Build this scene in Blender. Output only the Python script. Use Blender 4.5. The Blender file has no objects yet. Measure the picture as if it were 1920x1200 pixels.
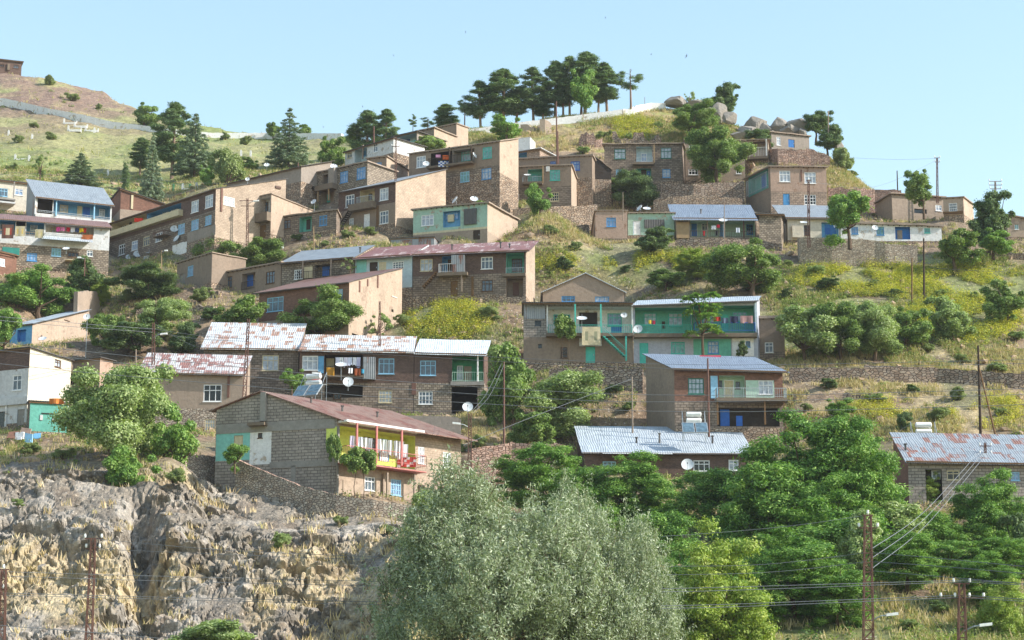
import bpy, math, random
import numpy as np
from mathutils import Vector, noise
R = math.radians
random.seed(7); RS = np.random.RandomState(11)
SC = bpy.context.scene; COL = SC.collection
# ------------------------------------------------------------------ camera model (real camera, pitched up 12 deg)
F = 4000.0; PITCH = R(12.0); SP, CP = math.sin(PITCH), math.cos(PITCH)
def ray(px, py):
    a = (px-960)/F; b = (600-py)/F; y = CP-b*SP
    return a/y, (SP+b*CP)/y
def at(px, py, D):
    u, e = ray(px, py); return Vector((u*D, D, e*D))
def proj(X, Y, Z):
    f = CP*Y+SP*Z; return 960+F*X/f, 600-F*(CP*Z-SP*Y)/f
cam = bpy.data.cameras.new('camera'); cam.lens = 36*F/1920; cam.sensor_width = 36; cam.clip_start = 1; cam.clip_end = 6000
co = bpy.data.objects.new('camera', cam); COL.objects.link(co); co.rotation_euler = (R(90)+PITCH, 0, 0); SC.camera = co
# ------------------------------------------------------------------ light
SUN = Vector((0.84, -0.16, 0.56)).normalized()
w = bpy.data.worlds.new("World"); SC.world = w; w.use_nodes = True
nt = w.node_tree; sky = nt.nodes.new('ShaderNodeTexSky'); sky.sky_type = 'NISHITA'; sky.sun_disc = False
sky.sun_elevation = math.asin(SUN.z); sky.sun_rotation = math.atan2(SUN.x, SUN.y); sky.altitude = 300; sky.air_density = 1.75; sky.dust_density = .8; sky.ozone_density = 2.6
bg = nt.nodes['Background']; nt.links.new(sky.outputs[0], bg.inputs[0]); bg.inputs[1].default_value = 0.15
sl = bpy.data.lights.new('sun', 'SUN'); sl.energy = 4.4; sl.angle = R(0.5); sl.color = (1, .95, .88)
so = bpy.data.objects.new('sun', sl); COL.objects.link(so); so.rotation_euler = (-SUN).to_track_quat('-Z', 'Y').to_euler()
SC.view_settings.view_transform = 'Standard'; SC.view_settings.look = 'None'; SC.view_settings.exposure = 0.8; SC.view_settings.gamma = 1
# ------------------------------------------------------------------ materials
def srgb(h):
    h = h.lstrip('#'); v = [int(h[i:i+2], 16)/255 for i in (0, 2, 4)]
    return tuple((c/12.92 if c < .04045 else ((c+.055)/1.055)**2.4) for c in v)
class N:
    def __init__(s, name):
        s.m = bpy.data.materials.new(name); s.m.use_nodes = True; s.t = s.m.node_tree; s.b = s.t.nodes['Principled BSDF']
        s.b.inputs['Roughness'].default_value = .85; s.b.inputs['Specular IOR Level'].default_value = .25
    def n(s, typ, **k):
        x = s.t.nodes.new(typ)
        for a, v in k.items():
            if isinstance(a, str) and hasattr(x, a): setattr(x, a, v)
        return x
    def l(s, a, b): s.t.links.new(a, b)
    def val(s, node, **k):
        for a, v in k.items(): node.inputs[a.replace('_', ' ')].default_value = v
        return node
    def uv(s, sc=(1, 1, 1), loc=(0, 0, 0), rnd=False):
        t = s.n('ShaderNodeUVMap'); mp = s.n('ShaderNodeMapping'); mp.inputs['Scale'].default_value = sc; mp.inputs['Location'].default_value = loc
        s.l(t.outputs[0], mp.inputs[0]); return mp.outputs[0]
    def obj(s):
        t = s.n('ShaderNodeNewGeometry'); return t.outputs['Position']
    def noise(s, vec, scale, detail=4, rough=.6):
        x = s.n('ShaderNodeTexNoise'); x.inputs['Scale'].default_value = scale; x.inputs['Detail'].default_value = detail; x.inputs['Roughness'].default_value = rough
        s.l(vec, x.inputs['Vector']); return x.outputs['Fac']
    def ramp(s, fac, stops):
        r = s.n('ShaderNodeValToRGB'); e = r.color_ramp.elements
        while len(e) < len(stops): e.new(.5)
        for i, (p, c) in enumerate(stops): e[i].position = p; e[i].color = (*c, 1) if len(c) == 3 else c
        s.l(fac, r.inputs[0]); return r.outputs[0]
    def mix(s, fac, a, b, mode='MIX'):
        x = s.n('ShaderNodeMix', data_type='RGBA', blend_type=mode)
        for sock, v in ((x.inputs[0], fac), (x.inputs[6], a), (x.inputs[7], b)):
            if hasattr(v, 'is_linked'): s.l(v, sock)
            elif isinstance(v, (int, float)): sock.default_value = v
            else: sock.default_value = (*v, 1)
        return x.outputs[2]
    def bump(s, h, strength=.5, dist=.05, prev=None):
        b = s.n('ShaderNodeBump'); b.inputs['Strength'].default_value = strength; b.inputs['Distance'].default_value = dist
        s.l(h, b.inputs['Height']); s.l(b.outputs[0], s.b.inputs['Normal'])
    def col(s, c):
        if hasattr(c, 'is_linked'): s.l(c, s.b.inputs['Base Color'])
        else: s.b.inputs['Base Color'].default_value = (*c, 1)
MC = {}
def sc_(c, k): return tuple(min(1, x*k) for x in c)
def plaster(hexc, stain=.35, crack=True, name='plaster', flake=None):
    key = ('pl', hexc, stain, flake)
    if key in MC: return MC[key]
    g = N(name); c = srgb(hexc); p = g.obj()
    n1 = g.noise(p, .45, 5, .65); n2 = g.noise(p, 3.5, 4, .7)
    a = g.ramp(n1, [(.3, sc_(c, 1-stain)), (.5, c), (.75, sc_(c, 1+stain*.35))])
    mp = g.n('ShaderNodeMapping'); mp.inputs['Scale'].default_value = (2.2, 2.2, .22); g.l(p, mp.inputs[0])
    st = g.noise(mp.outputs[0], 1.0, 4, .7); n5 = g.noise(p, .9, 3, .5); a = g.mix(g.ramp(n5, [(.52, (0, 0, 0)), (.54, (.3,)*3), (.56, (.3,)*3)]), a, sc_(c, .72 if stain > .25 else .86))
    a = g.mix(g.ramp(st, [(.5, (0, 0, 0)), (.72, (.55, .55, .55))]), a, sc_(c, .55))
    a = g.mix(.5, a, g.ramp(n2, [(.25, sc_(c, .62)), (.7, sc_(c, 1.22))]))
    if flake:
        fl = g.noise(p, .7, 6, .75); a = g.mix(g.ramp(fl, [(.58, (0, 0, 0)), (.61, (1, 1, 1))]), a, srgb(flake))
    g.col(a); g.bump(n2, .7, .05); MC[key] = g.m; return g.m
def blocks(hexc, mortar, bw, bh, var=.35, gap=.02, bump=.5, name='blockwork', wob=.03):
    key = ('bl', hexc, mortar, bw, bh, var)
    if key in MC: return MC[key]
    g = N(name); c = srgb(hexc); uv = g.uv()
    p = g.obj(); nz = g.n('ShaderNodeTexNoise'); nz.inputs['Scale'].default_value = 1.6; g.l(p, nz.inputs['Vector'])
    add = g.n('ShaderNodeVectorMath', operation='MULTIPLY_ADD'); g.l(nz.outputs['Color'], add.inputs[0]); add.inputs[1].default_value = (wob, wob, 0); g.l(uv, add.inputs[2])
    b = g.n('ShaderNodeTexBrick'); g.l(add.outputs[0], b.inputs['Vector'])
    g.val(b, Scale=1.0, Mortar_Size=gap, Mortar_Smooth=.2, Bias=0.0, Brick_Width=bw, Row_Height=bh)
    b.inputs['Color1'].default_value = (*sc_(c, 1-var), 1); b.inputs['Color2'].default_value = (*sc_(c, 1+var), 1); b.inputs['Mortar'].default_value = (*srgb(mortar), 1)
    n1 = g.noise(p, .5, 5, .65); a = g.mix(.55, b.outputs[0], g.ramp(n1, [(.3, (.45,)*3), (.7, (1.15,)*3)]), 'MULTIPLY')
    n2 = g.noise(p, 5, 3); a = g.mix(.5, a, g.ramp(n2, [(.3, (.6,)*3), (.7, (1.3,)*3)]), 'MULTIPLY')
    g.col(a); g.bump(b.outputs[0], bump, .04); MC[key] = g.m; return g.m
def rubble(hexc='#a8937c', dark='#4a3c30', sc=2.6, var=.4, name='rubble_stone', squash=1.7):
    key = ('ru', hexc, dark, sc)
    if key in MC: return MC[key]
    g = N(name); c = srgb(hexc); uv = g.uv((1, squash, 1))
    p = g.obj(); nz = g.n('ShaderNodeTexNoise'); nz.inputs['Scale'].default_value = 2; g.l(p, nz.inputs['Vector'])
    add = g.n('ShaderNodeVectorMath', operation='MULTIPLY_ADD'); g.l(nz.outputs['Color'], add.inputs[0]); add.inputs[1].default_value = (.3, .3, 0); g.l(uv, add.inputs[2])
    v = g.n('ShaderNodeTexVoronoi', voronoi_dimensions='2D'); v.inputs['Scale'].default_value = sc; g.l(add.outputs[0], v.inputs['Vector'])
    e = g.n('ShaderNodeTexVoronoi', voronoi_dimensions='2D', feature='DISTANCE_TO_EDGE'); e.inputs['Scale'].default_value = sc; g.l(add.outputs[0], e.inputs['Vector'])
    hs = g.n('ShaderNodeSeparateColor'); g.l(v.outputs['Color'], hs.inputs[0])
    a = g.ramp(hs.outputs[0], [(.0, sc_(c, 1-var)), (.5, c), (1, sc_(c, 1+var))])
    a = g.mix(.25, a, g.ramp(hs.outputs[1], [(0, (.32, .17, .11)), (1, (.45, .42, .38))]))
    m = g.ramp(e.outputs['Distance'], [(.02, (0, 0, 0)), (.13, (1, 1, 1))])
    a = g.mix(m, srgb(dark), a)
    n1 = g.noise(p, .6, 5, .65); a = g.mix(.5, a, g.ramp(n1, [(.3, (.45,)*3), (.7, (1.2,)*3)]), 'MULTIPLY')
    g.col(a); g.bump(m, .9, .09); MC[key] = g.m; return g.m
def paint(hexc, rough=.6, name='paint', met=0, var=.12):
    key = ('pa', hexc, rough, met)
    if key in MC: return MC[key]
    g = N(name); c = srgb(hexc); p = g.obj(); n1 = g.noise(p, 2.2, 5, .7)
    g.col(g.ramp(n1, [(.3, sc_(c, 1-var*1.6)), (.65, sc_(c, 1+var))])); g.b.inputs['Roughness'].default_value = rough; g.b.inputs['Metallic'].default_value = met
    MC[key] = g.m; return g.m
def metal_roof(hexc, rust='#8c5a48', amt=.3, sheet=(1.0, 2.2), streak=False, name='sheet_metal'):
    key = ('mr', hexc, rust, amt, streak)
    if key in MC: return MC[key]
    g = N(name); c = srgb(hexc); r = srgb(rust); uv = g.uv()
    sep = g.n('ShaderNodeSeparateXYZ'); g.l(uv, sep.inputs[0])
    b = g.n('ShaderNodeTexBrick'); sw = g.n('ShaderNodeCombineXYZ'); g.l(sep.outputs[0], sw.inputs[0]); g.l(sep.outputs[1], sw.inputs[1]); g.l(sw.outputs[0], b.inputs['Vector'])
    g.val(b, Scale=1.0, Mortar_Size=.012, Mortar_Smooth=0, Bias=0, Brick_Width=sheet[0], Row_Height=sheet[1]); b.offset = 0.0 if not streak else .5
    b.inputs['Color1'].default_value = (0, 0, 0, 1); b.inputs['Color2'].default_value = (1, 1, 1, 1); b.inputs['Mortar'].default_value = (.5, .5, .5, 1)
    p = g.obj(); n1 = g.noise(p, .5, 5, .7); mp = g.n('ShaderNodeMapping'); mp.inputs['Scale'].default_value = (3.0, .35, 1); g.l(uv, mp.inputs[0]); n2 = g.noise(mp.outputs[0], 1.1, 5, .7)
    ad = g.n('ShaderNodeMath', operation='MULTIPLY_ADD'); g.l(b.outputs[0], ad.inputs[0]); ad.inputs[1].default_value = .55 if amt > .25 else .2; g.l(n2, ad.inputs[2])
    ad2 = g.n('ShaderNodeMath', operation='MULTIPLY_ADD'); g.l(n1, ad2.inputs[0]); ad2.inputs[1].default_value = .5; g.l(ad.outputs[0], ad2.inputs[2])
    t = 1.56-amt*1.05
    sc = g.n('ShaderNodeMath', operation='MULTIPLY'); sc.inputs[1].default_value = .6; g.l(ad2.outputs[0], sc.inputs[0]); f = g.ramp(sc.outputs[0], [(max(0, (t-.08)*.6), (0, 0, 0)), (min(1, (t+.05)*.6), (1, 1, 1))])
    base = g.ramp(g.noise(p, 1.1, 4), [(.3, sc_(c, .82)), (.7, sc_(c, 1.1))])
    a = g.mix(f, base, g.ramp(g.noise(p, 2.5, 4), [(.3, sc_(r, .7)), (.7, sc_(r, 1.35))]))
    wv = g.n('ShaderNodeMath', operation='SINE'); mu = g.n('ShaderNodeMath', operation='MULTIPLY'); mu.inputs[1].default_value = 28.; g.l(sep.outputs[0], mu.inputs[0]); g.l(mu.outputs[0], wv.inputs[0])
    seam = g.n('ShaderNodeMath', operation='PINGPONG'); seam.inputs[1].default_value = sheet[0]/2; g.l(sep.outputs[0], seam.inputs[0])
    a = g.mix(g.ramp(seam.outputs[0], [(.0, (.45,)*3), (.05, (0, 0, 0))]), a, sc_(c, .45))
    seam2 = g.n('ShaderNodeMath', operation='PINGPONG'); seam2.inputs[1].default_value = sheet[1]/2; g.l(sep.outputs[1], seam2.inputs[0])
    a = g.mix(g.ramp(seam2.outputs[0], [(.0, (.5,)*3), (.045, (0, 0, 0))]), a, sc_(c, .4))
    g.col(a); g.bump(wv.outputs[0], .55, .03); g.b.inputs['Roughness'].default_value = .5; g.b.inputs['Metallic'].default_value = .15; g.b.inputs['Specular IOR Level'].default_value = .4
    MC[key] = g.m; return g.m
def glass(hexc='#20262c', rough=.12):
    key = ('gl', hexc)
    if key in MC: return MC[key]
    g = N('window_pane'); c = srgb(hexc); p = g.uv(); sep = g.n('ShaderNodeSeparateXYZ'); g.l(p, sep.inputs[0])
    n1 = g.noise(g.obj(), 3, 3, .6); g.col(g.ramp(n1, [(.35, sc_(c, .6)), (.6, c), (.8, sc_(c, 1.25))])); g.b.inputs['Roughness'].default_value = rough; g.b.inputs['Specular IOR Level'].default_value = .5
    MC[key] = g.m; return g.m
def foliage(cols, name='foliage', trans=.35, rough=.55):
    g = N(name); at_ = g.n('ShaderNodeAttribute', attribute_name='rnd'); g.m.use_nodes = True
    a = g.ramp(at_.outputs['Fac'], [(i/(len(cols)-1), srgb(c)) for i, c in enumerate(cols)])
    g.col(a); g.b.inputs['Roughness'].default_value = rough; g.b.inputs['Specular IOR Level'].default_value = .3
    tr = g.n('ShaderNodeBsdfTranslucent'); g.l(g.mix(1.0, a, (1.0, 1.15, .45), 'MULTIPLY'), tr.inputs[0]); mx = g.n('ShaderNodeMixShader'); mx.inputs[0].default_value = trans
    g.l(g.b.outputs[0], mx.inputs[1]); g.l(tr.outputs[0], mx.inputs[2]); g.l(mx.outputs[0], g.t.nodes['Material Output'].inputs[0]); return g.m
# ------------------------------------------------------------------ mesh building
class MB:
    """collects faces (world coordinates) with a material per face, becomes ONE mesh object"""
    def __init__(s): s.v = []; s.f = []; s.mi = []; s.mats = []
    def m(s, mat):
        if mat not in s.mats: s.mats.append(mat)
        return s.mats.index(mat)
    def face(s, pts, mat):
        b = len(s.v); s.v += [tuple(p) for p in pts]; s.f.append(tuple(range(b, b+len(pts)))); s.mi.append(s.m(mat))
    def box(s, o, a, b, c, mat, skip=()):
        """o corner; a,b,c edge vectors (right handed: a x b = c direction)"""
        o, a, b, c = map(Vector, (o, a, b, c))
        P = [o, o+a, o+a+b, o+b, o+c, o+a+c, o+a+b+c, o+b+c]
        if a.cross(b).dot(c) < 0: P = [P[i] for i in (3, 2, 1, 0, 7, 6, 5, 4)]
        for q in ((3, 2, 1, 0), (4, 5, 6, 7), (0, 1, 5, 4), (1, 2, 6, 5), (2, 3, 7, 6), (3, 0, 4, 7)): s.face([P[i] for i in q], mat)
    def bar(s, p, q, r, mat, n=4):
        p, q = Vector(p), Vector(q); d = (q-p); L = d.length
        if L < 1e-5: return
        d /= L; a = d.cross(Vector((0, 0, 1)));
        if a.length < .1: a = d.cross(Vector((0, 1, 0)))
        a.normalize(); b = d.cross(a); R0 = [(a*math.cos(t)+b*math.sin(t)) for t in [2*math.pi*(i+.5)/n for i in range(n)]]
        for i in range(n):
            j = (i+1) % n; s.face([p+R0[j]*r, p+R0[i]*r, q+R0[i]*r, q+R0[j]*r], mat)
        s.face([p+x*r for x in R0], mat); s.face([q+x*r for x in reversed(R0)], mat)
    def tube(s, pts, rad, mat, n=6):
        for i in range(len(pts)-1):
            p, q = Vector(pts[i]), Vector(pts[i+1]); d = (q-p)
            if d.length < 1e-5: continue
            d.normalize(); a = d.cross(Vector((0, 0, 1)))
            if a.length < .1: a = d.cross(Vector((0, 1, 0)))
            a.normalize(); b = d.cross(a); R0 = [(a*math.cos(t)+b*math.sin(t)) for t in [2*math.pi*k/n for k in range(n)]]
            for k in range(n):
                j = (k+1) % n; s.face([p+R0[j]*rad[i], p+R0[k]*rad[i], q+R0[k]*rad[i+1], q+R0[j]*rad[i+1]], mat)
    def build(s, name, parent=None, origin=None):
        if not s.f: return None
        og = Vector(origin) if origin is not None else (parent['_o'] if parent is not None and False else Vector((0, 0, 0)))
        me = bpy.data.meshes.new(name); me.from_pydata([tuple(Vector(v)-og) for v in s.v], [], s.f)
        for m_ in s.mats: me.materials.append(m_)
        me.polygons.foreach_set('material_index', s.mi)
        uvl = me.uv_layers.new(name='UVMap'); uv = np.zeros((len(me.loops), 2), dtype=np.float32)
        Z = Vector((0, 0, 1)); k = 0
        for f in s.f:
            P = [Vector(s.v[i]) for i in f]; n = (P[1]-P[0]).cross(P[2]-P[0])
            if n.length < 1e-9: n = Vector((0, 0, 1))
            n.normalize(); t = Z.cross(n)
            if t.length < .03: t = Vector((1, 0, 0))
            t.normalize(); bt = n.cross(t)
            for q in P: uv[k] = (q.dot(t), q.dot(bt)); k += 1
        uvl.data.foreach_set('uv', uv.ravel()); me.update()
        o = bpy.data.objects.new(name, me); COL.objects.link(o)
        o.location = og
        if parent is not None:
            o.parent = parent; o.location = og-PO[parent.name]; PO[o.name] = og
        else: PO[o.name] = og
        return o
PO = {}
def empty(name, loc, label=None, cat=None, group=None):
    o = bpy.data.objects.new(name, None); COL.objects.link(o); o.location = loc; o.empty_display_size = .3; PO[o.name] = Vector(loc)
    tag(o, label, cat, group); return o
def tag(o, label=None, cat=None, group=None, kind=None):
    if label: o['label'] = label
    if cat: o['category'] = cat
    if group: o['group'] = group
    if kind: o['kind'] = kind
    return o
def part(mb, name, parent):
    return mb.build(name, parent, PO[parent.name])
def npmesh(name, V, faces4, mats, rnd=None, mi=None, smooth=False):
    """fast mesh from numpy: V (n,3), faces (m,k)"""
    me = bpy.data.meshes.new(name); V = np.asarray(V, np.float32); faces4 = np.asarray(faces4, np.int32); m, k = faces4.shape
    me.vertices.add(len(V)); me.vertices.foreach_set('co', V.ravel())
    me.loops.add(m*k); me.loops.foreach_set('vertex_index', faces4.ravel())
    me.polygons.add(m); me.polygons.foreach_set('loop_start', np.arange(0, m*k, k, dtype=np.int32))
    if mi is not None: me.polygons.foreach_set('material_index', np.asarray(mi, np.int32))
    for x in mats: me.materials.append(x)
    me.polygons.foreach_set('use_smooth', np.full(m, bool(smooth)))
    me.update(calc_edges=True)
    if rnd is not None:
        a = me.attributes.new('rnd', 'FLOAT', 'FACE'); a.data.foreach_set('value', np.asarray(rnd, np.float32))
    return me
def link(name, me, parent=None, loc=(0, 0, 0)):
    o = bpy.data.objects.new(name, me); COL.objects.link(o); o.location = loc; PO[o.name] = Vector(loc)
    if parent is not None: o.parent = parent
    return o
# ------------------------------------------------------------------ terrain: height along the view azimuth, from surveyed points (photo row, distance)
MAIN = [(1340, 95), (1250, 128), (1200, 140), (1100, 152), (1000, 172), (950, 185), (900, 194), (800, 208), (700, 223), (600, 240), (500, 259), (400, 282), (300, 303)]
def C_(px, ridge, behind=((0, 30, 25),), base=MAIN, cut=None):
    pts = [p for p in base if p[0] > ridge[0]+12]; pts = pts+[ridge]
    return px, pts
CL = [(1360, 100), (1280, 140), (1200, 158), (1100, 166), (1000, 173), (900, 181), (860, 187), (800, 199), (700, 215), (600, 234), (530, 248), (450, 264), (400, 278), (350, 300), (300, 345), (250, 385), (200, 420), (160, 445)]
CG = [(1360, 100), (1280, 140), (1200, 158), (1100, 166), (1000, 173), (900, 181), (860, 187), (800, 201), (700, 220), (600, 244), (530, 268), (500, 277), (450, 285), (400, 296), (350, 318), (300, 355), (250, 395), (215, 425)]
CM = [(1360, 100), (1280, 140), (1200, 158), (1100, 166), (1000, 174), (960, 181), (900, 189), (800, 204), (700, 220), (600, 240), (500, 262), (450, 270), (400, 280), (350, 302), (300, 350), (270, 390)]
COLS = [(-260, CL[:-1]+[(150, 450)]), (0, CL[:-1]+[(160, 436), (137, 452)]), (100, CL[:-1]+[(175, 432), (151, 450)]), (200, CG[:-1]+[(200, 432), (172, 452)]), (256, CG+[(199, 440)]),
        (320, CG[:-1]+[(219, 428)]), (400, CM[:-1]+[(260, 395), (238, 412)]), (500, CM[:-1]+[(265, 392), (249, 405)]), (600, CM[:-2]+[(300, 350), (270, 385), (254, 400)]), (680, CM[:-2]+[(300, 345), (264, 380)]),
        (760, MAIN[:-1]+[(320, 298), (290, 306), (258, 318)]), (870, MAIN[:-1]+[(320, 298), (280, 308), (240, 320)]), (1000, MAIN+[(250, 314), (216, 324)]), (1170, MAIN+[(240, 315), (201, 326)]),
        (1240, MAIN+[(230, 317), (192, 328)]), (1320, MAIN+[(250, 314), (205, 326)]), (1400, MAIN+[(260, 311), (228, 320)]), (1500, MAIN+[(280, 307), (250, 315)]), (1560, MAIN[:-1]+[(330, 297), (300, 303), (271, 310)]),
        (1600, MAIN[:-1]+[(350, 293), (310, 302)]), (1640, MAIN[:-1]+[(350, 295)]), (1760, MAIN[:-1]+[(367, 290)]), (1880, MAIN[:-2]+[(450, 270), (412, 282)]), (2050, MAIN[:-2]+[(470, 266), (450, 275)]), (2300, MAIN[:-2]+[(480, 266), (470, 272)])]
DG = np.concatenate([np.arange(95, 150, .7), np.arange(150, 196, .23), np.arange(196, 335, .42), np.arange(335, 470, 1.1), np.array([480, 500, 530, 570, 620, 700, 850, 1100, 1600, 2500])])
_uo = np.linspace(.3, .9, 25); UG = np.concatenate([-_uo[::-1], np.linspace(-.285, .285, 760), _uo])
def cols_tables():
    U = np.zeros((len(DG), len(COLS))); E = np.zeros_like(U)
    for j, (px, pts) in enumerate(COLS):
        d = [p[1] for p in pts]; ue = [ray(px, p[0]) for p in pts]; z = [ue[i][1]*d[i] for i in range(len(d))]; u = [x[0] for x in ue]
        # behind the ridge the ground falls away
        d2 = d+[d[-1]+12, d[-1]+60, d[-1]+400, 2600]; z2 = z+[z[-1]-2.5, z[-1]-22, z[-1]-45, z[-1]-60]
        U[:, j] = np.interp(DG, d2, u+[u[-1]]*4); E[:, j] = np.interp(DG, d2, z2)
    return U, E
_U, _E = cols_tables()
Z0 = np.zeros((len(DG), len(UG)))
for i in range(len(DG)): Z0[i] = np.interp(UG, _U[i], _E[i])
k_ = np.array([1, 2, 3, 2, 1.])/9
for _ in range(5):
    Z0 = np.apply_along_axis(lambda r: np.convolve(np.pad(r, 2, 'edge'), k_, 'valid'), 1, Z0)
def zrow(u, arr):
    t = float(np.interp(u, UG, np.arange(len(UG)))); i = int(max(0, min(len(UG)-2, math.floor(t)))); f = min(1, max(0, t-i)); return arr[:, i]*(1-f)+arr[:, i+1]*f
def lookD(px, py, arr=None):
    """distance at which the sight line through a photo point meets the ground"""
    u, e = ray(px, py); z = zrow(u, Z0 if arr is None else arr)/DG; k = np.nonzero(z >= e)[0]
    if len(k) == 0: return float(DG[int(np.argmax(z))])
    k = k[0]
    if k == 0: return float(DG[0])
    f = (e-z[k-1])/(z[k]-z[k-1]); return float(DG[k-1]+f*(DG[k]-DG[k-1]))
ZF = None
def groundz(X, Y):
    z = zrow(X/Y, ZF if ZF is not None else Z0); return float(np.interp(Y, DG, z))
PADS = []      # (corner polygon, level) of every building: the ground is cut and filled to it
CTRL = []      # (X, Y, Z)
# ------------------------------------------------------------------ shared materials
M = dict(
 mud=plaster('#8e7d6d', .38), mud2=plaster('#9c8b7b', .36), mudsun=plaster('#b09c89', .4, flake='#948070'), blockcream=blocks('#b3a08d', '#978470', .42, .21, .1, .02, .4, 'pale_block', .02), greyplaster=plaster('#94897e', .3), pinkplaster=plaster('#ab9180', .35, flake='#8a6a55'),  # mudsun: paler copy of mud, sunlight on the side walls put into its colour
 cream=plaster('#cbc2b1', .3), white=plaster('#e2e0dc', .16, flake='#b9aa98'), whitew=plaster('#c8c8c6', .3, flake='#9c9184'), lav=plaster('#a9abb4', .2), mint=plaster('#a3bfac', .4, flake='#a39582'),
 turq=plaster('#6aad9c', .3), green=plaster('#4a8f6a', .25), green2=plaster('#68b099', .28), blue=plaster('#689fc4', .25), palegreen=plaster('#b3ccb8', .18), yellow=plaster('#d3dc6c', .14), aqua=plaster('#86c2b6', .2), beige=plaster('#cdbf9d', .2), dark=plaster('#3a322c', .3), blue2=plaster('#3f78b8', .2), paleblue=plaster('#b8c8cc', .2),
 stone=blocks('#8a7b6d', '#5c5046', .55, .26, .28, .03, .6, 'squared_stone', .05), stone2=blocks('#958878', '#625649', .42, .24, .34, .035, .7, 'yellow_stone', .08), stonepink=blocks('#ab9584', '#756557', .5, .25, .2, .03, .6, 'pink_stone', .04),
 brick=blocks('#6e574d', '#564a42', .3, .11, .22, .015, .35, 'brown_brick'), redbrick=blocks('#85604f', '#6d564b', .3, .11, .15, .012, .3, 'red_brick'), cinder=blocks('#a1978c', '#6c645c', .62, .27, .12, .03, .6, 'concrete_block', .01),
 rubble=rubble(), rubble2=rubble('#9c8a78', '#453a30', 2.2), rubpink=rubble('#b59483', '#6b5244', 2.6), drywall=rubble('#b5a896', '#6a5c4e', 3.0),
 earthroof=plaster('#8d765c', .35), conc=paint('#8f8a82', .85), slab=paint('#77695a', .9), wood=paint('#6f5438', .8), darkwood=paint('#43362b', .85), lightwood=paint('#9a8262', .8),
 grey=metal_roof('#8f979c', amt=.12), bluegrey=metal_roof('#7f8b99', amt=.08), lightgrey=metal_roof('#b3bcc2', amt=.1), whiterust=metal_roof('#cfd0ce', '#a5806c', .36, (1.5, 1.5), True), rustpatch=metal_roof('#c9c4bf', '#93685c', .45, (.9, 1.1)), greyrust=metal_roof('#949b9f', '#8a6353', .37, (1.2, 1.9), True), redpaint=metal_roof('#90655f', '#c0aca4', .3, (1.0, 2.4)), rusty=metal_roof('#8c7062', '#7a5244', .4, (1.0, 3.0)), brownroof=metal_roof('#8a6a5e', '#6f4d42', .3), darkroof=metal_roof('#55524f', '#4b4340', .3), corr=metal_roof('#8e9193', '#7c5443', .3, (.8, 2)), whiteroof=metal_roof('#d5dade', '#a5735c', .06),
 fw=paint('#e6e6e4', .5), fb=paint('#4f8fc2', .55), fg=paint('#2c6b5c', .6), ft=paint('#4fb5a5', .6), fbl=paint('#2f62b0', .55), fbr=paint('#5b4433', .7), fbe=paint('#c6b898', .6), flb=paint('#8fbcd4', .6),
 pc=glass('#b4bcc6', .35), pcb=glass('#8fa6c4', .3), pd=glass('#161a1e'), pm=glass('#5d6a76', .2), ptq=glass('#78a8a8', .3),
 rust=paint('#6f5045', .75), pole=paint('#8f7f70', .8), dish=paint('#cfd2d2', .45), steel=paint('#a7adb0', .4, met=.3), pinkmetal=paint('#b8706a', .55), cable=paint('#6f7274', .6), cableL=paint('#6c6f72', .6), porcelain=paint('#e8e8e4', .3), shop=paint('#2f7d72', .6))
for k_n, k_m in (('fb', 'fb'),): pass
FR = {'w': 'fw', 'b': 'fb', 'g': 'fg', 't': 'ft', 'B': 'fbl', 'n': 'fbr', 'e': 'fbe', 'l': 'flb'}
PN = {'c': 'pc', 'b': 'pcb', 'd': 'pd', 'm': 'pm', 't': 'ptq'}
HO = []
class Plane:
    def __init__(s, P0, P1):
        s.P0 = Vector(P0[:2]).to_3d(); d = Vector(P1[:2]).to_3d()-s.P0; s.W = d.length; s.t = d/s.W; s.n = Vector((s.t.y, -s.t.x, 0)); s.zmax = 1e9
    def shifted(s, depth):
        q = Plane.__new__(Plane); q.P0 = s.P0-s.n*depth; q.W = s.W; q.t = s.t; q.n = s.n; q.zmax = s.zmax; return q
    def hit(s, px, py):
        u, e = ray(px, py); den = s.t.x-u*s.t.y
        k = (u*s.P0.y-s.P0.x)/den; Y = s.P0.y+k*s.t.y; return k, e*Y
    def pt(s, k, z, out=0): return Vector((s.P0.x+s.t.x*k+s.n.x*out, s.P0.y+s.t.y*k+s.n.y*out, z))
    def rect(s, x0, y0, x1, y1):
        a, b = s.hit(x0, y0), s.hit(x1, y1); return min(a[0], b[0]), max(a[0], b[0]), min(a[1], b[1]), max(a[1], b[1])
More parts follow.
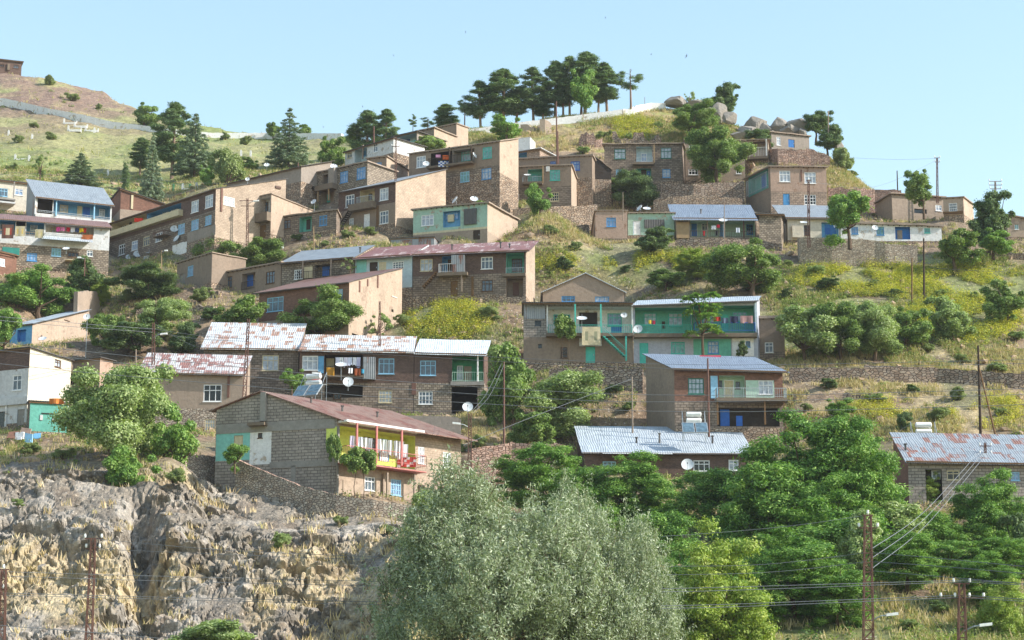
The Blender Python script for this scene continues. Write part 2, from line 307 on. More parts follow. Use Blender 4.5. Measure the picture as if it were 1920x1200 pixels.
def win_parts(h, pl, r, frame, pane, depth=.12, label=None, style=None):
    k0, k1, z0, z1 = r; fm = M[FR[frame]]; W_, H_ = k1-k0, z1-z0; t = min(.09, W_*.1)
    mb = MB(); q = lambda a, b, c, d, o, th: mb.box(pl.pt(a, c, o-depth), pl.t*(b-a), Vector((0, 0, d-c)), pl.n*th, fm)
    q(k0, k0+t, z0, z1, .02, .07); q(k1-t, k1, z0, z1, .02, .07); q(k0+t, k1-t, z0, z0+t, .02, .07); q(k0+t, k1-t, z1-t, z1, .02, .07)
    nx = 3 if W_ > 1.15 else 2
    if style == 'bars': nx = 4
    zt = z0+H_*.66
    if H_ > .7: q(k0+t, k1-t, zt-t*.4, zt+t*.4, .02, .06)
    if style == 'bars': q(k0+t, k1-t, z0+H_*.33-t*.3, z0+H_*.33+t*.3, .02, .06)
    for i in range(1, nx):
        x = k0+W_*i/nx; q(x-t*.35, x+t*.35, z0+t, (z1 if style == 'bars' or nx == 3 and i != 1 or nx == 2 else z1)-t, .021, .06)
    q(k0-.06, k1+.06, z0-.07, z0-.005, depth+.005, .07) if depth < .3 else None
    o = part(mb, 'window', h)
    if label: o['label'] = label
    g = MB(); g.face([pl.pt(k0+t*.5, z0+t*.5, .03-depth), pl.pt(k1-t*.5, z0+t*.5, .03-depth), pl.pt(k1-t*.5, z1-t*.5, .03-depth), pl.pt(k0+t*.5, z1-t*.5, .03-depth)], M[PN[pane]])
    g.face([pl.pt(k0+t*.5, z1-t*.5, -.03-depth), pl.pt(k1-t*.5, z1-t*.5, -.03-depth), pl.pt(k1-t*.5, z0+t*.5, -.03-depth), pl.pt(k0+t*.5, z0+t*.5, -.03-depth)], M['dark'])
    g.build('pane', o, PO[h.name])
def door_parts(h, pl, r, col, depth=.12):
    k0, k1, z0, z1 = r; m_ = M[col]; mb = MB(); t = .08
    mb.box(pl.pt(k0, z0, -depth), pl.t*(k1-k0), Vector((0, 0, z1-z0)), pl.n*.05, m_)
    for i in range(2):
        for j in range(3):
            a = k0+(k1-k0)*(.12+.43*i); c = z0+(z1-z0)*(.06+.31*j)
            mb.box(pl.pt(a, c, .05-depth), pl.t*(k1-k0)*.33, Vector((0, 0, (z1-z0)*.25)), pl.n*.02, m_)
    o = part(mb, 'door', h)
    f = MB(); fr = M['fw'] if col != 'fw' else M['fb']
    f.box(pl.pt(k0-.06, z0, -depth), pl.t*.06, Vector((0, 0, z1-z0+.06)), pl.n*.09, fr); f.box(pl.pt(k1, z0, -depth), pl.t*.06, Vector((0, 0, z1-z0+.06)), pl.n*.09, fr); f.box(pl.pt(k0, z1, -depth), pl.t*(k1-k0), Vector((0, 0, .06)), pl.n*.09, fr)
    f.build('frame', o, PO[h.name])
    g = MB(); kk = k0+(k1-k0)*.82; g.box(pl.pt(kk, z0+(z1-z0)*.45, .07-depth), pl.t*.06, Vector((0, 0, .16)), pl.n*.04, M['steel']); g.build('handle', o, PO[h.name])
def railing(h, P, Q, z, hh, mat, step=.22, diag=False, ends=None):
    """railing from P to Q (world xy), floor level z"""
    mb = MB(); P = Vector((P[0], P[1], z)); Q = Vector((Q[0], Q[1], z)); L = (Q-P).length; n = max(2, int(L/step)); up = Vector((0, 0, hh))
    segs = [(P, Q)]+(ends or [])
    for (a, b) in segs:
        L = (b-a).length; n = max(1, int(L/step))
        mb.bar(a+up, b+up, .035, mat); mb.bar(a+up*.12, b+up*.12, .025, mat)
        for i in range(n+1):
            c = a.lerp(b, i/n); mb.bar(c, c+up, .018 if i % 6 else .032, mat)
    return part(mb, 'railing', h)
def bilerp(c, s, t):
    A, B, C, D = c; return A*(1-s)*(1-t)+B*s*(1-t)+C*s*t+D*(1-s)*t
def roof_slab(mb, c, mat, over=(.35, .35, .35, .35), th=.08, rough=0., edge=None, nx=None, ny=None, seed=0):
    """c: corners A B C D (front-left, front-right, back-right, back-left); over: front,right,back,left overhang in metres"""
    A, B, C, D = c; w1 = (B-A).length; d1 = (D-A).length; w1 = max(w1, .5); d1 = max(d1, .5)
    s0, s1, t0, t1 = -over[3]/w1, 1+over[1]/w1, -over[0]/d1, 1+over[2]/d1
    nx = nx or max(1, int(w1/.8)); ny = ny or max(1, int(d1/1.2)); G = {}
    for i in range(nx+1):
        for j in range(ny+1):
            p = bilerp(c, s0+(s1-s0)*i/nx, t0+(t1-t0)*j/ny)
            r = noise.noise_vector(p*.8+Vector((seed, 0, 0)))*rough+noise.noise_vector(p*3.1)*rough*.5; r.z *= 1.0 if rough < .07 else .9
            G[i, j] = p+r
    up = Vector((0, 0, th)); em = edge or mat
    for i in range(nx):
        for j in range(ny):
            q = [G[i, j], G[i+1, j], G[i+1, j+1], G[i, j+1]]; mb.face([p+up for p in q], mat); mb.face(list(reversed(q)), em)
    for i in range(nx):
        mb.face([G[i, 0], G[i+1, 0], G[i+1, 0]+up, G[i, 0]+up], em); mb.face([G[i+1, ny], G[i, ny], G[i, ny]+up, G[i+1, ny]+up], em)
    for j in range(ny):
        mb.face([G[nx, j], G[nx, j+1], G[nx, j+1]+up, G[nx, j]+up], em); mb.face([G[0, j+1], G[0, j], G[0, j]+up, G[0, j+1]+up], em)
def wall_face(mb, pl, zb, z0, z1, bands, holes, W=None, mats_out=None, apex=None):
    """wall with openings; bands: [(z_top_of_band, mat), ...] from the bottom up"""
    W = W or pl.W; zt = min(z0, z1); ks = {0, W}; zs = {zb, zt}; hs = []
    for (a, b, c, d, dep) in holes:
        a, b = max(.04, a), min(W-.04, b); c, d = max(zb+.05, c), min(zt-.02, d)
        if b-a > .1 and d-c > .1: hs.append((a, b, c, d, dep)); ks |= {a, b}; zs |= {c, d}
    for zz, _ in bands[:-1]:
        if zb < zz < zt: zs.add(zz)
    ks, zs = sorted(ks), sorted(zs)
    def bm(z):
        for zz, m_ in bands:
            if z < zz: return m_
        return bands[-1][1]
    for i in range(len(ks)-1):
        for j in range(len(zs)-1):
            a, b, c, d = ks[i], ks[i+1], zs[j], zs[j+1]; mk, mz = (a+b)/2, (c+d)/2
            if b-a < 1e-4 or d-c < 1e-4 or any(h[0] < mk < h[1] and h[2] < mz < h[3] for h in hs): continue
            mb.face([pl.pt(a, c), pl.pt(b, c), pl.pt(b, d), pl.pt(a, d)], bm(mz))
    top = bands[-1][1]
    if apex: mb.face([pl.pt(0, z0), pl.pt(W, z1), pl.pt(*apex)] if abs(z0-z1) < 1e-4 else [pl.pt(0, zt), pl.pt(W, zt)]+([pl.pt(W, z1)] if z1 > z0 else [])+[pl.pt(*apex)]+([pl.pt(0, z0)] if z0 > z1 else []), top)
    elif abs(z0-z1) > 1e-3: mb.face([pl.pt(0, zt), pl.pt(W, zt), pl.pt(W, z1) if z1 > z0 else pl.pt(0, z0)], top)
    for (a, b, c, d, dep) in hs:
        if dep > .3: continue
        m_ = bm((c+d)/2)
        mb.face([pl.pt(a, c), pl.pt(a, d), pl.pt(a, d, -dep), pl.pt(a, c, -dep)][::-1], m_); mb.face([pl.pt(b, c), pl.pt(b, d), pl.pt(b, d, -dep), pl.pt(b, c, -dep)], m_)
        mb.face([pl.pt(a, c), pl.pt(b, c), pl.pt(b, c, -dep), pl.pt(a, c, -dep)][::-1], m_); mb.face([pl.pt(a, d), pl.pt(b, d), pl.pt(b, d, -dep), pl.pt(a, d, -dep)], m_)
    return hs
def do_ops(h, H, pl, ops, holes, base=0.):
    later = []
    for op in ops:
        k = op[0]
        if k == 'w':
            r = pl.rect(*op[1:5]); holes.append((*r, .14)) if base == 0 else None
            win_parts(h, pl, r, op[5], op[6], .12 if base == 0 else -.02, style=op[7] if len(op) > 7 else None)
        elif k == 'd':
            r = pl.rect(*op[1:5]); holes.append((*r, .14)) if base == 0 else None
            door_parts(h, pl, r, op[5], .12 if base == 0 else -.01)
        elif k == 'h':    # dark opening
            r = pl.rect(*op[1:5]); holes.append((*r, .2)); mb = MB(); a, b, c, d = r
            mb.face([pl.pt(a, c, -.2), pl.pt(b, c, -.2), pl.pt(b, d, -.2), pl.pt(a, d, -.2)], M['pd']); part(mb, 'vent_opening', h)
        elif k == 'n':
            a, b, c, d = pl.rect(*op[1:5]); a, b = max(.05, a), min(pl.W-.05, b); d = min(d, pl.zmax); dep = op[5]; m_ = M[op[6]]; holes.append((a, b, c, d, dep)); mb = MB()
            mb.face([pl.pt(a, c, -dep), pl.pt(b, c, -dep), pl.pt(b, d, -dep), pl.pt(a, d, -dep)], m_)
            mb.face([pl.pt(a, c), pl.pt(a, c, -dep), pl.pt(a, d, -dep), pl.pt(a, d)], m_); mb.face([pl.pt(b, c), pl.pt(b, d), pl.pt(b, d, -dep), pl.pt(b, c, -dep)], m_)
            mb.face([pl.pt(a, c), pl.pt(b, c), pl.pt(b, c, -dep), pl.pt(a, c, -dep)], M['conc']); mb.face([pl.pt(a, d), pl.pt(a, d, -dep), pl.pt(b, d, -dep), pl.pt(b, d)], m_)
            part(mb, 'loggia', h); do_ops(h, H, pl.shifted(dep), op[7] if len(op) > 7 else [], [], 1)
        elif k == 'r':    # railing at wall line: x0,y_top,x1,y_bottom, mat, out
            a, b, c, d = pl.rect(*op[1:5]); out = op[6] if len(op) > 6 else .03
            A_, B_ = pl.pt(a, c, out), pl.pt(b, c, out); ends = [(pl.pt(a, c, 0), A_), (B_, pl.pt(b, c, 0))] if out > .2 else None
            railing(h, A_, B_, c, d-c, M[op[5]], ends=ends)
        elif k == 's':    # balcony slab: x0,ytop,x1,ybot,out,mat
            a, b, c, d = pl.rect(*op[1:5]); mb = MB(); mb.box(pl.pt(a, c, .003), pl.t*(b-a), Vector((0, 0, d-c)), pl.n*op[5], M[op[6]]); part(mb, 'balcony_slab', h)
        elif k == 'p':    # post: x,ytop,ybot,out,mat
            a, z1 = pl.hit(op[1], op[2]); _, z0 = pl.hit(op[1], op[3]); mb = MB(); mb.box(pl.pt(a-.08, z0, op[4]-.08), pl.t*.16, Vector((0, 0, z1-z0)), pl.n*.16, M[op[5]]); part(mb, 'post', h)
        elif k == 'x' and op[7] in ('painted_panel', 'plaster_panel', 'brick_band', 'plaster_patch') and base == 0: later.append(op)
        elif k == 'x':    # slab patch proud of the wall: x0,y0,x1,y1,thickness,mat,name
            a, b, c, d = pl.rect(*op[1:5]); mb = MB(); mb.box(pl.pt(a, c, .004), pl.t*(b-a), Vector((0, 0, d-c)), pl.n*op[5], M[op[6]]); part(mb, op[7], h)
        elif k == 'a':    # awning: x0,ytop,x1,ybot,out,mat
            a, b, c, d = pl.rect(*op[1:5]); mb = MB(); roof_slab(mb, [pl.pt(a, c, op[5]), pl.pt(b, c, op[5]), pl.pt(b, d, .02), pl.pt(a, d, .02)], M[op[6]], (0, 0, 0, 0), .05, .02); part(mb, 'awning', h)
        elif k == 't':    # stair: x0,y0 (low) x1,y1 (high), out, width, mat
            a, z0 = pl.hit(op[1], op[2]); b, z1 = pl.hit(op[3], op[4]); mb = MB(); n = max(4, int(abs(z1-z0)/.22)); o_, w_ = op[5], op[6]
            for i in range(n):
                f = (i+.5)/n; kk = a+(b-a)*f; zz = z0+(z1-z0)*f; mb.box(pl.pt(kk-.15, zz, o_), pl.t*.3, Vector((0, 0, .06)), pl.n*w_, M[op[7]])
            for o2 in (o_, o_+w_): mb.bar(pl.pt(a, z0, o2), pl.pt(b, z1, o2), .05, M[op[7]]); mb.bar(pl.pt(a, z0+.9, o2), pl.pt(b, z1+.9, o2), .03, M[op[7]])
            part(mb, 'staircase', h)
    for op in later:
        a, b, c, d = pl.rect(*op[1:5]); q = pl.shifted(-max(.012, op[5]*.5)); q.P0 = q.P0+q.t*a; d = min(d, pl.zmax); mb = MB()
        wall_face(mb, q, c, d, d, [(1e9, M[op[6]])], [(x[0]-a, x[1]-a, x[2], x[3], 1.) for x in holes if x[1] > a and x[0] < b and x[3] > c and x[2] < d], W=b-a); part(mb, op[7], h)
def house(name, label, TL, TR, yb, wall, D=None, dd=0., side=None, dep=6., yC=None, yaw=None, roof='earth', over=.35, bands=None, ops=(), sops=(), lops=(), cat='house', th=None, gable=None, drop=5.5, found='rubble', rough=None, pipes=(), swall=None, lwall=None, pad=True, back=None, group=None):
    Da = (D if D is not None else lookD(TL[0], yb))+dd; A = at(*TL, Da); u1, e1 = ray(*TR)
    if yaw is None:
        D1 = A.z/e1; B = Vector((u1*D1, D1, A.z))
    else:
        c, s = math.cos(R(yaw)), -math.sin(R(yaw)); k = (u1*Da-A.x)/(c-u1*s); B = Vector((A.x+c*k, Da+s*k, 0)); B.z = e1*B.y
    pf = Plane(A, B); zb = (ray(TL[0], yb)[1])*Da; m_ = -pf.n
    yawd = math.degrees(math.atan2(-pf.t.y, pf.t.x))
    if abs(yawd) > 60 or pf.W > 45: print('WARN house', label, 'yaw %.0f W %.1f' % (yawd, pf.W))
    if side:
        sd, sx = side; us, _ = ray(sx, (TR if sd == 'R' else TL)[1]); P = B if sd == 'R' else A
        den = m_.x-us*m_.y; k = (us*P.y-P.x)/den if abs(den) > 1e-4 else -1
        sk = not 1.5 < k < 16; dep = k
        if sk:
            dep = 6.5 if sd == 'L' else 4.; Y_ = P.y+dep; m_ = Vector((us*Y_-P.x, dep, 0)); m_.normalize(); dep = math.hypot(us*Y_-P.x, dep)
    C = B+m_*dep; Dd = A+m_*dep
    if yC is not None:
        P = (C if not side or side[0] == 'R' else Dd); xx = side[1] if side else TR[0]; z = ray(xx, yC)[1]*P.y
        rise = z-(B.z if (not side or side[0] == 'R') else A.z); C.z = B.z+rise; Dd.z = A.z+rise
    else: rise = 0
    top = min(A.z, B.z, C.z, Dd.z)
    h = empty(name, Vector(((A.x+B.x+C.x+Dd.x)/4, (A.y+B.y+C.y+Dd.y)/4, zb)), label, cat, group)
    PADS.append(([Vector((p.x, p.y)) for p in (A, B, C, Dd)], zb)); CTRL.append((A.x, A.y, zb)); CTRL.append((B.x, B.y, zb))
    zf = zb-drop; bd = [(zb, M[found])]+[(pf.hit(TL[0], y)[1], M[m]) for y, m in sorted(bands or [], key=lambda q: -q[0])]+[(1e9, M[wall])]
    H = dict(A=A, B=B, C=C, D=Dd, zb=zb, pf=pf, Da=Da, e=h, D1=B.y)
    pf.zmax = min(A.z, B.z)-.03
    fh = []; do_ops(h, H, pf, ops, fh); apex = None
    if gable: apex = pf.hit(*gable)
    mb = MB(); wall_face(mb, pf, zf, A.z, B.z, bd, fh, apex=apex); part(mb, 'wall', h)
    pr = Plane(B, C); pr.zmax = min(B.z, C.z)-.03; rh = []; do_ops(h, H, pr, sops, rh) if side and side[0] == 'R' else None
    bds = bd if swall is None else [(zb-.3, M[found]), (1e9, M[swall])]
    mb = MB(); wall_face(mb, pr, zf, B.z, C.z, bds, rh); part(mb, 'wall', h)
    pb = Plane(C, Dd); mb = MB(); wall_face(mb, pb, zf, C.z, Dd.z, bds, [], apex=(pf.W-apex[0], apex[1]) if apex else None); part(mb, 'wall', h)
    pl_ = Plane(Dd, A); pl_.zmax = min(Dd.z, A.z)-.03; lh = []; do_ops(h, H, pl_, lops, lh)
    mb = MB(); wall_face(mb, pl_, zf, Dd.z, A.z, bd if lwall is None else [(zb-.3, M[found]), (1e9, M[lwall])], lh); part(mb, 'wall', h)
    mb = MB(); sd_ = (hash(label) if 0 else sum(map(ord, label))) % 97
    if apex:
        pk = pf.pt(*apex); pkb = pk+m_*dep; o = over
        roof_slab(mb, [A.copy(), pk, pkb, Dd.copy()], M[roof], (o, 0, o, o), .08, .02); roof_slab(mb, [pk, B.copy(), C.copy(), pkb], M[roof], (o, o, o, 0), .08, .02)
    elif roof == 'earth':
        ov = over if isinstance(over, tuple) else (over,)*4
        roof_slab(mb, [A, B, C, Dd], M['earthroof'], ov, th or .3, .07 if rough is None else rough, M['mud2'], seed=sd_)
        # poplar rafters showing under the eaves
        n = max(2, int(pf.W/.7))
        for i in range(n):
            p = A.lerp(B, (i+.5)/n); mb.bar(p+pf.n*(ov[0]-.02)+Vector((0, 0, -.07)), p-pf.n*.3+Vector((0, 0, -.07)), .06, M['darkwood'])
    else:
        ov = over if isinstance(over, tuple) else (over,)*4
        roof_slab(mb, [A, B, C, Dd], M[roof], ov, th or .07, .03 if rough is None else rough, M['darkroof'] if roof not in ('whiteroof', 'whiterust') else None, seed=sd_)
        e0, e1_ = A+pf.n*(ov[0]-.12)-pf.t*(ov[3]-.05)-Vector((0, 0, .16)), B+pf.n*(ov[0]-.12)+pf.t*(ov[1]-.05)-Vector((0, 0, .16))
        if rise > -.2: mb.box(e0-Vector((0, 0, 0.02)), e1_-e0, pf.n*.05, Vector((0, 0, .12)), M['wood'])
    ro = part(mb, 'roof', h)
    for (px, y0, y1) in pipes:
        # stove pipe standing on the roof surface near the front third
        kk, _ = pf.hit(px, TL[1]); f = .35; base = bilerp([A, B, C, Dd], min(.98, max(.02, kk/pf.W)), f); hh = abs(y1-y0)/F*base.y
        mb = MB(); mb.tube([base-Vector((0, 0, .1)), base+Vector((0, 0, hh))], [.09, .09], M['darkroof'], 8); mb.tube([base+Vector((0, 0, hh)), base+Vector((0, 0, hh+.12))], [.15, .15], M['darkroof'], 8)
        mb.build('chimney', ro, PO[h.name])
    H['roof'] = ro; H['label'] = label; HO.append(H); return H
# ------------------------------------------------------------------ the houses (positions surveyed from the photo, built in metres)
hs = house
# far left slope
hs('hilltop_building', 'small brown stone building on the bare hilltop at far left', (-22, 109), (41, 116), 138, 'brick', D=450, dep=8, over=.4, roof='darkroof', ops=[('w', -2, 119, 8, 126, 'n', 'd'), ('w', 25, 121, 35, 129, 'n', 'm'), ('x', 14, 120, 18, 132, .3, 'slab', 'buttress')], pad=True)
A1 = hs('terrace_house', 'pale house with grey metal roof cut by the left edge, above the rusty roof', (-40, 334), (52, 344), 388, 'cream', dep=7, yC=None, roof='grey', ops=[('w', -4, 352, 14, 369, 'l', 'm'), ('w', 28, 353, 43, 367, 'w', 'b'), ('s', -30, 374, 26, 377, 1.2, 'conc'), ('x', -30, 377, 26, 386, 1.15, 'whitew', 'parapet'), ('p', 24, 345, 374, 1.1, 'conc')])
A2 = hs('terrace_house', 'house with bright blue balcony under a tall sloping grey roof at left', (68, 369), (210, 385), 414, 'whitew', yC=338, side=('L', 50), roof='grey', lwall='corr', over=(.5, .3, .3, .2), ops=[
 ('n', 71, 371, 98, 402, 1.6, 'darkwood'), ('n', 101, 373, 206, 412, 1.6, 'blue', [('w', 112, 384, 127, 399, 'e', 'c'), ('w', 186, 392, 196, 406, 'w', 'c'), ('x', 145, 386, 153, 411, .05, 'beige', 'door'), ('x', 156, 388, 168, 409, .05, 'fbl', 'door')]), ('r', 71, 394, 206, 412, 'steel', .1), ('p', 67, 372, 402, .05, 'white'), ('p', 106, 374, 405, .1, 'flb'), ('p', 177, 380, 411, .1, 'flb')])
A3 = hs('terrace_house', 'house with rusty roof and carpets aired on its balcony at far left', (-40, 408), (206, 427), 492, 'whitew', yC=417, dep=5, bands=[(452, 'stone2')], roof='brownroof', over=(.6, .3, .2, .3), ops=[
 ('n', -6, 411, 28, 440, 1.6, 'blue', [('w', 0, 420, 8, 432, 'w', 'm')]), ('n', 31, 411, 47, 440, 1.6, 'darkwood'), ('n', 50, 413, 82, 443, 1.6, 'blue', [('w', 57, 421, 70, 434, 'w', 'c')]),
 ('n', 86, 418, 176, 443, 1.6, 'white', [('w', 96, 426, 112, 440, 'e', 'c')]), ('r', -6, 431, 82, 443, 'lightwood', .1), ('r', 86, 436, 176, 446, 'white', .1), ('a', 77, 443, 172, 459, 1.3, 'lightgrey'),
 ('w', 51, 474, 69, 490, 'b', 'b'), ('w', 97, 465, 114, 481, 'l', 't'), ('w', 127, 472, 148, 483, 'n', 'd'), ('s', 122, 489, 152, 492, 1.0, 'beige'), ('x', 5, 463, 36, 481, .06, 'shop', 'shop_front'), ('w', 163, 469, 174, 481, 'w', 'm')])
hs('outbuilding', 'low brick outbuilding with dark roof below the carpet house at left edge', (-30, 465), (27, 478), 508, 'redbrick', yC=None, dep=5, roof='darkroof', over=.5, ops=[('w', -8, 482, 9, 500, 'w', 'c')], side=('R', 44))
R1 = hs('brick_house', 'windowless red brick gable rising behind the long balcony row', (227, 354), (306, 382), 412, 'redbrick', yaw=-22, dep=7, roof='darkroof', over=.25, ops=[('x', 246, 366, 249, 392, .12, 'beige', 'downpipe')], bands=[(392, 'mud2')], D=292)
# long row
hs('row_house', 'dark grey low roof strip behind the sunlit peach wall', (425, 345), (565, 312), 372, 'greyplaster', D=286, dep=6, roof='darkroof', yC=303)
R2 = hs('row_house', 'long three storey row with beige and blue overhanging balconies', (206, 419), (405, 354), 500, 'brick', side=('R', 536), yC=336, roof='darkroof', over=(.3, .15, .2, .3), swall='blockcream', D=278, bands=[(495, 'stone'), (455, 'stone')], ops=[
 ('n', 209, 421, 273, 427, 1.3, 'beige', [('w', 227, 424, 238, 434, 'e', 'm'), ('x', 243, 411, 247, 421, .05, 'darkwood', 'cabinet')]), ('n', 276, 401, 339, 404, 1.3, 'blue', [('w', 306, 398, 316, 405, 'w', 'c'), ('w', 322, 392, 333, 401, 'w', 'c')]),
 ('x', 208, 437, 343, 405, .7, 'beige', 'balcony_parapet'),
 ('w', 359, 378, 372, 396, 'w', 'c'), ('w', 385, 368, 399, 387, 'w', 'c'), ('w', 223, 460, 234, 476, 'w', 'd'), ('w', 247, 453, 258, 467, 'w', 'b'), ('w', 269, 445, 280, 459, 'e', 'm'), ('w', 292, 438, 304, 451, 'w', 'm'),
 ('w', 334, 422, 346, 437, 'l', 'b'), ('w', 359, 414, 372, 429, 'l', 'b'), ('w', 385, 406, 396, 420, 'l', 'b'), ('w', 335, 456, 344, 468, 'w', 'm'), ('x', 324, 461, 350, 474, .05, 'white', 'panel'), ('w', 269, 481, 278, 493, 'w', 'c'), ('x', 352, 437, 404, 440, .05, 'greyplaster', 'plaster_patch'), ('s', 300, 448, 320, 441, 1.1, 'slab'), ('r', 300, 440, 320, 443, 'rust', 1.05)],
 sops=[('w', 420, 367, 440, 388, 'w', 'c', 'bars'), ('x', 516, 348, 526, 355, .12, 'brick', 'vent_cover'), ('x', 414, 352, 416, 397, .1, 'rust', 'downpipe')])
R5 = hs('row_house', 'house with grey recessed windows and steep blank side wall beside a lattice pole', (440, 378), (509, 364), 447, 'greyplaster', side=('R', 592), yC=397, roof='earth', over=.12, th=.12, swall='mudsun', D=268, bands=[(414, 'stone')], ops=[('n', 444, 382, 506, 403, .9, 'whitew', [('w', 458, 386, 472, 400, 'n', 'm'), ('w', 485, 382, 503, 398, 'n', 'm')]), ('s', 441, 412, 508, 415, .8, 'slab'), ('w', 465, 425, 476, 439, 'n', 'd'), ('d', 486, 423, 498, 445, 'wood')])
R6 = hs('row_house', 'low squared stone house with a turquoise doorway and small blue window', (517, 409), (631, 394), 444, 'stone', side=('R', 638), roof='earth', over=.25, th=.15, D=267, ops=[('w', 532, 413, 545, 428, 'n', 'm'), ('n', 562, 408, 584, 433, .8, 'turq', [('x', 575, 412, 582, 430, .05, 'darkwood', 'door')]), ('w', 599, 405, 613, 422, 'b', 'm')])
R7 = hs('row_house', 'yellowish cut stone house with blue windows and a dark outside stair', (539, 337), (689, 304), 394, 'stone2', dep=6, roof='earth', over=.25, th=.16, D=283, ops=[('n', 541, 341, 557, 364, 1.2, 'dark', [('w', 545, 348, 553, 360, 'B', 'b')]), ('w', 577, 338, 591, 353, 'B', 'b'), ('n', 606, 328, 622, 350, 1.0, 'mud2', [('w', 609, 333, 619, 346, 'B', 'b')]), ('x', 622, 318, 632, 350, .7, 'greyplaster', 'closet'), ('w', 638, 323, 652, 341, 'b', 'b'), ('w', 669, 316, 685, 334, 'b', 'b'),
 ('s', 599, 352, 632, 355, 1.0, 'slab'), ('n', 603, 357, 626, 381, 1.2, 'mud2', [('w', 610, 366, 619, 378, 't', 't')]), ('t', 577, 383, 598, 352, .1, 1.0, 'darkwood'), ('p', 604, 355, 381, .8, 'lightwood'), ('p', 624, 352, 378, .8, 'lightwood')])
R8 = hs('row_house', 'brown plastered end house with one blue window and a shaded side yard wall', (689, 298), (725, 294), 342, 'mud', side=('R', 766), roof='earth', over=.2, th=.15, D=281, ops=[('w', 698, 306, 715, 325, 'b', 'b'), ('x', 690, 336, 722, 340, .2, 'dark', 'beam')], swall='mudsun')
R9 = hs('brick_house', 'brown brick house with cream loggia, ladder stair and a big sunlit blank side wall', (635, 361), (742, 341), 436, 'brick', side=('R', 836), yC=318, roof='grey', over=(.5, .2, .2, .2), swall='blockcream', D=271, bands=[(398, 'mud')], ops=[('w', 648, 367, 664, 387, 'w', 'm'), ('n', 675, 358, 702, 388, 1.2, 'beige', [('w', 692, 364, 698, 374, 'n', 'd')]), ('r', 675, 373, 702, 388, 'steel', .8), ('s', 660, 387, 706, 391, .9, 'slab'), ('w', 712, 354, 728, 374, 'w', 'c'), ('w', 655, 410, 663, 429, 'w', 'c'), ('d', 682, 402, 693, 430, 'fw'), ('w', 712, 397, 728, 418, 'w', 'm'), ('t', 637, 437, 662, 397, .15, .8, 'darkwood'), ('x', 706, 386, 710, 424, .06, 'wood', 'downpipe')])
R10 = hs('row_house', 'pale whitewashed house with thin flat roof below the skyline pines', (647, 286), (738, 259), 312, 'whitew', dep=6, roof='darkroof', over=.3, D=292, ops=[('n', 665, 278, 688, 301, 1.2, 'paleblue', [('w', 682, 284, 687, 292, 'b', 'm')]), ('w', 700, 270, 708, 284, 'w', 'm'), ('p', 681, 272, 298, .05, 'pole'), ('w', 651, 287, 660, 295, 'e', 'm')])
R10b = hs('row_house', 'small house with open porch joined to the pale whitewashed house', (739, 257), (782, 247), 288, 'greyplaster', dep=6, roof='darkroof', over=.4, D=295, ops=[('n', 743, 258, 780, 281, 1.5, 'paleblue', [('w', 763, 262, 769, 274, 'B', 'm')]), ('p', 749, 259, 280, .05, 'white'), ('r', 743, 272, 780, 281, 'ft', .05)])
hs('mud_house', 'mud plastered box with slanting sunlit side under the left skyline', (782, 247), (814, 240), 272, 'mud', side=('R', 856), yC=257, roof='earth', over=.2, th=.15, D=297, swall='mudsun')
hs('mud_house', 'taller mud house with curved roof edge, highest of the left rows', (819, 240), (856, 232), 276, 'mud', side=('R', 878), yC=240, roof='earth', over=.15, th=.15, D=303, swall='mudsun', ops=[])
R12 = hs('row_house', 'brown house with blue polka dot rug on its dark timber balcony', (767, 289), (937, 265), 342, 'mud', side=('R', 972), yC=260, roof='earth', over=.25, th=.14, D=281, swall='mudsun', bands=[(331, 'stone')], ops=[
 ('w', 781, 294, 798, 313, 'w', 'c'), ('n', 808, 288, 848, 309, 1.5, 'dark'), ('n', 850, 283, 889, 304, 1.2, 'greyplaster', [('w', 866, 285, 884, 301, 't', 'c')]), ('r', 808, 301, 889, 306, 'darkwood', .9), ('s', 806, 316, 890, 308, 1.0, 'slab'),
 ('w', 905, 277, 922, 296, 't', 't'), ('w', 863, 323, 880, 340, 'l', 't'), ('w', 903, 317, 921, 335, 'b', 'c'), ('p', 848, 279, 308, .85, 'darkwood'), ('p', 889, 276, 304, .85, 'darkwood')])
hs('whitewashed_shed', 'bright whitewashed block behind the brown balcony house', (969, 260), (994, 258), 285, 'white', D=303, dep=3, roof='whiteroof', over=.05)
hs('shed', 'small stone shed with blue painted porch beside the whitewashed block', (961, 287), (1012, 279), 313, 'stonepink', D=296, dep=4, roof='whiteroof', over=.4, ops=[('n', 963, 289, 988, 309, 1.0, 'blue')])
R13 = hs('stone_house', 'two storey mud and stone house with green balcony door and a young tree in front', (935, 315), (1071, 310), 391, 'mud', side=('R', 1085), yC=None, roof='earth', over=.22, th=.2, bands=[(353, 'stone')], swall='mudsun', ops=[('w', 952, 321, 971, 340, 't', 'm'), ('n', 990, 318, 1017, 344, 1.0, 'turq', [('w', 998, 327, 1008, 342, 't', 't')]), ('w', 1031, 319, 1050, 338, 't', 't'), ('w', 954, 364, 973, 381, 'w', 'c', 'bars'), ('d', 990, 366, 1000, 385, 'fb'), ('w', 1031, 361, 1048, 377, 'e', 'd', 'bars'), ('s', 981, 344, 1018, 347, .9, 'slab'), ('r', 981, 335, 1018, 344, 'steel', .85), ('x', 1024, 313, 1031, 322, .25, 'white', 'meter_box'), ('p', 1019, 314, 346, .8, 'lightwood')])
hs('mud_house', 'low mud house with one bright blue window behind the green door house', (968, 299), (1110, 292), 339, 'mud', dep=5, roof='earth', over=.2, th=.2, D=291, ops=[('w', 1070, 303, 1087, 319, 'B', 'b'), ('w', 1032, 303, 1042, 312, 'B', 'b')], side=('R', 1120))
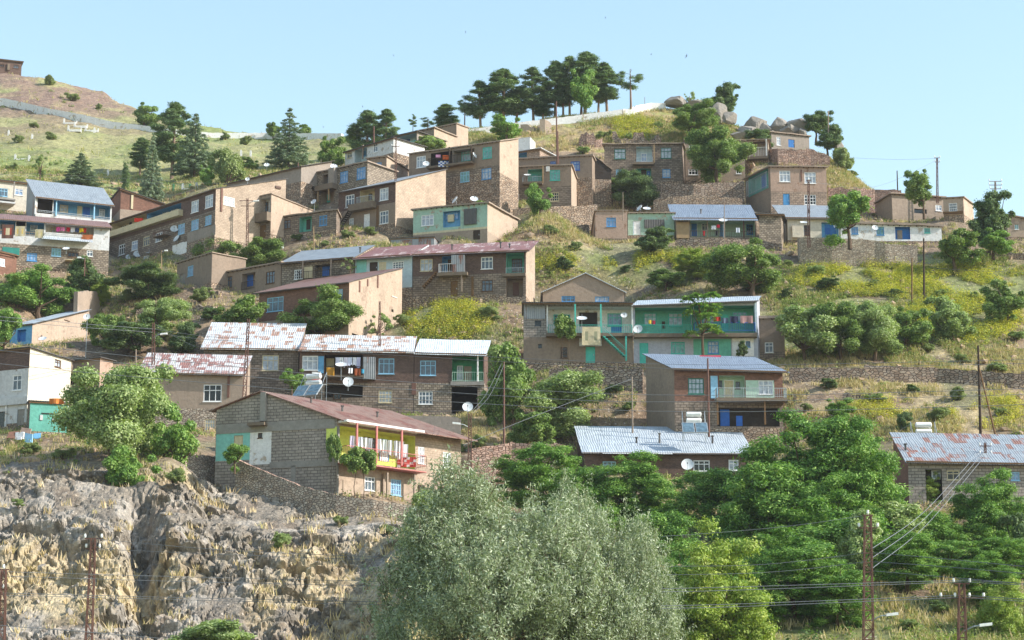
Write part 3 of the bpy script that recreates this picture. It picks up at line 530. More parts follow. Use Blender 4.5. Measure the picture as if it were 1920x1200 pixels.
hs('shed', 'dark lean-to shed between the blue window hut and the squared stone house', (1111, 290), (1146, 318), 336, 'dark', yaw=-5, dep=3, roof='earth', over=.15, th=.1, D=292)
R15 = hs('stone_house', 'squared stone house with dark green windows and pale blue central balcony', (1133, 271), (1279, 270), 341, 'stone', dep=7, roof='earth', over=.3, th=.14, side=('R', 1283), ops=[('w', 1152, 279, 1173, 298, 'g', 'c'), ('w', 1239, 277, 1259, 297, 'g', 'c'), ('n', 1193, 275, 1223, 306, 1.0, 'paleblue', [('w', 1202, 288, 1213, 303, 'w', 'b')]), ('s', 1186, 307, 1226, 311, .9, 'slab'), ('r', 1193, 298, 1223, 307, 'steel', .85), ('n', 1193, 316, 1221, 336, .8, 'turq', [('x', 1202, 318, 1212, 335, .05, 'darkwood', 'door'), ('x', 1213, 321, 1219, 335, .05, 'fbl', 'door')]), ('w', 1242, 317, 1257, 333, 'b', 'c'), ('w', 1155, 318, 1169, 328, 'l', 'b'), ('p', 1226, 274, 308, .8, 'lightwood')])
R16 = hs('mud_house', 'mud house mostly hidden behind the large hillside tree', (1284, 263), (1396, 264), 338, 'mud', dep=6, roof='earth', over=.2, th=.14, D=297, ops=[('w', 1291, 317, 1309, 328, 'w', 'd'), ('w', 1292, 272, 1305, 284, 'w', 'm'), ('w', 1380, 315, 1390, 326, 'w', 'd')])
hs('mud_house', 'small house with pale railed balcony at the top right below the boulders', (1397, 264), (1440, 262), 300, 'mud2', dep=4, roof='earth', over=.3, th=.12, D=303, ops=[('n', 1405, 266, 1438, 281, 1.0, 'mud'), ('r', 1405, 280, 1438, 297, 'white', .8), ('s', 1400, 297, 1440, 300, 1.0, 'slab'), ('p', 1437, 264, 297, .85, 'white')])
R17 = hs('mud_house', 'highest grey hut with white window and blue door under the boulders', (1446, 248), (1517, 256), 280, 'greyplaster', dep=5, roof='earth', over=.25, th=.15, D=309, ops=[('w', 1456, 256, 1464, 273, 'w', 'c'), ('d', 1478, 261, 1490, 277, 'blue2')])
R18 = hs('stone_house', 'two storey house with bare plaster over pink stone, white windows and turquoise side porch', (1444, 313), (1549, 314), 389, 'pinkplaster', side=('L', 1396), roof='earth', over=(.3, .2, .2, .3), th=.15, bands=[(359, 'stonepink')], lwall='mud', ops=[('w', 1461, 320, 1482, 341, 'w', 'c'), ('w', 1508, 323, 1530, 344, 'w', 'c'), ('d', 1468, 363, 1481, 389, 'fb'), ('w', 1508, 365, 1530, 384, 'w', 'd', 'bars'), ('x', 1501, 318, 1504, 340, .05, 'rust', 'stain_strip')],
 lops=[('n', 1403, 322, 1441, 352, 1.0, 'turq', [('x', 1428, 330, 1438, 350, .05, 'fbl', 'door')]), ('r', 1403, 341, 1441, 352, 'steel', .3)])
# strip with metal roofs
S1 = hs('hut', 'pinkish plaster box hut with one blue window at the left of the metal roof strip', (1116, 395), (1176, 395), 450, 'pinkplaster', side=('L', 1108), roof='earth', over=.15, th=.1, ops=[('w', 1137, 408, 1155, 425, 'b', 'b')], bands=[(447, 'stone')])
S2 = hs('hut', 'low mint green hut with tarpaulin and white door', (1177, 400), (1264, 400), 441, 'mint', roof='earth', over=.25, th=.12, dep=5, ops=[('d', 1187, 414, 1201, 440, 'fw'), ('x', 1208, 412, 1246, 428, .15, 'darkroof', 'tarpaulin'), ('w', 1228, 428, 1240, 438, 'e', 'm')])
S3 = hs('veranda_house', 'long house with bluish metal roof, white dish and washing on its open veranda', (1268, 410), (1418, 411), 446, 'mud2', yC=386, dep=6, roof='bluegrey', over=(.9, .2, .3, .5), ops=[('n', 1294, 413, 1416, 445, 1.8, 'palegreen', [('d', 1349, 421, 1359, 444, 'fb'), ('d', 1296, 419, 1307, 443, 'blue2'), ('w', 1399, 421, 1414, 440, 'b', 'd', 'bars'), ('w', 1315, 419, 1328, 433, 'w', 'm')]), ('r', 1294, 433, 1416, 445, 'rust', .05), ('x', 1268, 417, 1292, 447, .2, 'lightwood', 'plank_panel'), ('p', 1358, 411, 444, .05, 'pole'), ('p', 1394, 411, 446, .08, 'rust'), ('p', 1326, 411, 445, .05, 'pole')], pipes=[(1318, 400, 392)])
S4 = hs('hut', 'squared stone block with protruding metal roof between veranda house and cream house', (1423, 402), (1464, 403), 457, 'stone2', dep=5, roof='darkroof', over=.5, side=('R', 1470), dd=-1.5, ops=[])
S5 = hs('cream_house', 'cream house with grey sheet roof and blue door behind the big retaining wall', (1476, 408), (1575, 409), 450, 'cream', yC=387, dep=7, roof='grey', over=(.6, .1, .3, .8), ops=[('n', 1540, 417, 1573, 446, .5, 'blue', [('x', 1546, 421, 1568, 443, .05, 'blue2', 'door'), ('w', 1548, 428, 1556, 438, 'B', 'd')]), ('w', 1507, 422, 1518, 442, 'n', 'd', 'bars'), ('x', 1484, 425, 1505, 447, .6, 'cream', 'low_annex')], pipes=[(1523, 402, 396)])
S6 = hs('white_house', 'low whitewashed house with blue windows, blue door and a heavy earth roof', (1576, 419), (1765, 425), 452, 'white', dep=6, roof='earth', over=.3, th=.3, rough=.1, yaw=0, ops=[('w', 1596, 424, 1609, 439, 'b', 'b'), ('w', 1643, 424, 1658, 441, 'b', 't'), ('n', 1678, 424, 1707, 449, .5, 'blue2', [('x', 1682, 432, 1692, 448, .05, 'mud2', 'door')]), ('w', 1733, 428, 1744, 437, 't', 't')], bands=[])
U1 = hs('mud_house', 'old mud house with sagging dark lean-to on the right ridge', (1672, 364), (1768, 371), 412, 'mud2', side=('L', 1643), roof='earth', over=.35, th=.15, D=282, ops=[('h', 1714, 391, 1738, 401), ('w', 1754, 384, 1766, 396, 'w', 'c')], lwall='mud')
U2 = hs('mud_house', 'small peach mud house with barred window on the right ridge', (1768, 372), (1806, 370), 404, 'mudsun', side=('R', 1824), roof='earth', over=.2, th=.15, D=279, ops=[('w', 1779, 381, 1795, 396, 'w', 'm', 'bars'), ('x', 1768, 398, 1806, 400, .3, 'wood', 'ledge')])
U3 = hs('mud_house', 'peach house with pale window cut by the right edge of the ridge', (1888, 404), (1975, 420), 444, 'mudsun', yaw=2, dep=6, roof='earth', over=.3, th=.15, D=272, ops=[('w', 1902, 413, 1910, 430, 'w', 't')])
# middle rows
M0 = hs('row_house', 'low earth roofed house with shabby blue balcony door, left end of the red roof row', (408, 514), (527, 493), 558, 'mud', dep=5, roof='earth', over=.25, th=.16, ops=[('w', 419, 520, 435, 539, 'n', 'm'), ('n', 454, 514, 478, 541, 1.0, 'mud2', [('x', 462, 512, 475, 536, .06, 'fbl', 'door')]), ('r', 454, 530, 478, 541, 'darkwood', .1), ('w', 499, 510, 515, 530, 'n', 'm')], D=254)
M1 = hs('row_house', 'stone house with grey sheet roof, blue door and a yellow painted panel', (529, 493), (665, 482), 545, 'stone2', dep=6, roof='grey', over=(.6, .1, .2, .3), yC=461, D=M0['D1'], ops=[('w', 552, 506, 567, 523, 'w', 'd', 'bars'), ('x', 571, 501, 586, 521, .1, 'beige', 'panel'), ('n', 590, 497, 623, 519, 1.0, 'stone2', [('x', 605, 500, 618, 517, .06, 'fbl', 'door')]), ('r', 562, 512, 640, 522, 'darkwood', .5), ('p', 571, 491, 522, .5, 'pole'), ('p', 624, 488, 520, .5, 'pole')], pipes=[(677, 470, 460)])
M2 = hs('row_house', 'pale turquoise house under the faded pink and white roof sheets', (666, 485), (773, 478), 545, 'paleblue', dep=6.5, roof='redpaint', over=(.8, .0, .2, .2), yC=459, D=M1['D1'], ops=[('x', 669, 486, 687, 512, .06, 'aqua', 'panel'), ('d', 693, 492, 708, 512, 'darkwood'), ('w', 736, 491, 757, 503, 'w', 'm', 'bars'), ('x', 711, 492, 724, 506, .05, 'beige', 'shutter')])
M3 = hs('brick_house', 'large brown brick house under the red roof with a turquoise corner balcony', (774, 478), (986, 470), 557, 'brick', side=('R', 1003), yC=453, roof='redpaint', over=(.8, .5, .2, .0), D=M2['D1'], bands=[(518, 'stone')], swall='blockcream', ops=[
 ('w', 788, 486, 811, 508, 'e', 'c'), ('n', 829, 481, 848, 515, 1.2, 'blue', [('x', 840, 487, 846, 510, .05, 'wood', 'door')]), ('x', 849, 482, 873, 514, .9, 'corr', 'sheet_screen'), ('r', 826, 499, 850, 514, 'white', 1.0), ('s', 822, 515, 879, 519, 1.1, 'slab'), ('w', 902, 482, 924, 504, 'w', 'm'), ('n', 949, 475, 983, 513, 1.4, 'turq', [('w', 960, 486, 979, 509, 'n', 'm', 'bars')]), ('r', 949, 503, 983, 514, 'steel', .1), ('s', 943, 514, 986, 518, .35, 'slab'),
 ('d', 845, 527, 858, 555, 'wood'), ('w', 903, 525, 924, 546, 'n', 'm'), ('n', 949, 521, 981, 556, 1.4, 'mud', [('x', 962, 530, 973, 554, .05, 'rust', 'gate')]), ('t', 796, 543, 822, 514, .4, 1.0, 'wood'), ('p', 868, 518, 550, .9, 'pole'), ('x', 884, 519, 888, 555, .08, 'wood', 'timber_band')], pipes=[(840, 463, 453), (932, 463, 452), (949, 461, 454)])
hs('shed', 'corrugated grey shed roof tucked behind the red roof', (733, 447), (814, 444), 462, 'corr', D=262, dep=3, roof='darkroof', over=.1)
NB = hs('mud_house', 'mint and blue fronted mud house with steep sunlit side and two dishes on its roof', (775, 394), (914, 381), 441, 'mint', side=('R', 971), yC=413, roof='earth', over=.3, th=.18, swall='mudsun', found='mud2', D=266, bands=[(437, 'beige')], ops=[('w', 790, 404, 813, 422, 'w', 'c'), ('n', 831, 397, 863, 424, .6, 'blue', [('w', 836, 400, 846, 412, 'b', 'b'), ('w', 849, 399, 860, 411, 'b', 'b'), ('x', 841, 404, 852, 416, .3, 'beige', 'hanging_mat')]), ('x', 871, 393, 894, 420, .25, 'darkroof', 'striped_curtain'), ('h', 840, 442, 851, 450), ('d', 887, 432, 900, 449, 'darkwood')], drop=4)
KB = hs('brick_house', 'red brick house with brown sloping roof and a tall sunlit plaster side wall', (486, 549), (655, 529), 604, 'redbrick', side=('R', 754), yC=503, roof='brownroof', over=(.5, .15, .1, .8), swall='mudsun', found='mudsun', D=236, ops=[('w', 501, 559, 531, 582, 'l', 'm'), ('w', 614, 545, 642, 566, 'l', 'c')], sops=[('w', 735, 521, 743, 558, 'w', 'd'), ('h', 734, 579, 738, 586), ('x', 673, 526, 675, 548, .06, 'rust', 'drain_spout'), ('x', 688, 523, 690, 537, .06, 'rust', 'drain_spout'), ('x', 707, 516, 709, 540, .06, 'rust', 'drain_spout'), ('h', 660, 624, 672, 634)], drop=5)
# green complex
G0 = hs('gable_house', 'gabled attic storey with small windows behind the white balcony house', (1018, 548), (1170, 548), 600, 'mud2', D=247, dep=7, roof='lightgrey', over=.3, gable=(1098, 513), ops=[('w', 1053, 555, 1078, 566, 'b', 'm'), ('w', 1116, 556, 1142, 566, 'b', 'c')], bands=[(547, 'mud2')])
G1 = hs('balcony_house', 'white balcony house with carpet over its rail and turquoise stair', (982, 570), (1186, 570), 679, 'cinder', dep=6, roof='darkroof', over=(.8, .1, .2, .2), bands=[(632, 'mud')], ops=[
 ('x', 983, 573, 1022, 598, .06, 'corr', 'sheet_cladding'), ('h', 1003, 601, 1015, 612), ('n', 1028, 575, 1184, 626, 1.7, 'white', [('w', 1038, 590, 1069, 606, 't', 'd'), ('x', 1086, 586, 1120, 612, .05, 'dark', 'door_opening'), ('w', 1139, 588, 1166, 612, 't', 'b'), ('x', 1146, 610, 1166, 625, .05, 'fbl', 'door')]),
 ('r', 1028, 612, 1184, 627, 'ft', .75), ('s', 1024, 627, 1186, 633, .85, 'slab'), ('p', 1026, 573, 632, .1, 'white'), ('p', 1185, 573, 628, .1, 'white'), ('p', 1078, 573, 627, .7, 'ft'), ('p', 1126, 573, 627, .7, 'ft'),
 ('w', 1051, 651, 1064, 671, 'n', 'd', 'bars'), ('d', 1098, 650, 1116, 680, 'ft'), ('x', 1086, 634, 1128, 649, .04, 'white', 'plaster_panel'), ('t', 1171, 672, 1130, 634, .35, .9, 'ft'), ('p', 1173, 632, 679, .75, 'ft'), ('h', 1009, 645, 1016, 653)])
G2 = hs('balcony_house', 'green balcony house with lavender ground floor, turquoise door and washing', (1187, 573), (1419, 564), 681, 'lav', dep=6.5, roof='lightgrey', over=(.6, .2, .2, .1), yC=556, yaw=1, D=G1['D1'], bands=[(630, 'lav')], side=('R', 1424), ops=[
 ('n', 1190, 577, 1296, 627, 1.7, 'green2', [('w', 1207, 587, 1231, 610, 't', 'c'), ('w', 1253, 587, 1280, 612, 't', 'c'), ('x', 1241, 603, 1247, 616, .1, 'darkwood', 'mirror')]), ('n', 1301, 573, 1415, 624, 1.7, 'green2', [('w', 1316, 590, 1340, 610, 't', 'c'), ('w', 1373, 585, 1401, 603, 't', 'b'), ('x', 1352, 590, 1366, 622, .05, 'ft', 'door')]),
 ('r', 1190, 612, 1296, 628, 'ft', .75), ('r', 1301, 608, 1415, 624, 'fbl', .75), ('s', 1188, 628, 1419, 634, .85, 'slab'), ('p', 1298, 573, 628, .1, 'green'), ('p', 1416, 567, 623, .1, 'paleblue'),
 ('d', 1199, 643, 1216, 681, 'ft'), ('w', 1258, 641, 1284, 663, 't', 't'), ('x', 1300, 636, 1371, 669, .05, 'green2', 'painted_panel'), ('w', 1327, 640, 1348, 663, 'b', 'c'), ('x', 1372, 629, 1414, 668, .08, 'white', 'painted_panel'), ('d', 1374, 641, 1386, 668, 'fw'), ('w', 1398, 640, 1407, 651, 'b', 'm')])
G3 = hs('stone_house', 'small brown stone hut with earth roof squeezed behind bushes right of the green house', (1423, 598), (1470, 597), 672, 'mud', dep=5, roof='earth', over=.3, th=.3, ops=[('w', 1434, 642, 1450, 661, 'w', 'm')], dd=1, bands=[(660, 'stone')])
# blue grey roof house
BH = hs('porch_house', 'brick house on posts with wide blue grey roof and mint green porch', (1264, 691), (1467, 697), 802, 'redbrick', side=('L', 1211), yC=665, roof='bluegrey', over=(.7, .5, .2, .3), lwall='mud', yaw=-2, bands=[(752, 'stone')], ops=[
 ('w', 1290, 709, 1320, 739, 'g', 'c', 'bars'), ('x', 1332, 705, 1346, 747, .12, 'flb', 'painted_shutter'), ('n', 1348, 704, 1397, 749, 1.0, 'palegreen', [('d', 1358, 714, 1375, 749, 'beige'), ('w', 1379, 716, 1387, 729, 'n', 'm'), ('w', 1348, 714, 1354, 727, 'n', 'm')]), ('x', 1398, 713, 1452, 749, .03, 'palegreen', 'painted_panel'), ('w', 1422, 713, 1450, 740, 'w', 'c'),
 ('s', 1340, 750, 1472, 757, 1.5, 'slab'), ('r', 1340, 732, 1470, 750, 'steel', 1.45), ('p', 1342, 757, 800, 1.3, 'wood'), ('p', 1430, 757, 800, 1.3, 'wood'), ('p', 1466, 757, 800, 1.3, 'wood'), ('n', 1345, 765, 1462, 800, .5, 'dark', [('x', 1350, 768, 1368, 799, .05, 'fbl', 'door')]), ('x', 1380, 780, 1392, 799, .1, 'fbl', 'chest')], drop=4)
CH = hs('low_house', 'low stone house with wide pale grey sheet roof behind the locust trees', (1096, 848), (1410, 850), 915, 'brick', dep=9, yC=803, roof='lightgrey', over=(.5, .2, .2, .3), D=200, ops=[('w', 1300, 863, 1331, 884, 'w', 'd'), ('w', 1366, 862, 1385, 882, 'w', 'c'), ('a', 1128, 850, 1258, 856, 1.6, 'whiteroof'), ('d', 1196, 868, 1212, 905, 'wood'), ('w', 1130, 865, 1155, 885, 'l', 'm')], pipes=[(1244, 840, 822), (1200, 835, 825), (1345, 838, 824)])
EH = hs('low_house', 'low block house with rust streaked grey roof at the right edge', (1702, 864), (2010, 870), 945, 'cinder', side=('L', 1676), yC=813, roof='greyrust', over=(.6, .2, .2, .3), yaw=0, lwall='redbrick', ops=[('n', 1735, 880, 1768, 940, .6, 'dark', [('w', 1746, 882, 1764, 898, 'w', 'm')]), ('w', 1775, 882, 1800, 900, 'e', 'd'), ('w', 1895, 885, 1912, 901, 'l', 'b')], pipes=[(1690, 842, 830)])
hs('shed', 'grey roofed shed low at the right edge behind the locust trees', (1905, 975), (1990, 975), 1020, 'conc', D=172, dep=4, roof='darkroof', over=.4)
hs('shed', 'small wooden door shed among the trees at lower right', (1843, 976), (1861, 976), 1004, 'pinkplaster', D=174, dep=2, roof='darkroof', over=.15)
# lower left block
W1 = hs('stone_house', 'rough stone house under the largest white roof with rust streaks', (382, 652), (560, 654), 735, 'stone', dep=7, yC=609, roof='whiterust', over=(.5, .1, .3, .3), yaw=0, D=222, ops=[('w', 492, 666, 522, 695, 'e', 'c')])
W2 = hs('stone_house', 'brick and stone house with laundry balcony under patched pink and white roof', (562, 656), (776, 660), 782, 'brick', dep=6.5, yC=633, roof='whiterust', over=(.6, .0, .3, .1), yaw=0, D=220, bands=[(718, 'stone')], ops=[('w', 567, 667, 596, 694, 'w', 'c'), ('x', 597, 668, 607, 700, .06, 'blue', 'shutter'), ('n', 609, 665, 680, 706, 1.5, 'darkwood', [('x', 612, 672, 626, 703, .05, 'beige', 'curtain'), ('d', 640, 678, 655, 704, 'wood')]), ('r', 609, 690, 680, 706, 'darkwood', .9), ('s', 606, 706, 682, 710, 1.0, 'slab'), ('x', 682, 672, 704, 713, .8, 'corr', 'sheet_screen'), ('n', 609, 722, 680, 745, 1.0, 'dark'), ('w', 710, 672, 739, 701, 'l', 'm'), ('w', 710, 732, 735, 755, 'e', 'c', 'bars'), ('w', 625, 738, 639, 749, 'n', 'd')])
W2b = hs('stone_house', 'end house with plain white roof, green balcony and dark open garage', (777, 661), (908, 664), 786, 'brick', dep=6, yC=641, roof='whiteroof', over=(.6, .3, .3, .0), yaw=0, D=W2['D1'], bands=[(718, 'stone2')], side=('R', 915), ops=[('w', 788, 676, 817, 704, 'l', 'm'), ('n', 848, 669, 906, 716, 1.6, 'green', [('w', 857, 686, 868, 713, 'w', 'c'), ('x', 870, 687, 884, 713, .05, 'mud2', 'door')]), ('r', 848, 698, 906, 716, 'palegreen', .05), ('s', 845, 716, 908, 723, .3, 'conc'), ('w', 785, 734, 811, 758, 'w', 'm', 'bars'), ('n', 847, 725, 895, 776, 3.5, 'dark'), ('p', 896, 664, 716, .1, 'white'), ('x', 772, 718, 780, 740, .06, 'rust', 'rust_stain_board')], drop=5)
W3 = hs('plaster_house', 'brown plastered house with red and white checkered roof sheets and dark window', (263, 697), (456, 702), 800, 'mud2', dep=5.5, yC=669, roof='rustpatch', over=(.5, .2, .3, .3), yaw=0, D=212, bands=[(766, 'drywall')], ops=[('w', 382, 721, 415, 753, 'w', 'd'), ('w', 384, 786, 403, 808, 'e', 'c', 'bars'), ('x', 427, 702, 430, 745, .08, 'rust', 'downpipe')], drop=6)
W4 = hs('white_house', 'two storey white house with slate dark roof and shaded side at the left edge', (-40, 662), (56, 652), 800, 'whitew', side=('R', 135), yC=676, roof='darkroof', over=.25, swall='cream', D=206, bands=[(760, 'whitew'), (697, 'whitew')], ops=[('w', 24, 704, 40, 731, 'w', 'm'), ('x', -40, 655, 55, 690, .02, 'brick', 'brick_band'), ('h', -10, 773, 8, 800), ('d', 33, 768, 45, 796, 'conc'), ('p', 13, 757, 800, .05, 'white'), ('s', -40, 752, 54, 757, .25, 'whitew')], sops=[('w', 103, 673, 114, 690, 'n', 'c')])
W5 = hs('mud_house', 'shabby brown house half hidden behind the big tree right of the white house', (137, 677), (188, 671), 790, 'mud', dep=5, roof='rusty', over=.3, D=211, ops=[('w', 132, 700, 140, 720, 'n', 'd')], side=('R', 212), swall='pinkplaster')
hs('ruined_house', 'turquoise painted wall remnant with fallen roof timbers beside the white house', (57, 752), (128, 756), 808, 'turq', dep=2, roof='wood', over=.2, D=201, lwall='stone', ops=[('x', 75, 778, 80, 788, .06, 'whitew', 'plaster_scar'), ('x', 98, 784, 103, 791, .06, 'whitew', 'plaster_scar'), ('x', 78, 774, 104, 777, .07, 'dark', 'plaster_scar')])
W6 = hs('blue_house', 'house with blue front and sunlit side wall under a white edged roof at left', (20, 611), (61, 607), 648, 'blue', side=('R', 165), yC=582, roof='lightgrey', over=.3, swall='mudsun', D=236, ops=[('n', 33, 619, 48, 640, .4, 'blue2')], sops=[('w', 121, 592, 130, 602, 'n', 'd')], drop=5)
hs('mud_house', 'plain shaded brown house under the long row, left of the big leafy tree', (332, 494), (398, 474), 548, 'mud', D=257, dep=5, roof='earth', over=.15, th=.12, ops=[('w', 352, 500, 362, 516, 'l', 'b'), ('d', 337, 515, 346, 545, 'greyplaster')])
# ------------------------------------------------------------------ front house with the yellow balcony
def front_house():
    h = None; Dg = 190.
    P = at(405, 803, Dg); zs = P.z; _, e1 = ray(632, 797); D1 = zs/e1; D1 = Dg-3.5; Q = at(632, 797, D1); Q.z = zs
    A = Vector((P.x, P.y, 0)); B = Vector((Q.x, Q.y, 0)); t = (B-A).normalized()
    # long side: recedes to the right
    az = R(44); d2 = Vector((math.cos(az), math.sin(az), 0)); u = ray(864, 880)[0]; k = (u*B.y-B.x)/(d2.x-u*d2.y); C = B+d2*k
    pe = ray(632, 950)[1]*B.y
    h = empty('yellow_balcony_house', Vector(((A.x+C.x)/2, (A.y+C.y)/2+2, pe)), 'block gable house with lime yellow balcony, red railing and rusty red roof', 'house')
    pf = Plane(A, B); pr = Plane(B, C); zA = pf.hit(405, 769)[1]; zB = pf.hit(632, 784)[1]; ap = pf.hit(493, 735); zC = zB; Dd = A+d2*k
    zbf = min(pf.hit(405, 850)[1], pe); H = dict(D1=0); fh = []; rh = []
    do_ops(h, H, pf, [('h', 455, 759, 466, 770), ('d', 439, 817, 455, 855, 'beige'), ('x', 406, 800, 468, 862, .03, 'aqua', 'painted_panel'), ('x', 469, 805, 508, 870, .03, 'white', 'painted_panel'), ('x', 406, 797, 628, 803, .06, 'conc', 'concrete_band'), ('s', 470, 795, 502, 799, .8, 'slab'), ('w', 484, 812, 492, 821, 'n', 'd'), ('x', 506, 867, 632, 873, .05, 'conc', 'concrete_band'), ('x', 546, 873, 554, 905, .05, 'conc', 'column'), ('x', 491, 737, 500, 790, .35, 'conc', 'chimney_stack'), ('x', 612, 801, 631, 842, .02, 'yellow', 'painted_panel')], fh)
    do_ops(h, H, pr, [('n', 635, 798, 778, 880, 1.5, 'yellow', [('w', 681, 819, 703, 849, 'n', 'm', 'bars'), ('w', 740, 826, 762, 860, 'w', 'c'), ('d', 712, 824, 727, 866, 'fw')]), ('s', 632, 868, 782, 889, 1.3, 'pinkmetal'), ('r', 634, 838, 782, 879, 'pinkmetal', 1.25), ('x', 634, 789, 780, 814, 1.2, 'white', 'balcony_beam'),
        ('p', 653, 796, 869, 1.2, 'pinkmetal'), ('p', 690, 802, 872, 1.2, 'pinkmetal'), ('p', 737, 810, 876, 1.2, 'pinkmetal'), ('p', 634, 799, 952, .05, 'conc'),
        ('w', 784, 837, 796, 870, 'w', 'c', 'bars'), ('w', 831, 847, 846, 878, 'w', 'c', 'bars'), ('w', 684, 893, 703, 921, 'w', 'm'), ('w', 733, 898, 752, 930, 'l', 'b', 'bars'), ('w', 783, 908, 796, 934, 'n', 'd', 'bars'), ('h', 820, 912, 832, 944), ('w', 832, 912, 840, 930, 'n', 'd'),
        ('p', 717, 888, 934, .15, 'mud2'), ('p', 765, 890, 936, .9, 'mud2'), ('p', 714, 888, 936, .9, 'mud2'), ('x', 643, 900, 660, 950, .05, 'mudsun', 'plaster_pier')], rh)
    zf = zbf-4
    mb = MB(); wall_face(mb, pf, zf, zA, zB, [(1e9, M['cinder'])], fh, apex=ap); part(mb, 'wall', h)
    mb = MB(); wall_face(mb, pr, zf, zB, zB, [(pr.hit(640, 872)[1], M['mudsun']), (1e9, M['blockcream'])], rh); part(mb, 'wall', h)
    pb = Plane(C, Dd); mb = MB(); wall_face(mb, pb, zf, zB, zA, [(1e9, M['cinder'])], [], apex=(pf.W-ap[0], ap[1])); part(mb, 'wall', h)
    pl_ = Plane(Dd, A); mb = MB(); wall_face(mb, pl_, zf, zA, zA, [(1e9, M['cinder'])], []); part(mb, 'wall', h)
    z3 = lambda p, z: Vector((p.x, p.y, z)); pk = pf.pt(*ap); pkb = pk+d2*k
    mb = MB(); roof_slab(mb, [z3(A, zA), pk, pkb, z3(Dd, zA)], M['rusty'], (.35, 0, .35, .5), .08, .02, nx=8)
    roof_slab(mb, [pk, z3(B, zB), z3(C, zB), pkb], M['rusty'], (.35, 1.5, .35, 0), .08, .02, nx=8); ro = part(mb, 'roof', h)
    for f_, g_ in ((.3, .55), (.55, .6), (.2, .3)):
        b_ = bilerp([pk, z3(B, zB), z3(C, zB), pkb], g_, f_); m2 = MB(); m2.tube([b_, b_+Vector((0, 0, .5))], [.09, .09], M['darkroof'], 8); m2.tube([b_+Vector((0, 0, .5)), b_+Vector((0, 0, .6))], [.16, .16], M['darkroof'], 8); m2.build('chimney', ro, PO[h.name])
    zl = at(640, 948, B.y).z
    PADS.append(([Vector(p[:2]) for p in (A, B, C, Dd)], zl)); CTRL.append((A.x, A.y, zl+1)); CTRL.append((B.x, B.y, zl)); CTRL.append((C.x, C.y, zl))
    return dict(pf=pf, pr=pr, e=h, A=A, B=B, C=C, zB=zB, zl=zl)
FH = front_house()
# ------------------------------------------------------------------ free standing and retaining walls (top polyline in photo px, bottom row)
def stone_wall(name, label, pts, mat, thick=.5, D=None, cat='stone wall', group=None, jag=.12, deep=2.0, cap=None, ground_ctrl=True, Ds=None):
    """pts: [(x, ytop, ybottom)]"""
    P = []
    for i, (x, yt, yb) in enumerate(pts):
        d = Ds[i] if Ds else (D if D is not None else lookD(x, yb)); t = at(x, yt, d); b = at(x, yb, d); P.append((t, b))
        if ground_ctrl: CTRL.append((b.x, b.y, b.z))
    e = P[len(P)//2][1]; mb = MB(); m_ = M[mat]; rnd = random.Random(sum(map(ord, label)))
    T, Bt = [], []
    for i in range(len(P)-1):
        (t0, b0), (t1, b1) = P[i], P[i+1]; L = (t1-t0).length; n = max(1, int(L/.45))
        for j in range(n+(1 if i == len(P)-2 else 0)):
            f = j/n; T.append(t0.lerp(t1, f)+Vector((0, 0, rnd.uniform(-jag, jag)))); Bt.append(b0.lerp(b1, f)-Vector((0, 0, deep)))
    for i in range(len(T)-1):
        d = (T[i+1]-T[i]); d.z = 0; d.normalize(); nn = Vector((d.y, -d.x, 0)); d2 = (T[min(i+2, len(T)-1)]-T[min(i+1, len(T)-2)]); d2.z = 0; d2.normalize(); n2 = Vector((d2.y, -d2.x, 0))
        a, b, c, dd = Bt[i], Bt[i+1], T[i+1], T[i]
        mb.face([a, b, c, dd], m_); mb.face([b-n2*thick, a-nn*thick, dd-nn*thick, c-n2*thick], m_); mb.face([dd, c, c-n2*thick, dd-nn*thick], M[cap] if cap else m_)
    for q, s in ((0, 1), (-1, -1)):
        d = (T[1]-T[0]) if q == 0 else (T[-1]-T[-2]); d.z = 0; d.normalize(); nn = Vector((d.y, -d.x, 0)); f = [Bt[q], T[q], T[q]-nn*thick, Bt[q]-nn*thick]; mb.face(f if s > 0 else f[::-1], m_)
    o = mb.build(name, None, e); tag(o, label, cat, group); return o
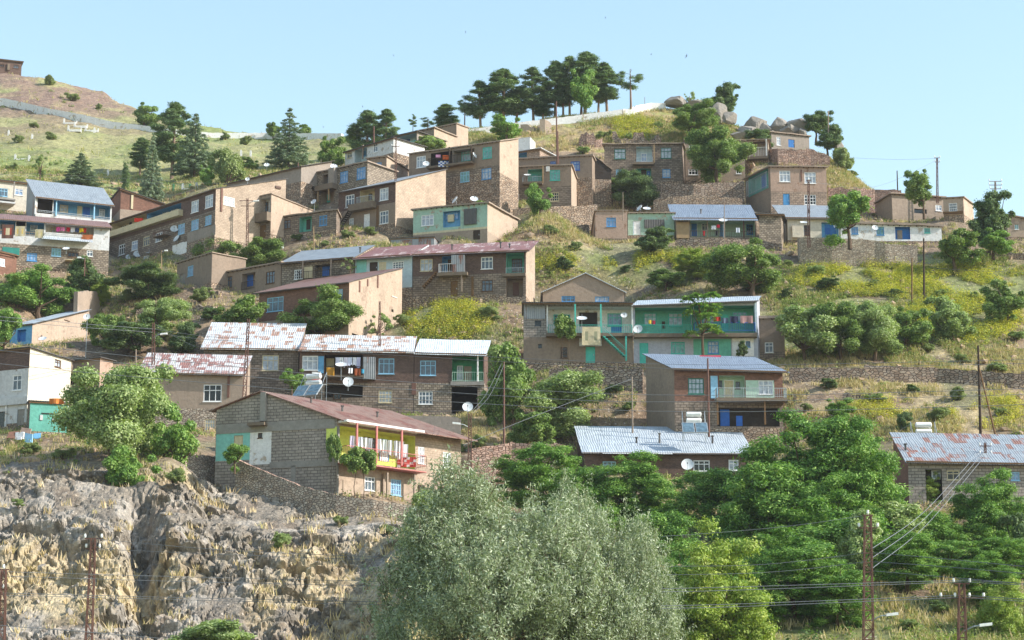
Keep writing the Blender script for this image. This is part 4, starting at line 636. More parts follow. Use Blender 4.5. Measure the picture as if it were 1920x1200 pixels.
def _sw():
    w = stone_wall
    w('whitewashed_wall', 'whitewashed perimeter wall crossing the grassy hill at far left', [(-30, 183, 198), (6, 184, 200), (40, 191, 205), (90, 203, 216), (160, 216, 232), (210, 228, 240), (260, 234, 243), (330, 243, 252), (400, 249, 259), (500, 249, 259), (640, 250, 258)], 'white', .5, jag=.05, cap='rubble')
    w('whitewashed_wall', 'pale stone wall climbing behind the hilltop pine grove', [(878, 243, 256), (960, 231, 245), (1060, 219, 232), (1167, 205, 220)], 'whitew', .5, jag=.04)
    w('whitewashed_wall', 'short sunlit whitewashed wall stepping up to the summit boulders', [(1168, 204, 220), (1190, 205, 218), (1192, 198, 214), (1222, 193, 205), (1248, 193, 204)], 'white', .5, jag=.03)
    w('retaining_wall', 'tall curved dry stone retaining wall below the white house', [(1495, 447, 480), (1499, 445, 497), (1560, 446, 500), (1640, 450, 500), (1660, 457, 501), (1720, 460, 500)], 'drywall', .6, jag=.04)
    w('retaining_wall', 'stone wall carrying the veranda house terrace', [(1266, 449, 464), (1350, 446, 466), (1420, 450, 464), (1466, 457, 470)], 'rubble2', .5)
    w('retaining_wall', 'loose stone wall above the metal roof strip and below the big tree', [(1238, 345, 366), (1300, 345, 375), (1396, 340, 372)], 'rubble2', .5)
    w('retaining_wall', 'rubble terrace just over the bluish metal veranda roof', [(1225, 374, 390), (1262, 368, 392), (1330, 366, 392), (1392, 372, 392)], 'rubble', .5, jag=.2)
    w('retaining_wall', 'brown rubble wall below the house with the green balcony door', [(948, 392, 414), (1030, 389, 414), (1120, 383, 404)], 'rubble', .5)
    w('retaining_wall', 'shaded rubble base under the polka dot rug house', [(836, 347, 366), (936, 350, 366)], 'rubble', .5)
    w('retaining_wall', 'pink rubble wall under the highest grey hut', [(1440, 279, 297), (1458, 278, 309), (1520, 280, 309), (1556, 292, 311)], 'rubpink', .5, jag=.15)
    w('retaining_wall', 'sunny rubble wall running right from the pink stone house', [(1552, 352, 372), (1606, 353, 375), (1640, 354, 376), (1690, 357, 378)], 'rubpink', .5, jag=.15)
    w('retaining_wall', 'long low stone wall with toothed brick top at the right', [(1480, 690, 712), (1620, 690, 716), (1622, 684, 716), (1760, 690, 716), (1900, 700, 728), (1960, 704, 730)], 'rubble2', .5, jag=.08)
    w('retaining_wall', 'overgrown stone wall right of the ridge bushes at far right', [(1828, 466, 482), (1880, 472, 488), (1950, 476, 492)], 'rubble', .5, jag=.2)
    w('retaining_wall', 'small stone step wall on the slope under the brush at right', [(1580, 738, 752), (1640, 740, 756)], 'rubble2', .5, jag=.2)
    w('retaining_wall', 'dark rubble wall under the white balcony house', [(1030, 690, 712), (1110, 688, 716), (1205, 692, 722)], 'rubble2', .5, jag=.12)
    w('retaining_wall', 'blockwork wall with slanting stone steps below the brown brick house', [(770, 560, 580), (812, 557, 584), (900, 557, 590), (985, 556, 584)], 'rubble', .5, jag=.05)
    w('retaining_wall', 'grey rubble bank below the low stone row houses', [(540, 448, 470), (600, 442, 474), (640, 440, 470), (720, 436, 452)], 'rubble2', .5, jag=.2)
    w('retaining_wall', 'dry stone wall under the shabby blue balcony door house', [(318, 543, 562), (360, 540, 560), (410, 546, 566)], 'rubble', .5)
    w('garden_wall', 'rounded cement wall in front of the green balcony house', [(690, 776, 800), (760, 779, 806), (850, 781, 806), (864, 786, 806)], 'greyplaster', .6, jag=.02, D=207)
    w('garden_wall', 'broken plaster wall in front of the block gable house at left', [(345, 852, 866), (420, 857, 872), (442, 861, 876)], 'drywall', .5, jag=.1)
    f = FH; b1 = f['pr']; q = []
    w('retaining_wall', 'curving dry stone wall along the cliff top below the yellow balcony house', [(442, 860, 880), (500, 886, 910), (560, 910, 936), (630, 928, 956), (700, 938, 968), (770, 947, 978), (830, 958, 985), (900, 968, 992)], 'drywall', .5, jag=.05, Ds=[187, 185, 183, 181.3, 181, 181.5, 182, 182], cap='rubpink', deep=2)
    w('garden_wall', 'low brown brick garden wall among the trees right of the lattice mast', [(885, 842, 868), (960, 830, 860), (1060, 832, 862)], 'rubpink', .5, jag=.1)
    w('garden_wall', 'brown mud wall fragment beside the yellowing tree', [(146, 548, 572), (176, 545, 570), (188, 552, 568)], 'mud2', .5)
    w('retaining_wall', 'grey terrace wall under the long balcony row and fig crown', [(228, 512, 534), (300, 520, 540), (330, 528, 548)], 'rubble2', .5, jag=.2)
    w('retaining_wall', 'loose stone bank between the fig crown and the pale leafy tree', [(255, 578, 598), (330, 575, 596), (400, 572, 592)], 'rubble2', .5, jag=.25)
    w('retaining_wall', 'terrace wall on the dry slope right of the mint and blue house', [(985, 428, 440), (1060, 424, 438), (1105, 420, 436)], 'rubble', .5, jag=.2)
    # ruins under the pine grove
    w('ruin', 'ruined mud hut stump with a dark hole below the summit wall', [(976, 234, 250), (986, 231, 250), (1000, 238, 251)], 'mudsun', 1.5, jag=.3)
    w('ruin', 'tall peach mud wall fragment left standing below the summit wall', [(1012, 226, 252), (1022, 224, 252), (1034, 231, 250)], 'mudsun', 1.2, jag=.3)
    w('ruin', 'long crumbling stone wall fragment on the slope over the stone house', [(1085, 262, 276), (1100, 250, 278), (1118, 256, 278), (1130, 262, 276)], 'rubpink', .7, jag=.6)
    w('ruin', 'jagged grey ruin with gaps standing above the squared stone house', [(1148, 248, 268), (1154, 250, 268), (1165, 262, 269), (1184, 262, 269), (1190, 247, 269), (1206, 250, 269), (1210, 262, 269), (1230, 262, 269), (1234, 252, 268), (1240, 256, 268)], 'rubble2', .7, jag=.4)
    w('ruin', 'low broken stone wall on the grassy slope behind the red brick gable', [(150, 352, 362), (179, 354, 363)], 'drywall', .5, jag=.2)
_sw()
# ------------------------------------------------------------------ final ground: residual fit + terraces cut and filled for every building
def finish_ground():
    global ZF
    X = UG[None, :]*DG[:, None]; Y = np.repeat(DG[:, None], len(UG), 1); Z = Z0.copy()
    if CTRL:
        num = np.zeros_like(Z); den = np.zeros_like(Z); s2 = 2*7.0**2
        for (x, y, z) in CTRL:
            r = z-groundz(x, y)
            if abs(r) > 9: print('CTRL far', round(x), round(y), round(r, 1), [round(v) for v in proj(x, y, z)])
            r = max(-9, min(9, r)); i0, i1 = np.searchsorted(DG, [y-25, y+25]); w_ = np.exp(-((X[i0:i1]-x)**2+(Y[i0:i1]-y)**2)/s2); num[i0:i1] += w_*r; den[i0:i1] += w_
        Z += num/np.maximum(den, 1.0)
    # natural unevenness
    for i in range(len(DG)):
        if DG[i] > 470: continue
        y = DG[i]; row = Z[i]
        for j in range(len(UG)):
            x = X[i, j]; v = Vector((x*.22, y*.22, 3)); a = noise.noise(v)*.35+noise.noise(v*4)*.13
            row[j] += a*(1.0 if y < 330 else 1.6)
    # cliffs at the lower left and erosion faces on the summit
    PXg, PYg = proj_np(X, Y, Z)
    cl = np.clip((PYg-862-np.clip((PXg-380)*.26, 0, 110))/45, 0, 1)*np.clip((1000-PXg)/90, 0, 1); cl *= (Y > 130)
    # gully between the two cliff buttresses
    gx = 262+np.clip((PYg-900)*.06, 0, 30); g_ = np.exp(-((PXg-gx)/26)**2)*np.clip((PYg-905)/50, 0, 1)*np.clip((1180-PYg)/80, 0, 1); Z -= g_*3.6*(Y > 130)
    for (poly, lv) in PADS:
        c = sum((p for p in poly), Vector((0, 0)))/4; rad = max((p-c).length for p in poly)+8
        i0, i1 = np.searchsorted(DG, [c.y-rad, c.y+rad]); xs, ys = X[i0:i1], Y[i0:i1]; m = np.abs(xs-c.x) < rad
        if not m.any(): continue
        # signed distance to convex polygon (positive outside)
        area = sum(poly[k].x*poly[(k+1) % 4].y-poly[(k+1) % 4].x*poly[k].y for k in range(4)); sg = 1 if area > 0 else -1; sd = np.full(xs.shape, -1e9)
        for k in range(4):
            a, b = poly[k], poly[(k+1) % 4]; t = b-a
            if t.length < 1e-6: continue
            t.normalize(); n = Vector((t.y, -t.x))*sg; sd = np.maximum(sd, (xs-a.x)*n.x+(ys-a.y)*n.y)
        dd = np.maximum(0, sd-.5); zz = Z[i0:i1]; up = lv+dd*1.5+(sd > .3)*0; lo = lv-.05-dd*.9
        Z[i0:i1] = np.where(m, np.clip(zz, np.minimum(lo, up), up), zz)
        inside = m & (sd < -.1); Z[i0:i1] = np.where(inside, np.minimum(Z[i0:i1], lv-.1), Z[i0:i1])
    def box(a, n, ax):
        c = np.cumsum(np.pad(a, [(n+1, n) if k == ax else (0, 0) for k in (0, 1)], 'edge'), axis=ax); return ((c[2*n+1:]-c[:-2*n-1]) if ax == 0 else (c[:, 2*n+1:]-c[:, :-2*n-1]))/(2*n+1)
    S = Z.copy()
    for _ in range(3): S = box(box(S, 7, 0), 9, 1)
    k = np.clip((Y-196)/6, 0, 1)*np.clip((345-Y)/10, 0, 1); k = np.maximum(k, 0)
    S = np.where(PYg < 850, S, Z); Z = Z*(1-k*.92)+S*k*.92
    for i in range(len(DG)):
        if 190 < DG[i] < 340:
            for j in range(0, len(UG)): Z[i, j] += noise.noise(Vector((X[i, j]*.5, DG[i]*.5, 7)))*.16
    for (poly, lv) in PADS:
        c = sum((p for p in poly), Vector((0, 0)))/4; rad = max((p-c).length for p in poly)+2.5
        i0, i1 = np.searchsorted(DG, [c.y-rad, c.y+rad]); xs, ys = X[i0:i1], Y[i0:i1]; m = np.abs(xs-c.x) < rad
        area = sum(poly[k].x*poly[(k+1) % 4].y-poly[(k+1) % 4].x*poly[k].y for k in range(4)); sg = 1 if area > 0 else -1; sd = np.full(xs.shape, -1e9)
        for k in range(4):
            a, b = poly[k], poly[(k+1) % 4]; t = (b-a).normalized(); n = Vector((t.y, -t.x))*sg; sd = np.maximum(sd, (xs-a.x)*n.x+(ys-a.y)*n.y)
        zz = Z[i0:i1]; up = lv-.05+np.maximum(0, sd-.2)*2.2
        Z[i0:i1] = np.where(m & (sd < 1.6), np.minimum(zz, up), zz)
        INS[i0:i1] |= (m & (sd < .15))
    ZF = Z; return X, Y, Z
INS = np.zeros((len(DG), len(UG)), bool)
def proj_np(X, Y, Z):
    f = CP*Y+SP*Z; return 960+F*X/f, 600-F*(CP*Z-SP*Y)/f
def nzmap(X, Y, s, seed, oct=3):
    """cheap numpy value noise"""
    out = np.zeros_like(X); amp = 1.; tot = 0
    for o in range(oct):
        r = np.random.RandomState(seed+o*17).rand(256, 256); x, y = X*s*2**o, Y*s*2**o; xi, yi = np.floor(x).astype(int), np.floor(y).astype(int); fx, fy = x-xi, y-yi; fx = fx*fx*(3-2*fx); fy = fy*fy*(3-2*fy)
        g = lambda a, b: r[a % 256, b % 256]
        out += amp*((g(xi, yi)*(1-fx)+g(xi+1, yi)*fx)*(1-fy)+(g(xi, yi+1)*(1-fx)+g(xi+1, yi+1)*fx)*fy); tot += amp; amp *= .55
    return out/tot
XG, YG, ZG = finish_ground()
PXG, PYG = proj_np(XG, YG, ZG)
def rock_relief():
    """blocky bedrock pushed out along the face of the cliff"""
    cl = np.clip((PYG-868-np.clip((PXG-380)*.26, 0, 110))/30, 0, 1)*np.clip((1020-PXG)/90, 0, 1)*(YG > 130)
    dx, dy, dz = np.zeros_like(XG), np.zeros_like(XG), np.zeros_like(XG)
    for i in range(len(DG)):
        if cl[i].max() <= 0: continue
        for j in np.nonzero(cl[i] > 0)[0]:
            p = Vector((XG[i, j], YG[i, j], ZG[i, j])); q = p+noise.noise_vector(p*.45)*.9; o = 0.; tx = 0.
            rk = max(0, min(1, (noise.noise(p*.16+Vector((5, 5, 5)))+.32)*2.2))
            for s_, a_ in ((.21, 1.05), (.55, .6), (1.3, .36), (2.8, .18)):
                vd, vp = noise.voronoi(q*s_); c_ = vp[0]; hv = noise.cell_vector(c_*7.31+Vector((3.3, 1.7, 9.1))); r_ = q*s_-c_; cr = min(1, (vd[1]-vd[0])*6)
                o += a_*((hv.x-.5)*.9+r_.x*(hv.y-.5)*1.8+r_.z*(hv.z-.5)*1.8-(1-cr)*.5); tx += a_*(hv.y-.5)*.25
            o = o*(.25+.75*rk); f = cl[i, j]; dx[i, j] = f*tx*rk; dy[i, j] = -f*o*.75; dz[i, j] = f*o*.6
    return dx, dy, dz
_d = rock_relief(); XG, YG, ZG = XG+_d[0], YG+_d[1], ZG+_d[2]; CRV = np.abs(_d[2])
def ell(cx, cy, rx, ry, soft=.5):
    d = ((PXG-cx)/rx)**2+((PYG-cy)/ry)**2; return np.clip((1-d)/soft, 0, 1)
# vegetation / soil zones on the ground (surface colour of soil, rock, dry and green grass)
def L3(h): return np.array(srgb(h))
n_a, n_b, n_c = nzmap(XG, YG, .09, 1), nzmap(XG, YG, .35, 2), nzmap(XG, YG, .05, 3)
def ss(x, a, b): return np.clip((x-a)/(b-a), 0, 1)
GC = np.zeros(XG.shape+(3,)); GC[:] = L3('#83705c')
def lay(mask, c):
    global GC
    GC = GC*(1-mask[..., None])+L3(c)*mask[..., None]
lay(ss(n_b, .45, .6)*.7, '#97836b'); lay(ss(n_a, .55, .7)*.55, '#79805a')
yel = np.zeros_like(XG)
for e in ((1150, 500, 190, 26), (1700, 525, 230, 40), (830, 600, 95, 55), (1800, 600, 130, 50), (1850, 775, 80, 35), (1650, 770, 60, 22), (1560, 240, 1, 1), (1180, 245, 50, 26)): yel = np.maximum(yel, ell(*e))
green = np.zeros_like(XG)
for e in ((1150, 500, 230, 45), (1700, 530, 300, 60), (830, 590, 110, 75), (1650, 600, 260, 80), (1500, 630, 120, 60), (1120, 240, 110, 30), (1300, 250, 120, 40), (880, 255, 60, 20), (1700, 640, 200, 50)): green = np.maximum(green, ell(*e))
lay(green*ss(n_b, .3, .5)*.8, '#7d8450')
dry = np.zeros_like(XG)
for e in ((1700, 690, 300, 50), (1700, 770, 300, 60), (1100, 430, 120, 45), (1560, 330, 120, 60), (1240, 205, 80, 30), (1150, 360, 100, 30), (1750, 1120, 120, 60), (920, 800, 60, 60)): dry = np.maximum(dry, ell(*e))
lay(dry*ss(n_b, .35, .5)*.9, '#a69472')
hill = ((YG > 305) & (PXG < 880)).astype(float)*ss(YG, 300, 312)
lay(hill, '#949164'); lay(hill*ss(n_c, .45, .62), '#808a52'); lay(hill*ss(n_a, .48, .62)*ss(PYG, 300, 200)*1.0, '#84705f'); lay(hill*ss(PYG, 215, 190)*ss(n_a+n_b*.3, .5, .62)*.85, '#846e60'); lay(hill*ss(n_b, .6, .75)*.4, '#a89a70')
cliff = ss(PYG-np.clip((PXG-380)*.26, 0, 110), 855, 890)*ss(PXG, 1040, 960)*(YG > 130)
rockn = nzmap(XG, YG*1.0, .5, 9)
lay(cliff, '#857c70'); lay(cliff*ss(rockn, .5, .62), '#9d958a'); lay(cliff*ss(n_a+.25*(n_b-.5), .5, .6)*.9, '#b5a483'); lay(cliff*ss(n_b, .62, .72)*.45, '#7d6b58')
summit = ((YG > 306) & (PXG > 880)).astype(float); lay(summit*.75, '#a08c66'); lay(summit*ss(n_b, .55, .65)*.7, '#8f9450'); lay(summit*ell(1190, 235, 90, 22)*ss(n_b, .35, .5)*.8, '#a07a5a')
far = (YG > 470).astype(float); lay(far, '#a39a68')
lay(((YG < 150) & (YG > 60)).astype(float)*.8, '#6f7a45')
# erosion: banks that are too steep for grass show bare soil and stones
gz = np.gradient(ZG, axis=0)/np.gradient(YG, axis=0); steep = ss(np.abs(gz), .95, 1.5)*(YG < 330)*(1-cliff); lay(steep*.8, '#8a6e56')
g = N('hillside'); ca = g.n('ShaderNodeAttribute', attribute_name='Col'); p = g.obj()
n1 = g.noise(p, 1.4, 6, .75); n2 = g.noise(p, .35, 5, .7)
a = g.mix(.8, ca.outputs['Color'], g.ramp(n1, [(.3, (.45, .43, .4)), (.5, (.95,)*3), (.68, (1.5, 1.45, 1.35))]), 'MULTIPLY')
a = g.mix(.5, a, g.ramp(n2, [(.35, (.62, .62, .62)), (.65, (1.3,)*3)]), 'MULTIPLY')
vr = g.n('ShaderNodeTexVoronoi'); vr.inputs['Scale'].default_value = 3.2; g.l(p, vr.inputs['Vector']); sc3 = g.n('ShaderNodeSeparateColor'); g.l(vr.outputs['Color'], sc3.inputs[0])
stn = g.ramp(sc3.outputs[0], [(.80, (0, 0, 0)), (.82, (1, 1, 1))]); dst = g.ramp(vr.outputs['Distance'], [(.22, (1, 1, 1)), (.36, (0, 0, 0))])
mm = g.mix(1.0, stn, dst, 'MULTIPLY'); a = g.mix(mm, a, srgb('#b8ab9a')); g.col(a); g.b.inputs['Roughness'].default_value = .95; g.bump(n1, 1.0, .3)
nD, nU = XG.shape; V = np.stack([XG, YG, ZG], -1).reshape(-1, 3)
# the sheet continues under the camera and across the valley floor
idx = np.arange(nD*nU).reshape(nD, nU); Fq = np.stack([idx[:-1, :-1], idx[:-1, 1:], idx[1:, 1:], idx[1:, :-1]], -1).reshape(-1, 4)
me = npmesh('hillside', V, Fq, [g.m], smooth=True); me.polygons.foreach_set('use_smooth', ~((cliff > .5)[:-1, :-1].ravel()))
cat_ = me.color_attributes.new('Col', 'FLOAT_COLOR', 'POINT'); cat_.data.foreach_set('color', np.concatenate([GC.reshape(-1, 3), np.ones((nD*nU, 1))], 1).astype(np.float32).ravel())
tag(link('hillside', me), kind='structure')
vf = MB(); zl_, zr_ = float(ZG[0, 0]), float(ZG[0, -1]); gm = plaster('#7b7a52', .3); xe = .9*float(DG[0])
vf.face([(-2500, -400, -6), (2500, -400, -6), (2500, 55, -3), (-2500, 55, -3)], gm); vf.face([(-2500, 55, -3), (2500, 55, -3), (xe+2, DG[0]+.3, min(zl_, zr_)-.1), (-xe-2, DG[0]+.3, min(zl_, zr_)-.1)], gm)
vf.face([(-2500, 55, -3), (-xe-2, DG[0]+.3, zl_-.4), (-2270, 2500, -70), (-4500, 2500, -70)], gm); vf.face([(xe+2, DG[0]+.3, zr_-.4), (2500, 55, -3), (4500, 2500, -70), (2270, 2500, -70)], gm)
tag(vf.build('valley_floor'), kind='structure')
# ------------------------------------------------------------------ vegetation
FOL = dict(
 broad=foliage(['#4a652c', '#66803a', '#869c54', '#a9b876'], 'broad_leaves'), dark=foliage(['#3e552e', '#566c3e', '#728655', '#9aaa7a'], 'dark_leaves'),
 bushy=foliage(['#5f7040', '#7b8a52', '#96a266', '#b0b982'], 'shrub_leaves'), bright=foliage(['#507534', '#6b8f42', '#87a650', '#a9c06e'], 'bright_leaves', .3), locust=foliage(['#40632a', '#5a8036', '#7b9f46', '#a8c266'], 'locust_leaves', .3), yellowgreen=foliage(['#6d8634', '#8a9f42', '#a4b352', '#bdc070'], 'yellow_green_leaves', .3),
 pine=foliage(['#4c6342', '#657b50', '#819564', '#a5b484'], 'pine_needles', .3, .7), conif=foliage(['#566850', '#6e8062', '#889878', '#a6b294'], 'conifer_needles', .2, .7),
 willow=foliage(['#5f6c4c', '#828e6a', '#a3ad8c', '#c9cfb6'], 'willow_leaves', .22, .5), pale=foliage(['#647a42', '#869a58', '#a5b476', '#c4cd9c'], 'pale_leaves', .35))
BARK = plaster('#5d4c3c', .4, name='bark'); BARKP = plaster('#8a7565', .35, name='pale_bark')
def leaves(P, Nn, size, asp, rs, cup=0.):
    """rhombic leaf quads at P with normals Nn; returns V,F"""
    n = len(P); r = rs.normal(size=(n, 3)); t = np.cross(Nn, r); t /= np.linalg.norm(t, axis=1, keepdims=True)+1e-9; b = np.cross(Nn, t)
    s = size*(.6+.8*rs.rand(n, 1)); a = t*s; c = b*s*asp
    V = np.stack([P-a, P+c*.9, P+a, P-c*.9], 1).reshape(-1, 3); F_ = np.arange(4*n).reshape(-1, 4); return V, F_
def blobcloud(cen, rad, per, size, asp, rs, flat=1., up=.5, shell=.55, gap=None, gt=-.1):
    if gap:
        off = Vector(rs.rand(3)*40); kp = [k for k, c in enumerate(cen) if noise.noise(Vector(c)*gap+off) > gt]; cen, rad = [cen[k] for k in kp], [rad[k] for k in kp]
    Ps, Ns, Rn = [], [], []
    for c, r in zip(cen, rad):
        n = int(per*(r/np.mean(rad))**2); d = rs.normal(size=(n, 3)); d[:, 2] = d[:, 2]*.9+.25; d /= np.linalg.norm(d, axis=1, keepdims=True)
        q = d*r*(shell+(1-shell)*rs.rand(n, 1))*(1+.2*rs.normal(size=(n, 1))); q[:, 2] *= flat; Ps.append(c+q)
        nn = d+np.array([0, 0, up])+rs.normal(size=(n, 3))*.55; Ns.append(nn/np.linalg.norm(nn, axis=1, keepdims=True)); Rn.append(np.clip(rs.rand(n)*.75+rs.rand()*.3, 0, 1))
    return np.concatenate(Ps), np.concatenate(Ns), np.concatenate(Rn)
def mk_tree(kind, seed, fine=False):
    lk, nk = (.6, 2.1) if fine else (1., 1.)
    rs = np.random.RandomState(seed); rn = random.Random(seed); tr = MB(); bark = BARK
    if kind in ('broad', 'bright', 'dark', 'pale', 'bush', 'sparse'):
        h, w = (3., 4.) if kind == 'bush' else (6.5, 6.); cz = .46 if kind == 'bush' else .5; n = 115; cen, rad = [], []
        lobes = [(rn.uniform(-.26, .26), rn.uniform(-.26, .26), rn.uniform(-.2, .22)) for _ in range(6)]
        while len(cen) < n:
            d = rs.normal(size=3); d /= np.linalg.norm(d); r = rs.rand()**.45; lo = lobes[rs.randint(6)]
            q = d*r*np.array([.27*w, .27*w, .32*h])*(1.18 if rs.rand() < .12 else 1)*(1 if d[2] > 0 else .93)+np.array([lo[0]*w, lo[1]*w, lo[2]*h]); q[2] += cz*h
            if kind == 'bush': q[2] = max(q[2], .08*h)
            if q[2] > .95*h or q[2] < .04*h or abs(q[0]) > .47*w: continue
            cen.append(q); rad.append(w*(.055+.1*rs.rand()**1.6))
        lsz = (.17 if kind != 'bush' else .12)*lk
        if kind == 'sparse': cen, rad = cen[:34], [r*.8 for r in rad[:34]]
        P, Nn, rnd = blobcloud(cen, rad, 400*nk if kind != 'sparse' else 170*nk, lsz, .6, rs, .85, .45, .55, .55)
        V, F_ = leaves(P, Nn, lsz*.75, .62, rs); mat = FOL[{'bush': 'bushy', 'sparse': 'pale'}.get(kind, kind)]
        base = -.3 if kind != 'bush' else -.2; fork = h*.22
        if kind != 'bush': tr.tube([(0, 0, -1.2), (0, 0, 0), (.08, .05, fork*.6), (.02, .1, fork)], [.26, .2, .16, .14], bark, 8)
        for k in range(9):
            c = cen[rs.randint(len(cen))]; a = np.array([.02, .1, fork if kind != 'bush' else 0]); mdl = (a+c)/2+rs.normal(size=3)*.2; tr.tube([a, mdl, c], [.11, .06, .02], bark, 5)
        H_, W_ = h, w
    elif kind == 'ailanthus':
        h, w = 7., 6.; Ps, Ns, Rn = [], [], []; tips = []
        for k in range(15):
            z = rs.uniform(.32, .98)*h; an = rs.rand()*6.28; rr = w*.34*rs.rand()**.5*(1.15-.5*z/h); c = np.array([math.cos(an)*rr, math.sin(an)*rr, z]); tips.append(c)
            for f in range(17):
                a2 = rs.rand()*6.28; dr = np.array([math.cos(a2), math.sin(a2), rs.uniform(-.1, .7)]); dr /= np.linalg.norm(dr); L = rs.uniform(.7, 1.2); m = 34; t = rs.rand(m, 1); p = c+dr*t*L+np.array([0, 0, -.7])*t**2*L*.8; sdv = np.cross(dr, [0, 0, 1.]); p = p+sdv*rs.choice([-1, 1], (m, 1))*rs.rand(m, 1)*.16; Ps.append(p); nn = np.array([0, 0, 1.])+rs.normal(size=(m, 3))*.45; Ns.append(nn/np.linalg.norm(nn, axis=1, keepdims=True)); Rn.append(np.clip(rs.rand(m)*.6+rs.rand()*.4, 0, 1))
        P, Nn, rnd = np.concatenate(Ps), np.concatenate(Ns), np.concatenate(Rn); V, F_ = leaves(P, Nn, .13, .4, rs); mat = FOL['bright']
        tr.tube([(0, 0, -1), (0, 0, 0), (.1, 0, h*.35)], [.15, .13, .09], bark, 6)
        for c in tips: tr.tube([(.1, 0, h*.3), (c[0]*.5, c[1]*.5, (h*.3+c[2])/2), c], [.07, .05, .02], bark, 4)
        H_, W_ = h, w
    elif kind == 'vine':
        h, w = 5., 4.; cen, rad = [], []
        while len(cen) < 40: d = rs.normal(size=3); d /= np.linalg.norm(d); cen.append(d*rs.rand()**.4*np.array([.4*w, .3*w, .2*h])+np.array([0, 0, .76*h])); rad.append(rs.uniform(.25, .5))
        P, Nn, rnd = blobcloud(cen, rad, 230, .12, .7, rs); V, F_ = leaves(P, Nn, .11, .7, rs); mat = FOL['broad']
        for q in (-.35, .3): tr.tube([(q, 0, -1), (q*1.5, .05, .3*h), (q*.6, 0, .75*h)], [.05, .04, .02], bark, 5)
        H_, W_ = h, w
    elif kind in ('pine', 'pinethin'):
        h, w = 10., 4.6; bark = BARKP; lean = rs.normal(size=2)*.3; cen, rad = [], []
        lo = .26 if kind == 'pine' else .5; n = 84 if kind == 'pine' else 26
        for k in range(n):
            f = lo+(1-lo)*(k+.5)/n*.98; g_ = (f-lo)/(1-lo); pr = math.sin(math.pi*min(1, g_*.85+.16))**.7*w*.40*(1-.35*g_**3); an = rs.rand()*6.28; rr = pr*(.35+.65*rs.rand()); 
            cen.append(np.array([math.cos(an)*rr+lean[0]*f, math.sin(an)*rr+lean[1]*f, f*h-.2])); rad.append(rs.uniform(.45, .95)*(1-.35*g_))
        P, Nn, rnd = blobcloud(cen, rad, 230 if kind == 'pine' else 230, .2, .3, rs, .6, .9, .5, .45, -.2); V, F_ = leaves(P, Nn, .2, .2, rs); mat = FOL['pine']
        tr.tube([(0, 0, -1.5), (0, 0, 0), (lean[0]*.5, lean[1]*.5, h*.5), (lean[0], lean[1], h*.93)], [.2, .17, .12, .03], bark, 7)
        for c in cen[::2]: tr.tube([(lean[0]*c[2]/h, lean[1]*c[2]/h, c[2]-.35), c], [.05, .02], bark, 4)
        H_, W_ = h, w
    elif kind == 'conifer':
        h, w = 12., 7.; cen, rad = [], []
        for k in range(17):
            g_ = k/16; z = h*(.12+.85*g_); R_ = w*.47*(1-g_)**.8+.15; m = max(3, int(9*(1-g_)+2)); ph = rs.rand()*6
            for j in range(m):
                an = ph+6.28*j/m+rs.rand()*.4; 
                for q in (.45, .8, 1.0):
                    rr = R_*q*rs.uniform(.85, 1.1); cen.append(np.array([math.cos(an)*rr, math.sin(an)*rr, z-.35*q*q*R_*.35+rs.normal()*.12])); rad.append((.34+.35*(1-g_))*rs.uniform(.8, 1.15)*(1.1-.35*q))
        P, Nn, rnd = blobcloud(cen, rad, 62, .2, .3, rs, .4, 1.0); V, F_ = leaves(P, Nn, .22, .26, rs); mat = FOL['conif']
        tr.tube([(0, 0, -1.2), (0, 0, 0), (0, 0, h*.95)], [.25, .2, .03], bark, 7); H_, W_ = h, w
    elif kind == 'cypress':
        h, w = 6., 1.8; cen = [np.array([rs.normal()*.16, rs.normal()*.16, z]) for z in np.linspace(.4, 5.7, 40)]; rad = [.62*math.sin(math.pi*min(1, .28+c[2]/h*.72))**.6*rs.uniform(.75, 1.1)+.05 for c in cen]
        P, Nn, rnd = blobcloud(cen, rad, 130, .14, .4, rs, 1.2, .6); V, F_ = leaves(P, Nn, .13, .4, rs); mat = FOL['dark']; tr.tube([(0, 0, -1), (0, 0, 5)], [.14, .04], bark, 6); H_, W_ = h, w
    elif kind in ('locust', 'yellowgreen'):
        h, w = 12., 9.; cen, rad = [], []; n = 240
        while len(cen) < n:
            d = rs.normal(size=3); d /= np.linalg.norm(d); r = rs.rand()**.4; q = d*r*(1.12 if rs.rand() < .12 else 1)*np.array([.44*w, .44*w, .48*h]); q[2] += .48*h
            if q[2] < .06*h: continue
            cen.append(q); rad.append(rs.uniform(.5, 1.25))
        P, Nn, rnd = blobcloud(cen, rad, 330*nk, .2, .5, rs, .6, .85, .35, .32, -.2)
        # fronds hang at the rims
        V, F_ = leaves(P, Nn, .13*lk, .42, rs); mat = FOL[kind]
        tr.tube([(0, 0, -1.5), (0, 0, 0), (.2, .1, 3), (.1, .3, 5)], [.34, .26, .2, .16], bark, 8)
        for k in range(16):
            c = cen[rs.randint(n)]; a = np.array([.1, .2, 3.2+rs.rand()*2]); tr.tube([a, (a+c)/2+np.array([0, 0, .5]), c], [.12, .07, .02], bark, 5)
        H_, W_ = h, w
    elif kind == 'willow':
        h, w = 11., 12.; Ps, Ns, Rn, sp = [], [], [], []; 
        lob = [np.array([-.17*w, 0, .5*h]), np.array([.22*w, -.05*w, .4*h]), np.array([-.02*w, -.18*w, .34*h]), np.array([-.05*w, .15*w, .5*h]), np.array([.3*w, .1*w, .3*h]), np.array([-.34*w, .05*w, .3*h])]
        lr = [(.2*w, .47*h), (.18*w, .44*h), (.28*w, .38*h), (.24*w, .42*h), (.17*w, .34*h), (.15*w, .34*h)]
        cls = []
